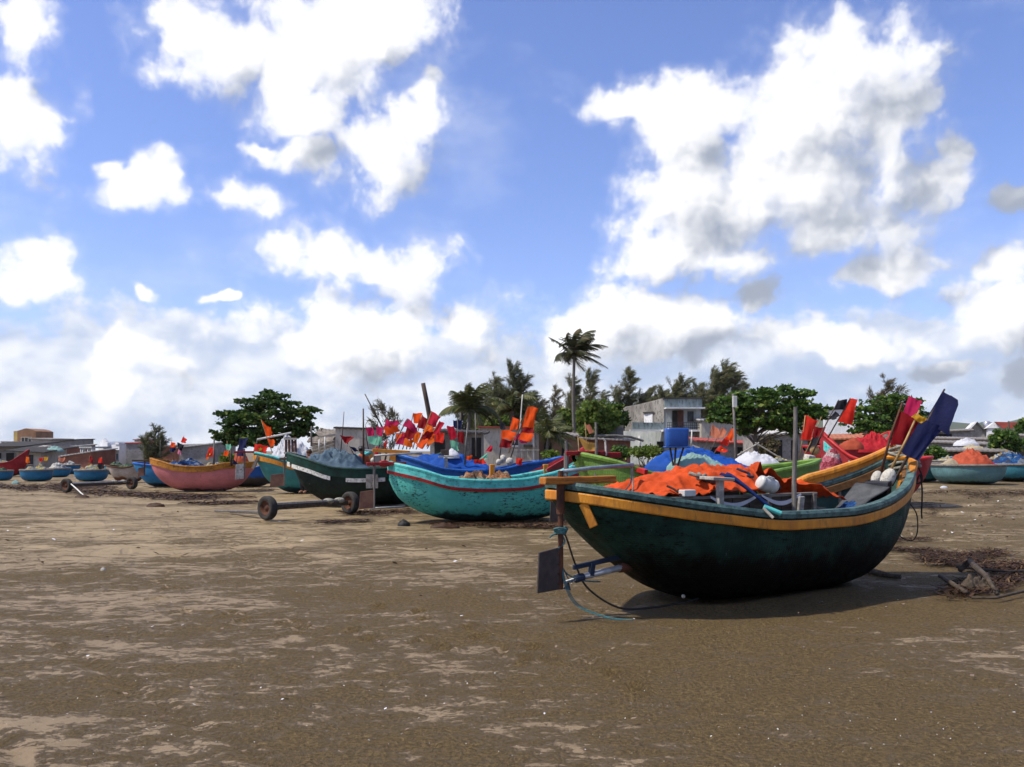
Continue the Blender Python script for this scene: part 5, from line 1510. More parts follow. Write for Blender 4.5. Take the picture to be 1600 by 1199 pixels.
    flagpole('long leaning pole with tattered black flags', G_(262, 610), G_(495, 135), d - .1, [('black', q(G_, (487, 148), (453, 217), (541, 217), (553, 133))), ('black', q(G_, (462, 235), (408, 302), (446, 302), (492, 270)))], mat='pole_dark', group=gr)
    flagpole('leaning pole with a tall bright red flag', G_(400, 460), G_(592, 120), d + .1, [('red', q(G_, (586, 138), (493, 317), (592, 337), (633, 138)))], mat='pole_dark', group=gr)
    flagpole('pole with ochre flag beyond the prow of the teal boat', (907, 735), (903, 682), 17.2, [('tan', [(905, 685.5), (914, 703), (927, 706), (930, 694)])], group='flags by the olive boat')
    flagpole('small salmon flag on a thin pole before the brick hut', (921, 722), (914, 660), 24, [('salmon', [(915, 665), (921, 678), (927, 675), (921, 664)])], group='flags by the olive boat')
    flagpole('grey utility pole with a white box before the tree', (1151, 745), (1145, 616), 26, r=.045, mat='pole_grey', name='pole', cat='pole', group='bare poles among the boats')
    bx = MB().box(W(1148, 628, 25.9), (.12, .12, .34)).build('meter_box', 'plastic_white', bevel=.01)
    tag(bx, 'white box fixed near the top of the grey utility pole', 'box')
    flagpole('two-part dark post rising beside the coconut palms', (718, 700), (721, 620), 60, r=.09, mat='pole_grey', group='bare poles among the boats')
    flagpole('white post in front of the two-storey house', (1000, 706), (999, 681), 60, r=.08, mat='pole_white', group='bare poles among the boats')
    flagpole('white post by the balcony of the two-storey house', (1080, 700), (1081, 672), 60, r=.06, mat='pole_white', group='bare poles among the boats')
    Z = C(0, 660, 8.0); gr = 'flags over the far baskets'
    flagpole('amber flag over the far left basket boats', Z(345, 540), Z(348, 430), 55, [('amber', q(Z, (325, 435), (325, 505), (380, 505), (380, 440)))], group=gr)
    flagpole('red flag over the far left basket boats', Z(500, 540), Z(545, 430), 55, [('red', q(Z, (545, 440), (485, 455), (490, 490), (530, 485)))], group=gr)
    flagpole('yellow flag over the far left basket boats', Z(565, 540), Z(610, 425), 55, [('yellow', q(Z, (555, 435), (555, 480), (605, 480), (605, 435)))], group=gr)
    flagpole('pole with red flag above black cloth by the second blue basket', Z(1245, 640), Z(1275, 430), 49, [('red', q(Z, (1245, 445), (1225, 510), (1300, 505), (1290, 450))), ('black', q(Z, (1225, 510), (1215, 590), (1300, 580), (1300, 515)))], group=gr)
    flagpole('dull magenta flag by the white gabled house', Z(1110, 560), Z(1120, 420), 54, [('maroon', q(Z, (1125, 430), (1110, 500), (1165, 505), (1175, 440)))], group=gr)
    flagpole('tan board flag before the brick shed', Z(790, 520), Z(735, 440), 60, [('salmon', q(Z, (735, 442), (740, 485), (850, 485), (845, 445)))], group=gr)
other_flags()

# white and brown shelter bundle on the turquoise boat
heap('tarpaulin', 'white tarpaulin cone on the turquoise boat under the tree', 'tarpaulin', W(447, 716, 34.6), .62, .5, .95, 0, 'tarp_white', 81, sharp=.42, amp=.12, freq=2)
sb = T('wood_crate', 'rusty brown wooden frame leaning by the white tarpaulin cone', 'crate', tuple(W(455, 714, 33.8)), 0)
for k, px in enumerate((447, 452, 457, 462)):
    MB().box(W(px, 699, 33.8), (.085, .05, .78), (0, rnd(-.06, .06), 0)).build('slat', 'rust', sb, world=True)
MB().box(W(454, 686, 33.8) + Vector((0, -.03, 0)), (.5, .04, .08)).build('rail', 'wood_pale', sb, world=True)
MB().box(W(454, 708, 33.8) + Vector((0, -.03, 0)), (.5, .04, .08)).build('rail', 'wood_pale', sb, world=True)
heap('tarpaulin', 'pale grey tarpaulin beside the rusty wooden frame', 'tarpaulin', W(470, 714, 35), .45, .4, .62, 0, 'tarp_white', 82, sharp=.6, amp=.2, n=20)
heap('net_pile', 'yellowish net and cloth heap at the end of the pink boat', 'net', W(377, 727, 37), .35, .35, .55, 0, 'tarp_salmon', 83, amp=.35, n=18)

# ================================================================== people behind the dark green boat
def person(label, px, py_head, d, hgt, shirt, hair, hat=None, turn=0.0, lean=0.0, ground=None):
    top = W(px, py_head, d)
    o = T('person', label, 'person', (top.x, d, top.z - hgt), turn, 'people among the boats')
    k = hgt / 1.68
    # one continuous body: skeleton edges with skin radii
    J = {'pelvis': (0, 0, .92), 'belly': (lean * .3, 0, 1.06), 'chest': (lean * .7, 0, 1.26), 'neck': (lean, 0, 1.43), 'head0': (lean * 1.1, -.01, 1.50), 'head': (lean * 1.15, -.02, 1.58),
         'sl': (-.18 + lean, 0, 1.37), 'el': (-.25 + lean, -.03, 1.10), 'wl': (-.20 + lean, -.20, .95), 'hl': (-.17 + lean, -.27, .93),
         'sr': (.18 + lean, 0, 1.37), 'er': (.26 + lean, -.03, 1.10), 'wr': (.20 + lean, -.20, .96), 'hr': (.17 + lean, -.27, .94),
         'hil': (-.09, 0, .86), 'kl': (-.11, -.03, .48), 'al': (-.11, .02, .09), 'tl': (-.12, -.15, .03),
         'hir': (.09, 0, .86), 'kr': (.11, -.03, .48), 'ar': (.11, .02, .09), 'tr': (.12, -.15, .03)}
    Rr = {'pelvis': .13, 'belly': .125, 'chest': .145, 'neck': .052, 'head0': .07, 'head': .10, 'sl': .07, 'el': .045, 'wl': .032, 'hl': .04, 'sr': .07, 'er': .045, 'wr': .032, 'hr': .04,
          'hil': .09, 'kl': .06, 'al': .042, 'tl': .04, 'hir': .09, 'kr': .06, 'ar': .042, 'tr': .04}
    E = ['pelvis belly', 'belly chest', 'chest neck', 'neck head0', 'head0 head', 'chest sl', 'sl el', 'el wl', 'wl hl', 'chest sr', 'sr er', 'er wr', 'wr hr', 'pelvis hil', 'hil kl', 'kl al', 'al tl', 'pelvis hir', 'hir kr', 'kr ar', 'ar tr']
    names = list(J)
    me = bpy.data.meshes.new('body')
    me.from_pydata([Vector(J[n]) * k for n in names], [tuple(names.index(a) for a in e.split()) for e in E], [])
    b = bpy.data.objects.new('body', me); COL.objects.link(b); b.parent = o
    me.materials.append(MAT['skin'])
    md = b.modifiers.new('skin', 'SKIN')
    for i, n in enumerate(names):
        me.skin_vertices[0].data[i].radius = (Rr[n] * k, Rr[n] * k * (.8 if n in ('chest', 'belly', 'pelvis') else 1))
    me.skin_vertices[0].data[0].use_root = True
    sd_ = b.modifiers.new('sub', 'SUBSURF'); sd_.levels = 2; sd_.render_levels = 2
    # shirt, trousers, hair
    mb = MB(); rows = []
    for (z, rx, ry) in ((.93, .17, .135), (1.0, .165, .13), (1.15, .165, .13), (1.28, .185, .14), (1.37, .205, .12), (1.41, .14, .10), (1.435, .075, .075)):
        lx = lean * max(0, (z - .92) / .5)
        rows.append([Vector((lx + rx * math.cos(a * math.pi / 10), ry * math.sin(a * math.pi / 10), z)) * k for a in range(20)])
    mb.grid(rows, True)
    for s in (-1, 1):
        mb.tube([Vector((s * .17 + lean, 0, 1.37)) * k, Vector((s * .225 + lean, -.01, 1.22)) * k, Vector((s * .245 + lean, -.02, 1.14)) * k], [.085 * k, .07 * k, .07 * k], 10)
    mb.build('shirt', shirt, o, smooth=True)
    mb = MB()
    for s in (-1, 1):
        mb.tube([Vector((s * .075, 0, .96)) * k, Vector((s * .095, 0, .80)) * k, Vector((s * .115, -.03, .48)) * k, Vector((s * .115, .02, .12)) * k], [.115 * k, .115 * k, .085 * k, .065 * k], 12)
    mb.build('trousers', 'trousers', o, smooth=True)
    mb = MB().ball(Vector((lean * 1.15, .008, 1.60)) * k, .108 * k, 14, 8, (.95, 1.05, 1.0))
    mb.v = [v for v in mb.v]
    hb = mb.build('hair', hair, o, smooth=True)
    for s in (-1, 1):
        MB().ball(Vector((lean * 1.15 + s * .033, -.115, 1.585)) * k, .012 * k, 6, 5).build('eye', 'hair_dark', o)
    MB().ball(Vector((lean * 1.15, -.122, 1.56)) * k, .016 * k, 6, 5, (.8, 1, 1.2)).build('nose', 'skin', o)
    if hat:
        MB().lathe([(.0, .07), (.07, .065), (.11, .02), (.115, -.01), (.16, -.02), (.115, -.015)], 16, Matrix.Translation(Vector((lean * 1.15, 0, 1.655)) * k)).build('hat', hat, o, smooth=True)
    return o
person('person in orange shirt and dark cap behind the dark green boat', 565, 699, 28.8, 1.62, 'shirt_orange', 'hair_dark', 'plastic_dark', .5)
person('brown-haired person bending among the boats left of the grey-blue tarpaulin', 475, 703, 31.5, 1.58, 'shirt_orange', 'hair_brown', None, -.6, .25)

# ================================================================== buildings
pm('plaster_white', (0.74, 0.74, 0.76), (0.62, 0.62, 0.63), 1.2, bump=.2, bscale=8, dirt=(.30, .29, .28), damt=.4, stretch=(1, 1, .4))
pm('plaster_cream', (0.50, 0.46, 0.40), (0.36, 0.33, 0.28), 1.2, bump=.2, bscale=8, dirt=(.18, .16, .14), damt=.6, stretch=(1, 1, .4))
pm('plaster_blue', (0.42, 0.44, 0.43), (0.28, 0.30, 0.30), 1.0, bump=.2, bscale=8, dirt=(.14, .19, .19), damt=.5, stretch=(1, 1, .3))
pm('plaster_teal', (0.25, 0.30, 0.30), (0.14, 0.18, 0.18), 1.6, bump=.2, bscale=8, dirt=(.06, .08, .08), damt=.8, stretch=(1, 1, .3))
pm('plaster_grime', (0.34, 0.32, 0.29), (0.17, 0.155, 0.14), 1.3, bump=.4, bscale=8, dirt=(.05, .045, .04), damt=.85, stretch=(1, 1, .5))
pm('plaster_grey', (0.32, 0.30, 0.28), (0.20, 0.19, 0.18), 1.2, bump=.3, bscale=8, dirt=(.08, .075, .07), damt=.6)
pm('concrete', (0.32, 0.31, 0.29), (0.22, 0.21, 0.20), 1.5, bump=.3, bscale=9, dirt=(.10, .095, .09), damt=.6)
pm('plaster_brown', (0.30, 0.17, 0.095), (0.22, 0.12, 0.07), 1.2, bump=.2, bscale=8)
pm('plaster_yellow', (0.52, 0.38, 0.14), (0.42, 0.30, 0.11), 1.2, bump=.2, bscale=8)
def brickmat(name, c1, c2, mortar, sc):
    t = NT(name)
    sp = t.N.new('ShaderNodeSeparateXYZ'); t.L.new(t.co, sp.inputs[0])
    cb = t.N.new('ShaderNodeCombineXYZ'); t.L.new(t.math('ADD', sp.outputs[0], sp.outputs[1]), cb.inputs[0]); t.L.new(sp.outputs[2], cb.inputs[1])
    b = t.N.new('ShaderNodeTexBrick'); t.L.new(cb.outputs[0], b.inputs[0])
    b.inputs['Color1'].default_value = (*c1, 1); b.inputs['Color2'].default_value = (*c2, 1); b.inputs['Mortar'].default_value = (*mortar, 1)
    b.inputs['Scale'].default_value = sc; b.inputs['Mortar Size'].default_value = .015
    c = t.mix(t.math('MULTIPLY', t.ramp(t.noise(1.2, 5, .6), .4, .7), .5), b.outputs[0], c3(c1, .45))
    t.finish(t.bsdf(c, .9, .1, 0, t.bump(b.outputs[1], -.3, .01)))
brickmat('brick', (0.30, 0.115, 0.07), (0.22, 0.085, 0.055), (.24, .20, .17), 3.4)
pm('roof_sheet', (0.26, 0.24, 0.22), (0.14, 0.125, 0.115), 1.0, rough=.6, bump=.2, dirt=(.16, .085, .05), damt=.6)
pm('roof_white', (0.50, 0.49, 0.46), (0.32, 0.31, 0.29), 1.0, rough=.6, bump=.2, dirt=(.25, .2, .16), damt=.5)
pm('roof_dark', (0.065, 0.06, 0.058), (0.035, 0.032, 0.03), 1.0, rough=.8, bump=.4)
pm('roof_red', (0.36, 0.07, 0.05), (0.24, 0.045, 0.035), 1.4, rough=.7, bump=.3, dirt=(.12, .05, .04), damt=.5)
pm('roof_orange', (0.42, 0.15, 0.07), (0.28, 0.09, 0.05), 1.4, rough=.7, bump=.3)
pm('thatch', (0.26, 0.225, 0.19), (0.13, 0.11, 0.09), 2.0, rough=.95, bump=.9, bscale=14, stretch=(1, 1, 5))
pm('door_brown', (0.11, 0.045, 0.028), (0.065, 0.028, 0.02), 4, bump=.3)
pm('frame_dark', (0.05, 0.055, 0.065), None, 5, bump=.2)
pm('tank_steel', (0.5, 0.5, 0.52), (0.36, 0.36, 0.38), 3, rough=.35, metal=.7, bump=.1)
t = NT('glass_dark')
t.finish(t.bsdf(t.mix(t.ramp(t.noise(1.5, 3), .3, .7), (.012, .014, .018), (.03, .034, .04)), .15, .5))
pm('inside_shade', (0.02, 0.019, 0.018), (0.012, 0.011, 0.01), 3, bump=.2)  # painted shade: doorway boxes in this colour stand for unlit openings

class House:
    """building at distance d, front facing the beach, parts in world coordinates"""
    def __init__(s, name, label, px, d, cat='house', group='buildings behind the beach', yaw=0.0):
        c = W(px, HZ, d)
        s.d = d; s.c = Vector((c.x, d, 0)); s.yaw = yaw
        if px > 1250 and not yaw: yaw = -.85 * math.atan(c.x / d)
        s.o = T(name, label, cat, (c.x, d, -.05), yaw, group)
        s.px0 = px
    def X(s, px): return (px - s.px0) / F * s.d
    def Z(s, py): return CH - (py - HZ) / F * s.d + .05
    def box(s, name, mat, px0, px1, py0, py1, y0=0.0, y1=4.0, parent=None, bevel=0.0):
        """box between photo columns and rows, y0..y1 metres behind the front"""
        x0, x1, z0, z1 = s.X(px0), s.X(px1), s.Z(py1), s.Z(py0)
        return MB().box(((x0 + x1) / 2, (y0 + y1) / 2, (z0 + z1) / 2), (x1 - x0, y1 - y0, z1 - z0)).build(name, mat, parent or s.o, bevel=bevel)
    def poly(s, name, mat, pts, y0, y1, parent=None):
        return MB().prism([(s.X(a), y0, s.Z(b)) for a, b in pts], (0, y1 - y0, 0)).build(name, mat, parent or s.o)
    def window(s, px0, px1, py0, py1, y=0.0, frame='frame_dark', pane='glass_dark', bars=1):
        x0, x1, z0, z1 = s.X(px0), s.X(px1), s.Z(py1), s.Z(py0)
        w = MB()
        t = min(.09, (x1 - x0) * .12)
        w.box(((x0 + x1) / 2, y - .03, z1 - t / 2), (x1 - x0, .10, t)); w.box(((x0 + x1) / 2, y - .03, z0 + t / 2), (x1 - x0, .10, t))
        w.box((x0 + t / 2, y - .03, (z0 + z1) / 2), (t, .10, z1 - z0 - 2 * t)); w.box((x1 - t / 2, y - .03, (z0 + z1) / 2), (t, .10, z1 - z0 - 2 * t))
        for b in range(bars):
            xb = x0 + (x1 - x0) * (b + 1) / (bars + 1)
            w.box((xb, y - .03, (z0 + z1) / 2), (t * .7, .08, z1 - z0 - 2 * t))
        o = w.build('window', frame, s.o)
        MB().box(((x0 + x1) / 2, y - .015, (z0 + z1) / 2), (x1 - x0 - 2 * t, .02, z1 - z0 - 2 * t)).build('pane', pane, o)
        MB().box(((x0 + x1) / 2, y - .06, z0 - .04), (x1 - x0 + .16, .16, .07)).build('sill', 'concrete', o)
        return o
    def roof(s, mat, px0, px1, pyl, pyr, y0, y1, over=.25, th=.08, rise=0.0, name='roof', ribs=True):
        """lean-to sheet: eave heights pyl (left) and pyr (right), rise over its depth; corrugated"""
        x0, x1 = s.X(px0) - over, s.X(px1) + over
        zl, zr = s.Z(pyl), s.Z(pyr)
        n = max(8, min(60, int((x1 - x0) / .16))) if ribs else 2
        rows = []
        for i in range(n + 1):
            u = i / n; x = x0 + (x1 - x0) * u; z = zl + (zr - zl) * u + (.035 if (i % 2 and ribs) else 0)
            rows.append([(x, y0 - over, z), (x, y1 + over, z + rise), (x, y1 + over, z + rise - th), (x, y0 - over, z - th)])
        mb = MB().grid(rows, True)
        mb.f += [(0, 1, 2, 3), tuple(range(len(mb.v) - 1, len(mb.v) - 5, -1))]
        return mb.build(name, mat, s.o)

def shed(label, px0, px1, pyl, pyr, d, wall, roofm, depth=5.0, rise=.5, openings=(), name='shed', over=.3, th=.1, base=716, doors=()):
    h = House(name, label, (px0 + px1) / 2, d, 'shed' if name == 'shed' else 'house')
    x0, x1, zl, zr, zb = h.X(px0), h.X(px1), h.Z(pyl) - .06, h.Z(pyr) - .06, 0.0
    P = [(x0, 0, zb), (x1, 0, zb), (x1, depth, zb), (x0, depth, zb), (x0, 0, zl), (x1, 0, zr), (x1, depth, zr + rise), (x0, depth, zl + rise)]
    MB().hexa([Vector(p) for p in P]).build('wall', wall, h.o)
    if roofm: h.roof(roofm, px0, px1, pyl, pyr, 0, depth, over, th, rise)
    for (a, b, c, e) in openings: h.window(a, b, c, e, 0)
    for (a, b, c, mt) in doors:
        dd = h.box('door', mt, a, b, c, HZ + (CH) / d * F, -.05, .02)
    return h

# --- far left
h = House('brown_house', 'brown building with curved gable top at the far left', 38, 118)
h.poly('wall', 'plaster_brown', [(27, 720), (56, 720), (56, 674), (50, 671.5), (44, 670), (41, 669.6), (38, 670), (32, 672), (27, 673.5)], 0, 4.5)
h.poly('side_wall', 'plaster_yellow', [(21, 720), (27, 720), (27, 673.5), (21, 674)], .03, 4.4)
h.window(33, 50, 683, 691, 0, 'plaster_cream', 'glass_dark', 2)
h.box('terrace', 'plaster_cream', 19, 50, 691, 720, -2.6, -.01)
h.box('terrace_rail', 'plaster_cream', 19, 50, 690, 691.2, -2.75, -2.62)
for p in (20, 27, 34, 41, 48): h.box('terrace_post', 'plaster_white', p - .6, p + .6, 691.4, 700, -2.75, -2.62)
h2 = shed('cream flat-roofed house beside the brown building', 49, 80, 685, 686.5, 112, 'plaster_cream', 'concrete', 5, .1, name='flat_house', openings=((53, 60, 694.5, 699),))
h2.window(52, 60, 694.5, 700, 0, 'plaster_brown')
shed('grey block wall house with sloping dark top edge', 69, 121, 692, 686.5, 104, 'plaster_grey', 'roof_dark', 4, .1, over=.15)
shed('low brick shed in front of the grey block wall house', 84, 122, 700, 696.5, 96, 'brick', 'roof_white', 4, .2, over=.15, name='brick_shed')
shed('dark low shed with wide shade roof at the far left', -20, 27, 698, 697.5, 92, 'plaster_grey', 'roof_dark', 6, .6, over=1.0, doors=((-8, 2, 708, 'inside_shade'), (10, 22, 708, 'inside_shade')))
shed('dark open shed with black shade roof before the brick shed', 26, 64, 704, 707, 86, 'plaster_cream', 'roof_dark', 5, .6, over=.8, doors=((30, 40, 711, 'inside_shade'), (44, 52, 711, 'frame_dark')))
heap('tarpaulin', 'blue and white tarpaulin heap on the black shade roof', 'tarpaulin', W(86, 705, 88), .9, .6, .45, 0, 'tarp_palegreen', 91, amp=.3, n=18)
shed('lean-to brick wall with pale sloping roof edge beside the white house', 95, 143, 713, 705, 82, 'brick', 'roof_white', 5, .3, over=.15, name='brick_lean_to')
h = House('white_house', 'white house with ornate curved gable and columned porch', 170, 92, yaw=R(-32))
h.box('wall', 'plaster_white', 142, 197, 695, 730, 0, 6)
h.poly('gable', 'plaster_white', [(154, 698), (174.5, 698), (174.5, 691.5), (171, 691), (169, 688.5), (167, 688), (164, 685), (161, 688), (159, 688.5), (157, 691), (154, 691.5)], -.35, -.02)
h.box('porch_roof', 'plaster_blue', 143, 176, 698.2, 700.5, -2.2, -.4)
for p in (144.5, 149.5, 163, 173): h.box('column', 'plaster_white', p - 1, p + 1, 700.6, 730, -2.1, -1.75)
h.box('door', 'door_brown', 157.5, 162, 704, 730, -.06, .02)
h.box('door', 'inside_shade', 164.8, 167.5, 704, 730, -.06, .02)
h.box('parapet', 'plaster_white', 141, 153.5, 690, 694.9, .2, 5.5)
h.box('parapet', 'plaster_white', 188, 198, 692, 694.9, -.1, 5.5)
h.window(176.5, 187, 707, 718, 0, 'plaster_teal', 'glass_dark', 2)
h.window(190.5, 195, 709, 719, 0, 'plaster_teal', 'glass_dark', 1)
h.box('awning', 'roof_dark', 175, 197, 703.5, 704.6, -1.0, -.01)
shed('grey plastered shed right of the white gabled house', 197, 224, 692.5, 692, 88, 'plaster_grey', 'roof_red', 6, .2, over=.1)
shed('long dark shed with red-brown top behind the small pine', 252, 292, 697, 696, 84, 'brick', 'roof_sheet', 6, .2, over=.2)
shed('long grey shed with pale roof edge behind the pink boat', 280, 336, 699, 692, 80, 'plaster_grey', 'roof_white', 6, .2, over=.2)
shed('distant flat white house above the long sheds', 210, 224, 687, 687, 130, 'plaster_cream', 'roof_red', 5, .1, over=.2, name='white_block')
# --- centre left: thatched shed and white wall
h = shed('sagging thatched shed behind the dark green boat', 488, 524, 683, 676, 58, 'plaster_grey', None, 5, .2, name='thatched_shed')
for i in range(9):       # overlapping ragged courses
    y0 = 2.4 - i * .42
    h_ = []
    mb = MB(); rows = []
    for k in range(15):
        u = k / 14; px = 487 + 38 * u
        zz = h.Z(669 + 2.2 * i) + .06 * mnoise.noise((k * .7, i, 2)) - .12 * math.sin(math.pi * u)
        rows.append([(h.X(px), y0 + .25, zz + .10), (h.X(px), y0 - .42, zz - .16 + rnd(-.04, .04)), (h.X(px), y0 - .40, zz - .22 + rnd(-.05, .05)), (h.X(px), y0 + .25, zz + .02)])
    mb.grid(rows, True).build('thatch_course', 'thatch', h.o)
shed('pale stained shed wall with flat dark roof edge behind the person', 524, 576, 667.5, 669.5, 52, 'plaster_cream', 'roof_dark', 5, .1, over=.1, doors=((562, 571, 684, 'plaster_grey'),))
# fallen boards of the thatched shed
tf = T('board_pile', 'slanting grey boards stacked in front of the thatched shed', 'boards', tuple(W(505, 716, 50)), 0)
for i in range(8):
    MB().bar(W(484 + i * .8, 700 + i * 2.4, 50 - i * .2), W(522, 688 + i * 2.6, 50 - i * .2), .22, .05).build('board', 'thatch' if i % 2 else 'wood_pale', tf, world=True)
# --- tin shack and white-walled building
h = shed('rusty grey tin shack behind the deep blue boat', 672, 752, 672, 677, 46, 'plaster_grey', 'roof_dark', 4, .2, over=.35, doors=((679, 695, 687, 'inside_shade'), (737, 752, 684, 'inside_shade')))
for i in range(26):
    px = 696 + i * 1.55
    if 734 < px: break
    h.box('wall_board', 'wood_grey' if i % 3 else 'pole_grey', px, px + 1.4, 674.5 + i * .08, 716, -.07, -.01)
h = House('white_building', 'low white-walled building with red roof edge behind the orange flags', 797, 56)
h.box('wall', 'plaster_cream', 748, 842, 668, 780, 0, 6)
h.poly('roof_edge', 'roof_red', [(746, 666), (800, 667), (845, 669.5), (845, 671), (800, 668.8), (746, 668)], -.3, 6.2)
h.box('corner_pier', 'plaster_white', 832, 835, 672, 780, -.12, -.01)
h.box('ledge', 'roof_dark', 818, 832, 695, 699, -.5, -.01)
h.window(797, 812, 682, 698, 0, 'plaster_white')
for p in (806, 815, 824, 833): h.box('fence_post', 'pole_white', p - .3, p + .3, 702, 716, -1.2, -1.1)
h.box('fence_rail', 'pole_white', 800, 842, 703, 703.8, -1.22, -1.08)
shed('dim brown shack in the shade of the palms', 838, 905, 676, 682, 60, 'plaster_brown', 'roof_sheet', 4, .3, over=.3, doors=((850, 862, 692, 'inside_shade'), (878, 888, 690, 'inside_shade')))
h = shed('brick hut with stained concrete wall left of the two-storey house', 905, 985, 685, 688, 68, 'brick', 'roof_sheet', 4, .2, over=.35, name='brick_hut')
h.box('back_wall', 'plaster_grime', 932, 986, 662, 688, 4.6, 5.0)
h.box('corner_pier', 'plaster_white', 929, 932, 660, 700, 4.5, 5.0)
h.window(965, 976, 695, 703, 0, 'wood_grey')
# --- two-storey house
d = 80
h = House('two_storey_house', 'two-storey pale blue house with balcony and stained grey side wall', 1038, d)
MB().hexa([Vector((h.X(a), y, z)) for (a, y, z) in ((983, 4.2, 0), (1038, 0, 0), (1038, 4.5, 0), (990, 8.5, 0), (983, 4.2, h.Z(672)), (1038, 0, h.Z(672)), (1038, 4.5, h.Z(672)), (990, 8.5, h.Z(672)))]).build('ground_floor_side', 'plaster_blue', h.o)
MB().hexa([Vector((h.X(a), y, z)) for (a, y, z) in ((983.5, 4.4, h.Z(671.5)), (1038, .2, h.Z(671.5)), (1038, 4.5, h.Z(671.5)), (990, 8.5, h.Z(671.5)), (983.5, 4.4, h.Z(634)), (1038, .2, h.Z(622)), (1038, 4.5, h.Z(622)), (990, 8.5, h.Z(630)))]).build('side_wall', 'plaster_grime', h.o)
h.box('front_wall', 'plaster_blue', 1038.1, 1096, 625, 716, .25, 4.4)
h.box('parapet', 'plaster_teal', 1038.2, 1096.5, 623.5, 637, -.15, .24)
h.box('roof', 'roof_dark', 1036, 1097.5, 621.5, 623.3, -.3, 4.6)
h.box('canopy_slab', 'plaster_white', 1038.2, 1098.5, 637.3, 639.3, -.95, .22)
h.box('balcony_slab', 'plaster_white', 1032, 1097, 672, 675, -1.3, .22)
h.poly('balcony_wall', 'plaster_teal', [(988, 660), (1037.5, 661), (1037.5, 671.3), (988, 671.3)], -.05, .12)
h.box('balcony_ledge', 'plaster_white', 984, 1038, 671.5, 674, -.35, .1)
for px in np.arange(1039, 1097, 3.2):
    h.box('baluster', 'frame_dark', px, px + .5, 661, 672, -1.25, -1.20)
for py in (660.6, 665, 668.5): h.box('hand_rail', 'frame_dark', 1038.5, 1096.5, py, py + .7, -1.28, -1.18)
h.box('door', 'door_brown', 1059, 1068.5, 641.5, 672, .12, .30)
h.box('door', 'inside_shade', 1051, 1058.5, 641.5, 672, .16, .30)
h.window(1075, 1084.5, 643, 659, .25, 'frame_dark', 'glass_dark', 2)
h.window(1018, 1026, 692, 706, 1.4, 'plaster_white', 'glass_dark', 1)
h.box('door', 'inside_shade', 1027, 1036, 690, 716, -.08, .3)
# bright window shutter on the stained side wall
x0, x1 = h.X(1012), h.X(1023); u = lambda x: (h.X(1038) - x) / (h.X(1038) - h.X(983.5)) * 4.2 + .2
wn = MB().hexa([Vector((x0, u(x0) - .10, h.Z(661))), Vector((x1, u(x1) - .10, h.Z(661))), Vector((x1, u(x1) + .02, h.Z(661))), Vector((x0, u(x0) + .02, h.Z(661))), Vector((x0, u(x0) - .10, h.Z(645))), Vector((x1, u(x1) - .10, h.Z(645))), Vector((x1, u(x1) + .02, h.Z(645))), Vector((x0, u(x0) + .02, h.Z(645)))]).build('window', 'plaster_white', h.o)
MB().hexa([Vector((x0 - .1, u(x0) - .3, h.Z(644.5))), Vector((x1 + .1, u(x1) - .3, h.Z(644.5))), Vector((x1 + .1, u(x1) + .02, h.Z(644.5))), Vector((x0 - .1, u(x0) + .02, h.Z(644.5))), Vector((x0 - .1, u(x0) - .3, h.Z(642.5))), Vector((x1 + .1, u(x1) - .3, h.Z(642.5))), Vector((x1 + .1, u(x1) + .02, h.Z(642.5))), Vector((x0 - .1, u(x0) + .02, h.Z(642.5)))]).build('lintel', 'roof_dark', wn)
MB().tube([(h.X(979), 4.3, 3), (h.X(979), 4.3, h.Z(634))], .18, 10).build('chimney_pipe', 'plaster_white', h.o, smooth=True)
MB().tube([(h.X(979), 4.3, 0), (h.X(979), 4.3, 3)], .18, 10).build('chimney_pipe', 'plaster_white', h.o, smooth=True)
# --- right of it
h = shed('long white wall building under the broad-leaved tree', 1096, 1215, 656, 664, 78, 'plaster_cream', 'roof_white', 5, .4, over=.2)
shed('low shed with red roof edge before the long white wall', 1093, 1186, 688, 695, 66, 'plaster_grey', 'roof_red', 3, .3, over=.3, doors=((1110, 1125, 699, 'inside_shade'), (1150, 1166, 699, 'inside_shade')))
shed('dark shack with pale roof behind the tall stake', 1185, 1262, 679, 676, 60, 'plaster_grey', 'roof_white', 4, .5, over=.3, doors=((1212, 1222, 688, 'inside_shade'), (1236, 1246, 688, 'inside_shade')))
shed('brown shack with orange roof beyond the red flag', 1262, 1372, 687, 684, 62, 'plaster_brown', 'roof_orange', 4, .4, over=.3, doors=((1275, 1285, 694, 'inside_shade'), (1330, 1345, 694, 'inside_shade')))
shed('white roofed building above the red and black flags', 1290, 1345, 640, 637, 140, 'plaster_white', 'roof_white', 6, .2, over=.3, name='white_block')
shed('grey roofed hall behind the right broad-leaved tree', 1340, 1440, 672, 668, 100, 'plaster_cream', 'roof_white', 6, .3, over=.3, name='hall')
h = House('gabled_house', 'grey gabled house with white roof edges at the right', 1516, 110)
h.box('wall', 'plaster_grey', 1510, 1560, 674, 720, 0, 6)
h.poly('gable', 'plaster_grey', [(1511, 674), (1534, 674), (1523, 660.5)], -.02, 6)
h.poly('roof', 'plaster_white', [(1508.5, 674.5), (1522.5, 659.3), (1525.5, 659.3), (1513, 674.5)], -.6, 6.2)
h.poly('roof', 'roof_dark', [(1525.5, 659.5), (1537, 674.5), (1534.5, 674.5), (1523.6, 661)], -.5, 6.2)
h.box('corner_pier', 'plaster_yellow', 1508.5, 1511, 674.5, 684, -.3, -.03)
tk = MB().lathe([(0, 0), (.42, 0), (.45, .05), (.45, 1.1), (.30, 1.28), (0, 1.3)], 18, Matrix.Translation(Vector(W(1542, 674, 111))))
tag(tk.build('water_tank', 'tank_steel', smooth=True), 'shiny steel water tank between the gabled house and the red roof', 'tank')
h = House('red_roof_house', 'white house with red roof near the right edge', 1575, 105)
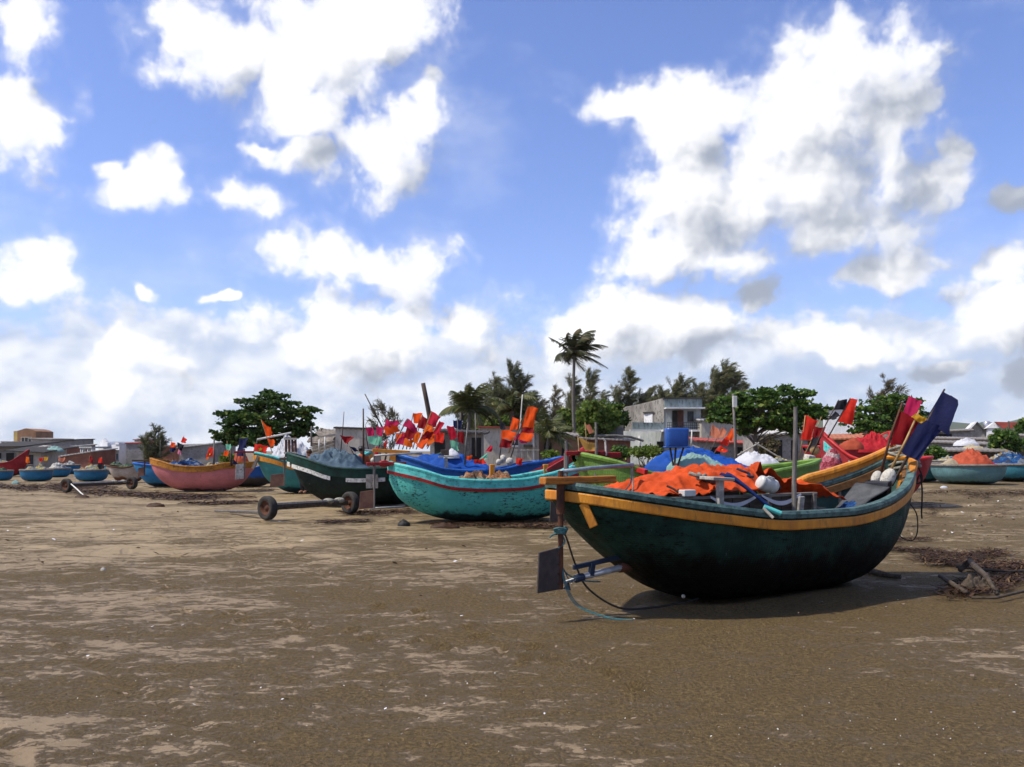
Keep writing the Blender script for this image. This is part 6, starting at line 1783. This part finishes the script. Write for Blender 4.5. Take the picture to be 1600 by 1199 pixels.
h.box('wall', 'plaster_white', 1548, 1600, 669, 720, 0, 6)
h.poly('gable', 'plaster_white', [(1545, 669), (1567, 669), (1556, 659.5)], -.15, 6)
MB().hexa([Vector(p) for p in ((h.X(1567), -.4, h.Z(669.5)), (h.X(1604), -.4, h.Z(669.5)), (h.X(1604), 6.4, h.Z(669.5)), (h.X(1567), 6.4, h.Z(669.5)), (h.X(1556.5), -.4, h.Z(659)), (h.X(1592), -.4, h.Z(661)), (h.X(1592), 6.4, h.Z(661)), (h.X(1556.5), 6.4, h.Z(659)))]).build('roof', 'roof_red', h.o)
for k, (a, b, l, r, dd, wl_, rf, lb) in enumerate((
        (1440, 1512, 676, 672, 96, 'plaster_grey', 'roof_sheet', 'wide low hall with pale grey roof left of the gabled house'),
        (1455, 1545, 684, 687, 84, 'plaster_cream', 'roof_sheet', 'long roof of weathered sheets below the gabled house'),
        (1452, 1535, 690, 694, 72, 'plaster_grey', 'roof_sheet', 'low shack with a dark open front and white post'),
        (1440, 1560, 703, 705, 60, 'wood_dark', 'roof_sheet', 'lowest shack roof just behind the right basket boats'),
        (1560, 1625, 681, 680, 82, 'plaster_cream', 'roof_sheet', 'cream wall shack behind the rounded bush'))):
    h = shed(lb, a, b, l, r, dd, wl_, rf, 4, .22, over=.3, doors=((a + 20, a + 46, r + 6, 'inside_shade'),))
heap('tarpaulin', 'white and blue tarpaulin heaped on the shack roof', 'tarpaulin', W(1510, 696, 70), 1.0, .8, .5, 0, 'tarp_white', 95, amp=.35, n=18)
heap('tarpaulin', 'cream tarpaulin sheet on the lower shack roof', 'tarpaulin', W(1520, 704, 62), .9, .7, .35, 0, 'tarp_cream', 96, amp=.35, n=18)
flagpole('dark post beside the red-roofed house', (1578, 700), (1576, 658), 80, r=.09, mat='pole_dark', group='bare poles among the boats')
# wire-cross trestle under the tree
tr = T('trestle', 'crossed thin poles under the right broad-leaved tree', 'trestle', tuple(W(1182, 722, 40)), 0)
for a, b in (((1152, 712), (1186, 692)), ((1180, 692), (1216, 714)), ((1158, 706), (1172, 722))):
    MB().tube([W(*a, 40), W(*b, 40)], .035, 7).build('pole', 'wood_pale', tr, world=True)
# ================================================================== trees
leafmat('leaf_almond', (0.022, 0.062, 0.012), (0.085, 0.155, 0.024), (0.20, 0.25, 0.05), .30)
leafmat('leaf_almond_dark', (0.016, 0.045, 0.012), (0.065, 0.120, 0.022), (0.13, 0.17, 0.035), .28)
leafmat('leaf_casuarina', (0.105, 0.120, 0.055), (0.200, 0.205, 0.100), (0.24, 0.17, 0.09), .40)
leafmat('leaf_casuarina_dark', (0.075, 0.092, 0.045), (0.145, 0.155, 0.075), (0.19, 0.14, 0.075), .40)
leafmat('leaf_casuarina_brown', (0.10, 0.095, 0.050), (0.18, 0.155, 0.085), (0.20, 0.14, 0.08), .35)
leafmat('leaf_palm', (0.040, 0.060, 0.018), (0.110, 0.120, 0.040), (0.20, 0.17, 0.07), .25)
leafmat('leaf_palm_dark', (0.030, 0.038, 0.016), (0.080, 0.080, 0.032), (0.14, 0.10, 0.05), .25)
leafmat('leaf_light', (0.070, 0.130, 0.020), (0.160, 0.210, 0.035), (0.22, 0.24, 0.05), .35)
pm('bark', (0.12, 0.10, 0.085), (0.06, 0.05, 0.042), 4, bump=.8, bscale=12, stretch=(2, 2, .5))
pm('bark_palm', (0.16, 0.145, 0.13), (0.09, 0.08, 0.072), 3, bump=.6, bscale=10, stretch=(.5, .5, 6))
NR = np.random.default_rng(5)

def leaf_quads(C_, size, flat=.5, ln=1.6, wind=None, curl=.0):
    """two-triangle kite leaves round centres C_ (n,3)"""
    n = len(C_)
    d = NR.normal(size=(n, 3)); d[:, 2] *= flat
    if wind is not None: d += np.asarray(wind)
    d /= np.linalg.norm(d, axis=1)[:, None]
    u = NR.normal(size=(n, 3)); u[:, 2] *= .6
    s = np.cross(d, u); s /= np.linalg.norm(s, axis=1)[:, None] + 1e-9
    sz = size * NR.uniform(.6, 1.25, size=(n, 1))
    a = C_ - d * sz * ln * .5
    b = C_ + s * sz * .5 + d * sz * .12
    c = C_ + d * sz * ln * .5
    e = C_ - s * sz * .5 + d * sz * .12
    return np.stack([a, b, c, e], 1)

def limb(mb, a, b, r0, r1, n=5, sag=.0, wob=.06, sides=7):
    a, b = Vector(a), Vector(b)
    L = (b - a).length
    pts = [a.lerp(b, i / n) + Vector((rnd(-1, 1), rnd(-1, 1), rnd(-1, 1))) * (wob * L if 0 < i < n else 0) + Vector((0, 0, sag * math.sin(math.pi * i / n))) for i in range(n + 1)]
    mb.tube(pts, [r0 + (r1 - r0) * i / n for i in range(n + 1)], sides)
    return pts

def almond_tree(label, px, d, crown, mat, seed, leaf=.165, trunk_lean=0, per=34, tiers=None):
    """broad-leaved tree in tiers; crown: list of (px, py, half-width px, half-height px) clump shelves in the photo"""
    random.seed(seed)
    g = W(px, HZ, d); gz = gh(g.x, g.y)
    o = T('broadleaf_tree', label, 'tree', (g.x, d, gz), 0, 'broad-leaved trees')
    tr = MB()
    zc = [W(c[0], c[1], d).z - gz for c in crown]
    top = max(zc)
    tp = limb(tr, (0, 0, -.1), (trunk_lean, 0, top * .85), .17, .05, 7, 0, .015, 9)
    V = []
    for (cx, cy, hw, hh) in crown:
        c = W(cx, cy, d); c = Vector((c.x - g.x, 0, c.z - gz))
        hwm, hhm = hw / F * d, max(.16, hh / F * d)
        dep = hwm * .9
        # limbs to the shelf
        jz = max(top * .42, c.z - rnd(.2, .7))
        k = min(len(tp) - 1, max(1, int(jz / (top * .85) * 7)))
        nb = max(3, int(hwm * 3.2))
        for i in range(nb):
            a = 2 * math.pi * i / nb + rnd(-.3, .3)
            e = c + Vector((math.cos(a) * hwm * rnd(.55, .95), math.sin(a) * dep * rnd(.55, .95), rnd(-.3, .5) * hhm))
            limb(tr, tp[k], e, .045, .012, 4, .10, .04, 5)
        ncl = int(10 * hwm * max(1, hhm / .35) * (1 + dep * .26)) + 3
        for i in range(ncl):
            a = rnd(0, 2 * math.pi); r = math.sqrt(rnd(0, 1)); 
            r = r * (1 + .18 * math.sin(a * 5 + seed) + .12 * math.sin(a * 9 + cx))
            p = np.array((c.x + math.cos(a) * hwm * r, math.sin(a) * dep * r, c.z + rnd(-1, 1) * hhm * (1 - .55 * r)))
            m = int(per * rnd(.5, 1.3))
            C_ = p + NR.normal(size=(m, 3)) * np.array((.15, .15, .06))
            V.append(leaf_quads(C_, leaf, .35, 1.7))
    tr.build('trunk', 'bark', o, smooth=True)
    quads('crown', np.concatenate(V), None, mat, o)
    return o

A1 = C(330, 600, 9.41)
almond_tree('dense dark broad-leaved tree standing alone behind the turquoise boat', 408, 52, [
    (*A1(920, 125), 11, 4), (*A1(880, 190), 22, 4), (*A1(760, 270), 32, 5), (*A1(1000, 280), 30, 5), (*A1(480, 255), 9, 3), (*A1(620, 350), 18, 4),
    (*A1(900, 390), 52, 6), (*A1(1330, 380), 22, 4), (*A1(220, 430), 14, 3), (*A1(480, 450), 32, 5), (*A1(800, 490), 60, 6), (*A1(1250, 480), 26, 5), (*A1(260, 520), 10, 3),
    (*A1(420, 560), 32, 5), (*A1(900, 590), 60, 6), (*A1(1330, 580), 18, 4), (*A1(350, 650), 24, 5), (*A1(750, 690), 62, 6), (*A1(1350, 660), 24, 4), (*A1(250, 750), 20, 5), (*A1(700, 780), 56, 6),
    (*A1(1250, 740), 28, 4), (*A1(150, 800), 12, 5), (*A1(400, 850), 26, 5), (*A1(750, 860), 42, 5)], 'leaf_almond_dark', 3, per=26)
A2 = C(1090, 590, 7.62)
almond_tree('wide flat-topped broad-leaved tree beside the two-storey house', 1181, 46, [
    (*A2(810, 140), 6, 4), (*A2(1020, 140), 12, 4), (*A2(780, 200), 44, 4), (*A2(1200, 190), 22, 4), (*A2(380, 260), 20, 4), (*A2(800, 270), 52, 5), (*A2(1180, 290), 14, 4),
    (*A2(340, 330), 22, 4), (*A2(700, 350), 52, 5), (*A2(1120, 350), 26, 4), (*A2(1350, 360), 34, 4), (*A2(400, 420), 24, 4), (*A2(800, 430), 60, 5), (*A2(1350, 420), 34, 4),
    (*A2(240, 490), 14, 3), (*A2(420, 500), 28, 4), (*A2(850, 510), 60, 5), (*A2(1300, 480), 34, 4), (*A2(650, 570), 34, 4), (*A2(1000, 580), 34, 5), (*A2(560, 640), 10, 3), (*A2(1150, 640), 10, 4)], 'leaf_almond', 4, per=26)
A3 = C(1240, 560, 4.444)
almond_tree('rounded broad-leaved tree behind the red flags at the right', 1385, 55, [
    (*A3(730, 270), 26, 5), (*A3(660, 310), 34, 5), (*A3(830, 300), 14, 4), (*A3(560, 350), 26, 5), (*A3(760, 360), 38, 6), (*A3(480, 400), 22, 5), (*A3(640, 410), 44, 6), (*A3(860, 400), 20, 5),
    (*A3(470, 450), 24, 5), (*A3(650, 470), 50, 6), (*A3(480, 500), 26, 5), (*A3(660, 520), 44, 6), (*A3(600, 560), 36, 5)], 'leaf_almond', 6, per=26)

def bush(label, px, py, rx_px, ry_px, d, mat, seed, n=1500, leaf=.16, name='bush', trunk=True, cat='bush'):
    random.seed(seed)
    c = W(px, py, d); gz = gh(c.x, c.y)
    o = T(name, label, cat, (c.x, d, gz), 0, 'bushes and small trees')
    rx, rz = rx_px / F * d, ry_px / F * d
    cz = c.z - gz
    V = []
    nb = max(10, n // 40)
    st = MB()
    for i in range(nb):
        a = rnd(0, 2 * math.pi); ph = math.acos(rnd(-.9, 1)); r = rnd(.35, 1.0) ** .5
        p = np.array((math.sin(ph) * math.cos(a) * rx * r, math.sin(ph) * math.sin(a) * rx * r, cz + math.cos(ph) * rz * r))
        m = int(n / nb)
        V.append(leaf_quads(p + NR.normal(size=(m, 3)) * np.array((.22, .22, .16)) * max(.6, rx * .5), leaf, .6))
        if i % 4 == 0: limb(st, (rnd(-.1, .1), rnd(-.1, .1), 0), p, .035, .008, 4, 0, .05, 5)
    st.build('trunk', 'bark', o, smooth=True)
    quads('crown', np.concatenate(V), None, mat, o)
    return o
bush('rounded dark green bush in front of the right-hand roofs', 1570, 692, 22, 20, 62, 'leaf_almond', 21, 2600, .2)
bush('leafy treetop at the right edge by the red roof', 1602, 672, 14, 18, 90, 'leaf_almond', 22, 1500, .28, 'small_tree', cat='tree')
bush('yellow-green leafy tree right of the tall palm trunk', 930, 655, 34, 26, 72, 'leaf_light', 23, 4200, .24, 'small_tree', cat='tree')
bush('bright green leafy tree left of the tall palm trunk', 882, 668, 18, 30, 74, 'leaf_light', 24, 2600, .24, 'small_tree', cat='tree')
bush('light green shrub behind the white-walled building', 770, 660, 26, 12, 66, 'leaf_light', 25, 2400, .22)
bush('darker green leafy tree behind the brick hut', 962, 652, 18, 22, 78, 'leaf_almond', 26, 2600, .24, 'small_tree', cat='tree')
bush('low green shrub before the brick hut', 970, 707, 14, 6, 50, 'leaf_almond', 27, 1200, .13)
bush('low green shrub at the foot of the two-storey house', 1008, 706, 20, 5, 46, 'leaf_light', 28, 1400, .13)
bush('small green shrub under the short palm', 862, 714, 8, 6, 44, 'leaf_light', 29, 800, .13)
bush('green shrub by the ochre flag', 916, 674, 7, 5, 58, 'leaf_light', 30, 700, .16)
bush('low bush between the pink boat and the tree', 357, 718, 8, 6, 48, 'leaf_light', 31, 800, .13)
bush('green shrub by the navy flags at the right', 1462, 708, 16, 7, 52, 'leaf_almond', 32, 1200, .15)
bush('dark shrub beside the dark shack door', 1200, 700, 12, 16, 52, 'leaf_casuarina_brown', 33, 1600, .15)

def casuarina(label, px, d, py_top, spread_px, mat, seed, dens=1.0, bare=.2, wind=.35, py_low=None, cname='casuarina_tree', stems=1):
    """feathery wind-blown tree: rising branches with drooping needle sprays"""
    random.seed(seed)
    g = W(px, HZ, d); gz = gh(g.x, g.y)
    o = T(cname, label, 'tree', (g.x, d, gz), 0, 'feathery wind-blown trees')
    H = W(px, py_top, d).z - gz
    R_ = spread_px / F * d
    tr = MB(); V = []
    for sN in range(stems):
        off = 0 if stems == 1 else (sN / (stems - 1) - .5) * 1.4 * R_
        Hs = H * (1 if sN == stems // 2 else rnd(.72, .95))
        tp = limb(tr, (off * .3, rnd(-.2, .2), -.1), (off + wind * .6, rnd(-.3, .3), Hs * .90), .13 * (Hs / 8), .012, 10, 0, .014, 7)
        nb = int(34 * dens * Hs / 8)
        for i in range(nb):
            f = bare + (1 - bare) * (i + rnd(0, 1)) / nb
            z = f * 10; k = min(9, int(z)); p = tp[k].lerp(tp[k + 1], z - k)
            a = rnd(0, 2 * math.pi)
            Lb = R_ / (stems ** .5) * (1.10 - .50 * f) * rnd(.5, 1.4) + .45
            dr = Vector((math.cos(a) * .75, math.sin(a) * .75, rnd(.6, 1.5))).normalized()
            pts = [Vector(p)]
            for s in range(6):       # a plume: rises, then the wind lays its tip over
                dr = (dr + Vector((wind * .30 * s / 5, 0, -.10 * s / 5))).normalized()
                pts.append(pts[-1] + dr * Lb / 6)
            tr.tube(pts, [.026, .022, .018, .014, .010, .007, .004], 4)
            for s in range(1, 7):
                b = np.array(pts[s]); ax = np.array((pts[s] - pts[s - 1]).normalized())
                m = int(13 * rnd(.6, 1.3))
                C_ = b + NR.normal(size=(m, 3)) * (.115 * (1.15 - s / 9)) + ax * NR.uniform(-.5, .5, size=(m, 1)) * Lb / 6
                n = len(C_)
                dv = NR.normal(size=(n, 3)) * .33 + ax * .8 + np.array((wind * .7, 0, -.05))
                dv /= np.linalg.norm(dv, axis=1)[:, None]
                u = NR.normal(size=(n, 3)); sd_ = np.cross(dv, u); sd_ /= np.linalg.norm(sd_, axis=1)[:, None] + 1e-9
                ln = NR.uniform(.22, .50, size=(n, 1)); wd = NR.uniform(.014, .034, size=(n, 1))
                e_ = C_ + dv * ln + np.array((wind * .10, 0, -.06))
                V.append(np.stack([C_ - sd_ * wd, C_ + sd_ * wd, e_ + sd_ * wd * .3, e_ - sd_ * wd * .3], 1))
    tr.build('trunk', 'bark', o, smooth=True)
    quads('crown', np.concatenate(V), None, mat, o)
    return o
casuarina('small feathery pine between the grey sheds at the left', 240, 78, 668, 17, 'leaf_casuarina_dark', 41, 1.5, .12, .12, stems=3)
casuarina('sparse feathery tree with bare twigs behind the flag cluster', 602, 62, 622, 20, 'leaf_casuarina_brown', 42, .42, .3, .12, stems=3)
casuarina('tallest dark feathery tree behind the coconut palms', 792, 84, 560, 34, 'leaf_casuarina_dark', 43, 2.2, .2, .25, stems=4)
casuarina('feathery tree left of the tallest dark one', 756, 88, 582, 22, 'leaf_casuarina', 44, 1.7, .2, .2, stems=2)
casuarina('thin feathery tree between the orange flags and the tall palm', 855, 84, 596, 16, 'leaf_casuarina_brown', 45, .8, .25, .2, stems=2)
casuarina('feathery tree just behind the tall palm trunk', 905, 86, 572, 20, 'leaf_casuarina', 46, 1.7, .2, .45, stems=2)
casuarina('feathery tree directly left of the two-storey house', 980, 90, 571, 26, 'leaf_casuarina', 47, 2.0, .2, .4, stems=3)
casuarina('feathery tree rising behind the two-storey house roof', 1056, 92, 584, 32, 'leaf_casuarina', 48, 2.0, .2, .4, stems=4)
casuarina('leaning feathery tree right of the two-storey house', 1120, 92, 562, 36, 'leaf_casuarina', 49, 2.4, .2, .6, stems=4)
casuarina('sparse brownish feathery tree above the right broad-leaved tree', 1380, 70, 586, 24, 'leaf_casuarina_brown', 50, .7, .4, .25, stems=3)
casuarina('short feathery tree behind the brick hut', 945, 88, 620, 12, 'leaf_casuarina_dark', 51, .9, .3, .2, stems=2)

for k_, (px_, d_, tp_, sp_, mt_, lb_) in enumerate((
        (725, 96, 600, 22, 'leaf_casuarina_dark', 'feathery tree behind the pale-fronded coconut palm'),
        (775, 100, 592, 26, 'leaf_casuarina_dark', 'feathery tree between the two coconut palms'),
        (822, 96, 606, 22, 'leaf_casuarina_dark', 'feathery tree behind the big orange flag'),
        (880, 98, 612, 24, 'leaf_casuarina', 'feathery tree low behind the tall palm trunk'),
        (930, 100, 604, 24, 'leaf_casuarina', 'feathery tree between the tall palm and the stained wall'),
        (1010, 102, 598, 26, 'leaf_casuarina', 'feathery tree left of the house roof corner'),
        (1035, 104, 606, 24, 'leaf_casuarina_dark', 'feathery tree just above the house roof'),
        (1085, 104, 592, 28, 'leaf_casuarina', 'feathery tree above the right end of the house roof'),
        (1150, 100, 588, 26, 'leaf_casuarina', 'feathery tree behind the utility pole'))):
    casuarina(lb_, px_, d_, tp_ + rnd(-4, 6), sp_, mt_, 141 + k_, rnd(1.4, 2.0), .12, .45, stems=random.choice((3, 4, 5)))

def palm(label, px, d, py_crown, n_f, Lf, seed, mat, wind=.5, py_base=None, lean=0.0, r=.16, droop=1.0, up=.5):
    random.seed(seed)
    g = W(px, HZ, d); gz = gh(g.x, g.y)
    o = T('coconut_palm', label, 'palm', (g.x, d, gz), 0, 'coconut palms')
    H = W(px, py_crown, d).z - gz
    tr = MB()
    n = 26
    pts = [Vector((lean * (i / n) ** 2 + .05 * math.sin(i * .3), 0, -.1 + (H + .1) * i / n)) for i in range(n + 1)]
    tr.tube(pts, [r * (1.35 - .35 * min(1, i / 4)) * (1 - .35 * i / n) * (1 + .05 * (i % 2)) for i in range(n + 1)], 10)
    tr.build('trunk', 'bark_palm', o, smooth=True)
    V = []; rc = MB()
    top = pts[-1]
    for k in range(n_f):
        a = 2 * math.pi * k / n_f * 2.4 + rnd(-.25, .25)
        el = rnd(-.35, 1.25) * up + .25
        L_ = Lf * rnd(.8, 1.1)
        dirv = Vector((math.cos(a) * math.cos(el), math.sin(a) * math.cos(el), math.sin(el)))
        p = Vector(top); m = 16; P = [Vector(p)]
        for i in range(m):
            u = (i + 1) / m
            dirv = (dirv + Vector((wind * .16 * u, 0, -.105 * droop * (0.4 + u)))).normalized()
            p = p + dirv * (L_ / m)
            P.append(Vector(p))
        rc.tube(P, [.035 * (1 - .85 * i / m) for i in range(m + 1)], 5)
        for i in range(1, m + 1):
            for sub in (0, .5):
                b = P[i - 1].lerp(P[i], sub)
                t_ = (P[i] - P[i - 1]).normalized()
                sd_ = t_.cross(Vector((0, 0, 1)))
                if sd_.length < .05: sd_ = Vector((1, 0, 0))
                sd_.normalize()
                u = (i + sub) / m
                ll = Lf * .30 * math.sin(math.pi * min(1, .12 + .85 * u)) ** .7 + .08
                for s in (-1, 1):
                    dv = (sd_ * s * .62 + t_ * .55 + Vector((wind * .55, 0, -.42 + rnd(-.15, .15)))).normalized()
                    e = b + dv * ll * rnd(.85, 1.1) + Vector((0, 0, -.08 * ll))
                    w_ = t_ * (.045 * Lf / 2.2)
                    V.append([b - w_, b + w_, e + w_ * .25, e - w_ * .25])
    rc.build('frond_rib', 'bark_palm', o, smooth=True)
    quads('crown', np.array([[tuple(x) for x in f] for f in V]), None, mat, o)
    return o
palm('tall lone coconut palm with wind-blown crown above the roofs', 897, 68, 553, 23, 2.8, 61, 'leaf_palm_dark', .95, lean=-.05, up=.95, droop=.75)
palm('coconut palm with pale fronds beside the bare pole', 733, 58, 640, 20, 2.5, 62, 'leaf_palm', .30, up=.9)
palm('coconut palm in front of the tallest dark tree', 800, 62, 640, 18, 2.5, 63, 'leaf_palm', .35, up=.8)
palm('short coconut palm before the dim brown shack', 856, 54, 680, 18, 2.0, 64, 'leaf_palm', .25, up=.95, r=.13)

# ================================================================== wrack, driftwood, litter
leafmat('wrack', (0.018, 0.009, 0.005), (0.060, 0.028, 0.013), (0.13, 0.075, 0.035), .0)
leafmat('shell_bits', (0.42, 0.38, 0.32), (0.70, 0.68, 0.64), None, .0)
leafmat('litter_bits', (0.10, 0.06, 0.04), (0.30, 0.22, 0.16), (0.6, 0.6, 0.62), .0)
def wrack():
    rs = np.random.default_rng(9)
    V = []
    def strand(x, y, L_, ang, w_, lift=.05):
        n = 3
        p = np.array((x, y, gh(x, y) + .012)); a = ang
        for i in range(n):
            q_ = p + np.array((math.cos(a) * L_ / n, math.sin(a) * L_ / n, 0))
            q_[2] = gh(q_[0], q_[1]) + .012 + rs.uniform(0, lift)
            s = np.array((-math.sin(a), math.cos(a), rs.uniform(-.5, .6))) * w_ * rs.uniform(.3, .75)
            V.append(np.stack([p - s * .5, p + s * .5, q_ + s * .4, q_ - s * .4]))
            p = q_; a += rs.normal() * .5
    def band(px0, py0, px1, py1, th_px, n, L0=.25, w0=.04, lift=.05, clump=6):
        cl = [(rs.uniform(), rs.normal() * .5) for _ in range(max(3, n // 25))]
        for i in range(n):
            if rs.uniform() < .8:
                c = cl[rs.integers(len(cl))]; u = min(1, max(0, c[0] + rs.normal() * .03)); off = c[1] + rs.normal() * .28
            else:
                u = rs.uniform(); off = rs.normal() * .7
            px = px0 + (px1 - px0) * u; py = py0 + (py1 - py0) * u + off * th_px
            if py < 735: continue
            g = G(px, py)
            strand(g.x, g.y, L0 * rs.uniform(.5, 1.9), rs.normal() * .45 + (3.14 if rs.uniform() < .5 else 0), w0 * rs.uniform(.4, 1.3), lift * .6)
    band(-20, 760, 180, 762, 5, 1500, .35, .07, .07)
    band(100, 768, 330, 779, 4, 1300, .35, .07, .07)
    band(250, 774, 400, 776, 3, 500, .32, .06, .05)
    band(288, 787, 396, 786, 2, 420, .30, .06, .07)
    band(210, 757, 420, 766, 4, 400, .3, .05, .04)
    band(440, 768, 520, 775, 4, 240, .25, .05, .04)
    band(440, 792, 510, 786, 3, 320, .28, .06, .07)
    band(505, 817, 570, 814, 1.5, 190, .22, .05, .05)
    band(540, 802, 650, 800, 3, 420, .25, .05, .06)
    band(690, 820, 860, 823, 2.5, 620, .25, .05, .06)
    band(830, 810, 890, 825, 5, 180, .2, .04, .05)
    band(1370, 846, 1465, 842, 3, 260, .18, .022, .05)
    band(1370, 858, 1470, 862, 2.5, 330, .18, .022, .06)
    band(1440, 870, 1560, 865, 6, 620, .2, .024, .08)
    band(1445, 881, 1545, 878, 3, 420, .2, .026, .10)
    band(1520, 890, 1620, 890, 6, 620, .22, .026, .11)
    band(1480, 930, 1520, 925, 7, 150, .16, .02, .08)
    band(1500, 925, 1590, 905, 9, 520, .22, .028, .12)
    band(1400, 790, 1600, 800, 14, 160, .2, .03, .03)
    band(1430, 770, 1600, 772, 5, 260, .28, .05, .05)
    o = quads('beach_wrack', np.stack(V), None, 'wrack')
    tag(o, 'dark brown dried seaweed and leaf litter strewn in lines along the beach', 'seaweed', kind='stuff')
    # shell fragments and specks on the near sand
    V = []
    for i in range(1100):
        y = rs.uniform(4.2, 6.5) if rs.uniform() < .4 else rs.uniform(5, 17)
        x = rs.uniform(-.62, .62) * y
        s = rs.uniform(.0022, .0055) * (1 if rs.uniform() < .94 else 1.8) * (1 if y < 9 else 1.7)
        c = np.array((x, y, gh(x, y) + .006))
        a = rs.uniform(0, 6.28); u = np.array((math.cos(a), math.sin(a), rs.uniform(-.4, .4))) * s; v = np.array((-math.sin(a), math.cos(a), rs.uniform(-.2, .5))) * s * .7
        V.append(np.stack([c - u, c - v, c + u, c + v]))
    tag(quads('shell_fragments', np.stack(V), None, 'shell_bits'), 'tiny white shell fragments scattered over the near sand', 'shells', kind='stuff')
    V = []
    for i in range(900):
        r_ = rs.uniform()
        if r_ < .45:
            y = rs.uniform(5, 18); x = rs.uniform(-.62, .62) * y
        elif r_ < .8:
            g = G(rs.uniform(1380, 1600), rs.uniform(758, 840)); x, y = g.x, g.y
        else:
            g = G(rs.uniform(0, 700), rs.uniform(750, 830)); x, y = g.x, g.y
        s = rs.uniform(.008, .03) * (1 if y < 12 else 1.9)
        c = np.array((x, y, gh(x, y) + .01))
        a = rs.uniform(0, 6.28); u = np.array((math.cos(a), math.sin(a), rs.uniform(-.3, .5))) * s; v = np.array((-math.sin(a), math.cos(a), rs.uniform(-.2, .6))) * s * .5
        V.append(np.stack([c - u, c - v, c + u, c + v]))
    tag(quads('litter', np.stack(V), None, 'litter_bits'), 'small scraps of litter and twigs strewn over the sand', 'litter', kind='stuff')
wrack()

def driftwood(label, pts, r, name='driftwood', mat='wood_dark'):
    o = MB().tube([Vector(p) for p in pts], r, 7).build(name, mat, smooth=True)
    tag(o, label, 'driftwood', 'driftwood on the sand')
def gz(px, py, z=0.03):
    g = G(px, py); return Vector((g.x, g.y, g.z + z))
driftwood('thick broken stick at the front of the driftwood pile', [gz(1469, 912, .10), gz(1485, 922, .09), gz(1510, 933, .05)], [.028, .03, .026])
driftwood('long dark stick lying along the front of the driftwood pile', [gz(1518, 938, .03), gz(1555, 940, .04), gz(1585, 934, .05), gz(1625, 926, .06)], [.014, .018, .018, .016])
driftwood('split plank propped across the driftwood pile', [gz(1494, 897, .10), gz(1530, 900, .09), gz(1575, 901, .07), gz(1620, 898, .06)], [.02, .018, .016, .015])
driftwood('curved branch in the middle of the driftwood pile', [gz(1500, 905, .12), gz(1515, 903, .22), gz(1540, 920, .16), gz(1558, 932, .03)], [.035, .04, .035, .02])
driftwood('dark log shape standing in for the shadow at the right end of the hull', [gz(1340, 890, .02), gz(1365, 897, .03), gz(1390, 902, .02), gz(1407, 904, .02)], [.05, .045, .035, .03])  # dark form added where the hull's cast shadow lies on the sand
heap('bark_clump', 'matted brown palm fibre clump on the driftwood pile', 'driftwood', gz(1530, 922, 0), .26, .20, .13, .3, 'wood_dark', 111, amp=.9, freq=9, n=26)
heap('stone', 'dark lump of stone on the sand left of the teal boat', 'stone', gz(631, 821, 0), .15, .12, .11, 0, 'tar', 112, sharp=1.6, amp=.35, freq=9, n=16)
heap('seaweed_clump', 'dark clump on the sand before the wrack line at the left', 'seaweed', gz(128, 777, 0), .28, .16, .09, 0, 'wrack', 113, amp=.5, freq=5, n=14)
heap('seaweed_clump', 'lone dark clump on the sand below the pink boat', 'seaweed', gz(243, 791, 0), .30, .16, .10, 0, 'wrack', 114, amp=.5, freq=5, n=14)
heap('seaweed_clump', 'dark seaweed clump under the left end of the teal boat', 'seaweed', gz(695, 824, 0), .34, .14, .09, 0, 'wrack', 115, amp=.5, freq=5, n=14)
driftwood('grey pipe lying on the sand left of the teal boat', [gz(578, 797, .04), gz(605, 796, .05), gz(632, 795, .06)], [.03, .03, .03], 'pipe', 'steel_pale')
o = heap('shell', 'single white shell on the open sand at the left', 'shell', gz(161, 889, 0), .035, .022, .018, 0, 'foam_white', 116, amp=.2, n=10)
tag(heap('plastic_bag', 'crumpled white plastic bag on the sand beyond the bow', 'bag', gz(1475, 762, 0), .13, .09, .06, 0, 'tarp_white', 117, amp=.5, freq=6, n=12))
tag(heap('plastic_bag', 'white and green plastic bag on the wrack before the blue basket', 'bag', gz(24, 756, 0), .22, .14, .14, 0, 'tarp_palegreen', 118, amp=.5, freq=6, n=12))

# ================================================================== air
def haze():
    t = bpy.data.materials.new('haze'); t.use_nodes = True
    N, L = t.node_tree.nodes, t.node_tree.links
    N.clear()
    out = N.new('ShaderNodeOutputMaterial')
    v = N.new('ShaderNodeVolumePrincipled')
    v.inputs['Color'].default_value = (.85, .92, 1, 1)
    v.inputs['Density'].default_value = 0.00005
    L.new(v.outputs[0], out.inputs['Volume'])
    MAT['haze'] = t
    o = MB().box((0, 1500, 99), (6600, 3200, 200)).build('haze', 'haze', loc=(0, 0, 0))
    tag(o, 'thin pale sea air over the whole beach', 'haze', kind='stuff')
haze()
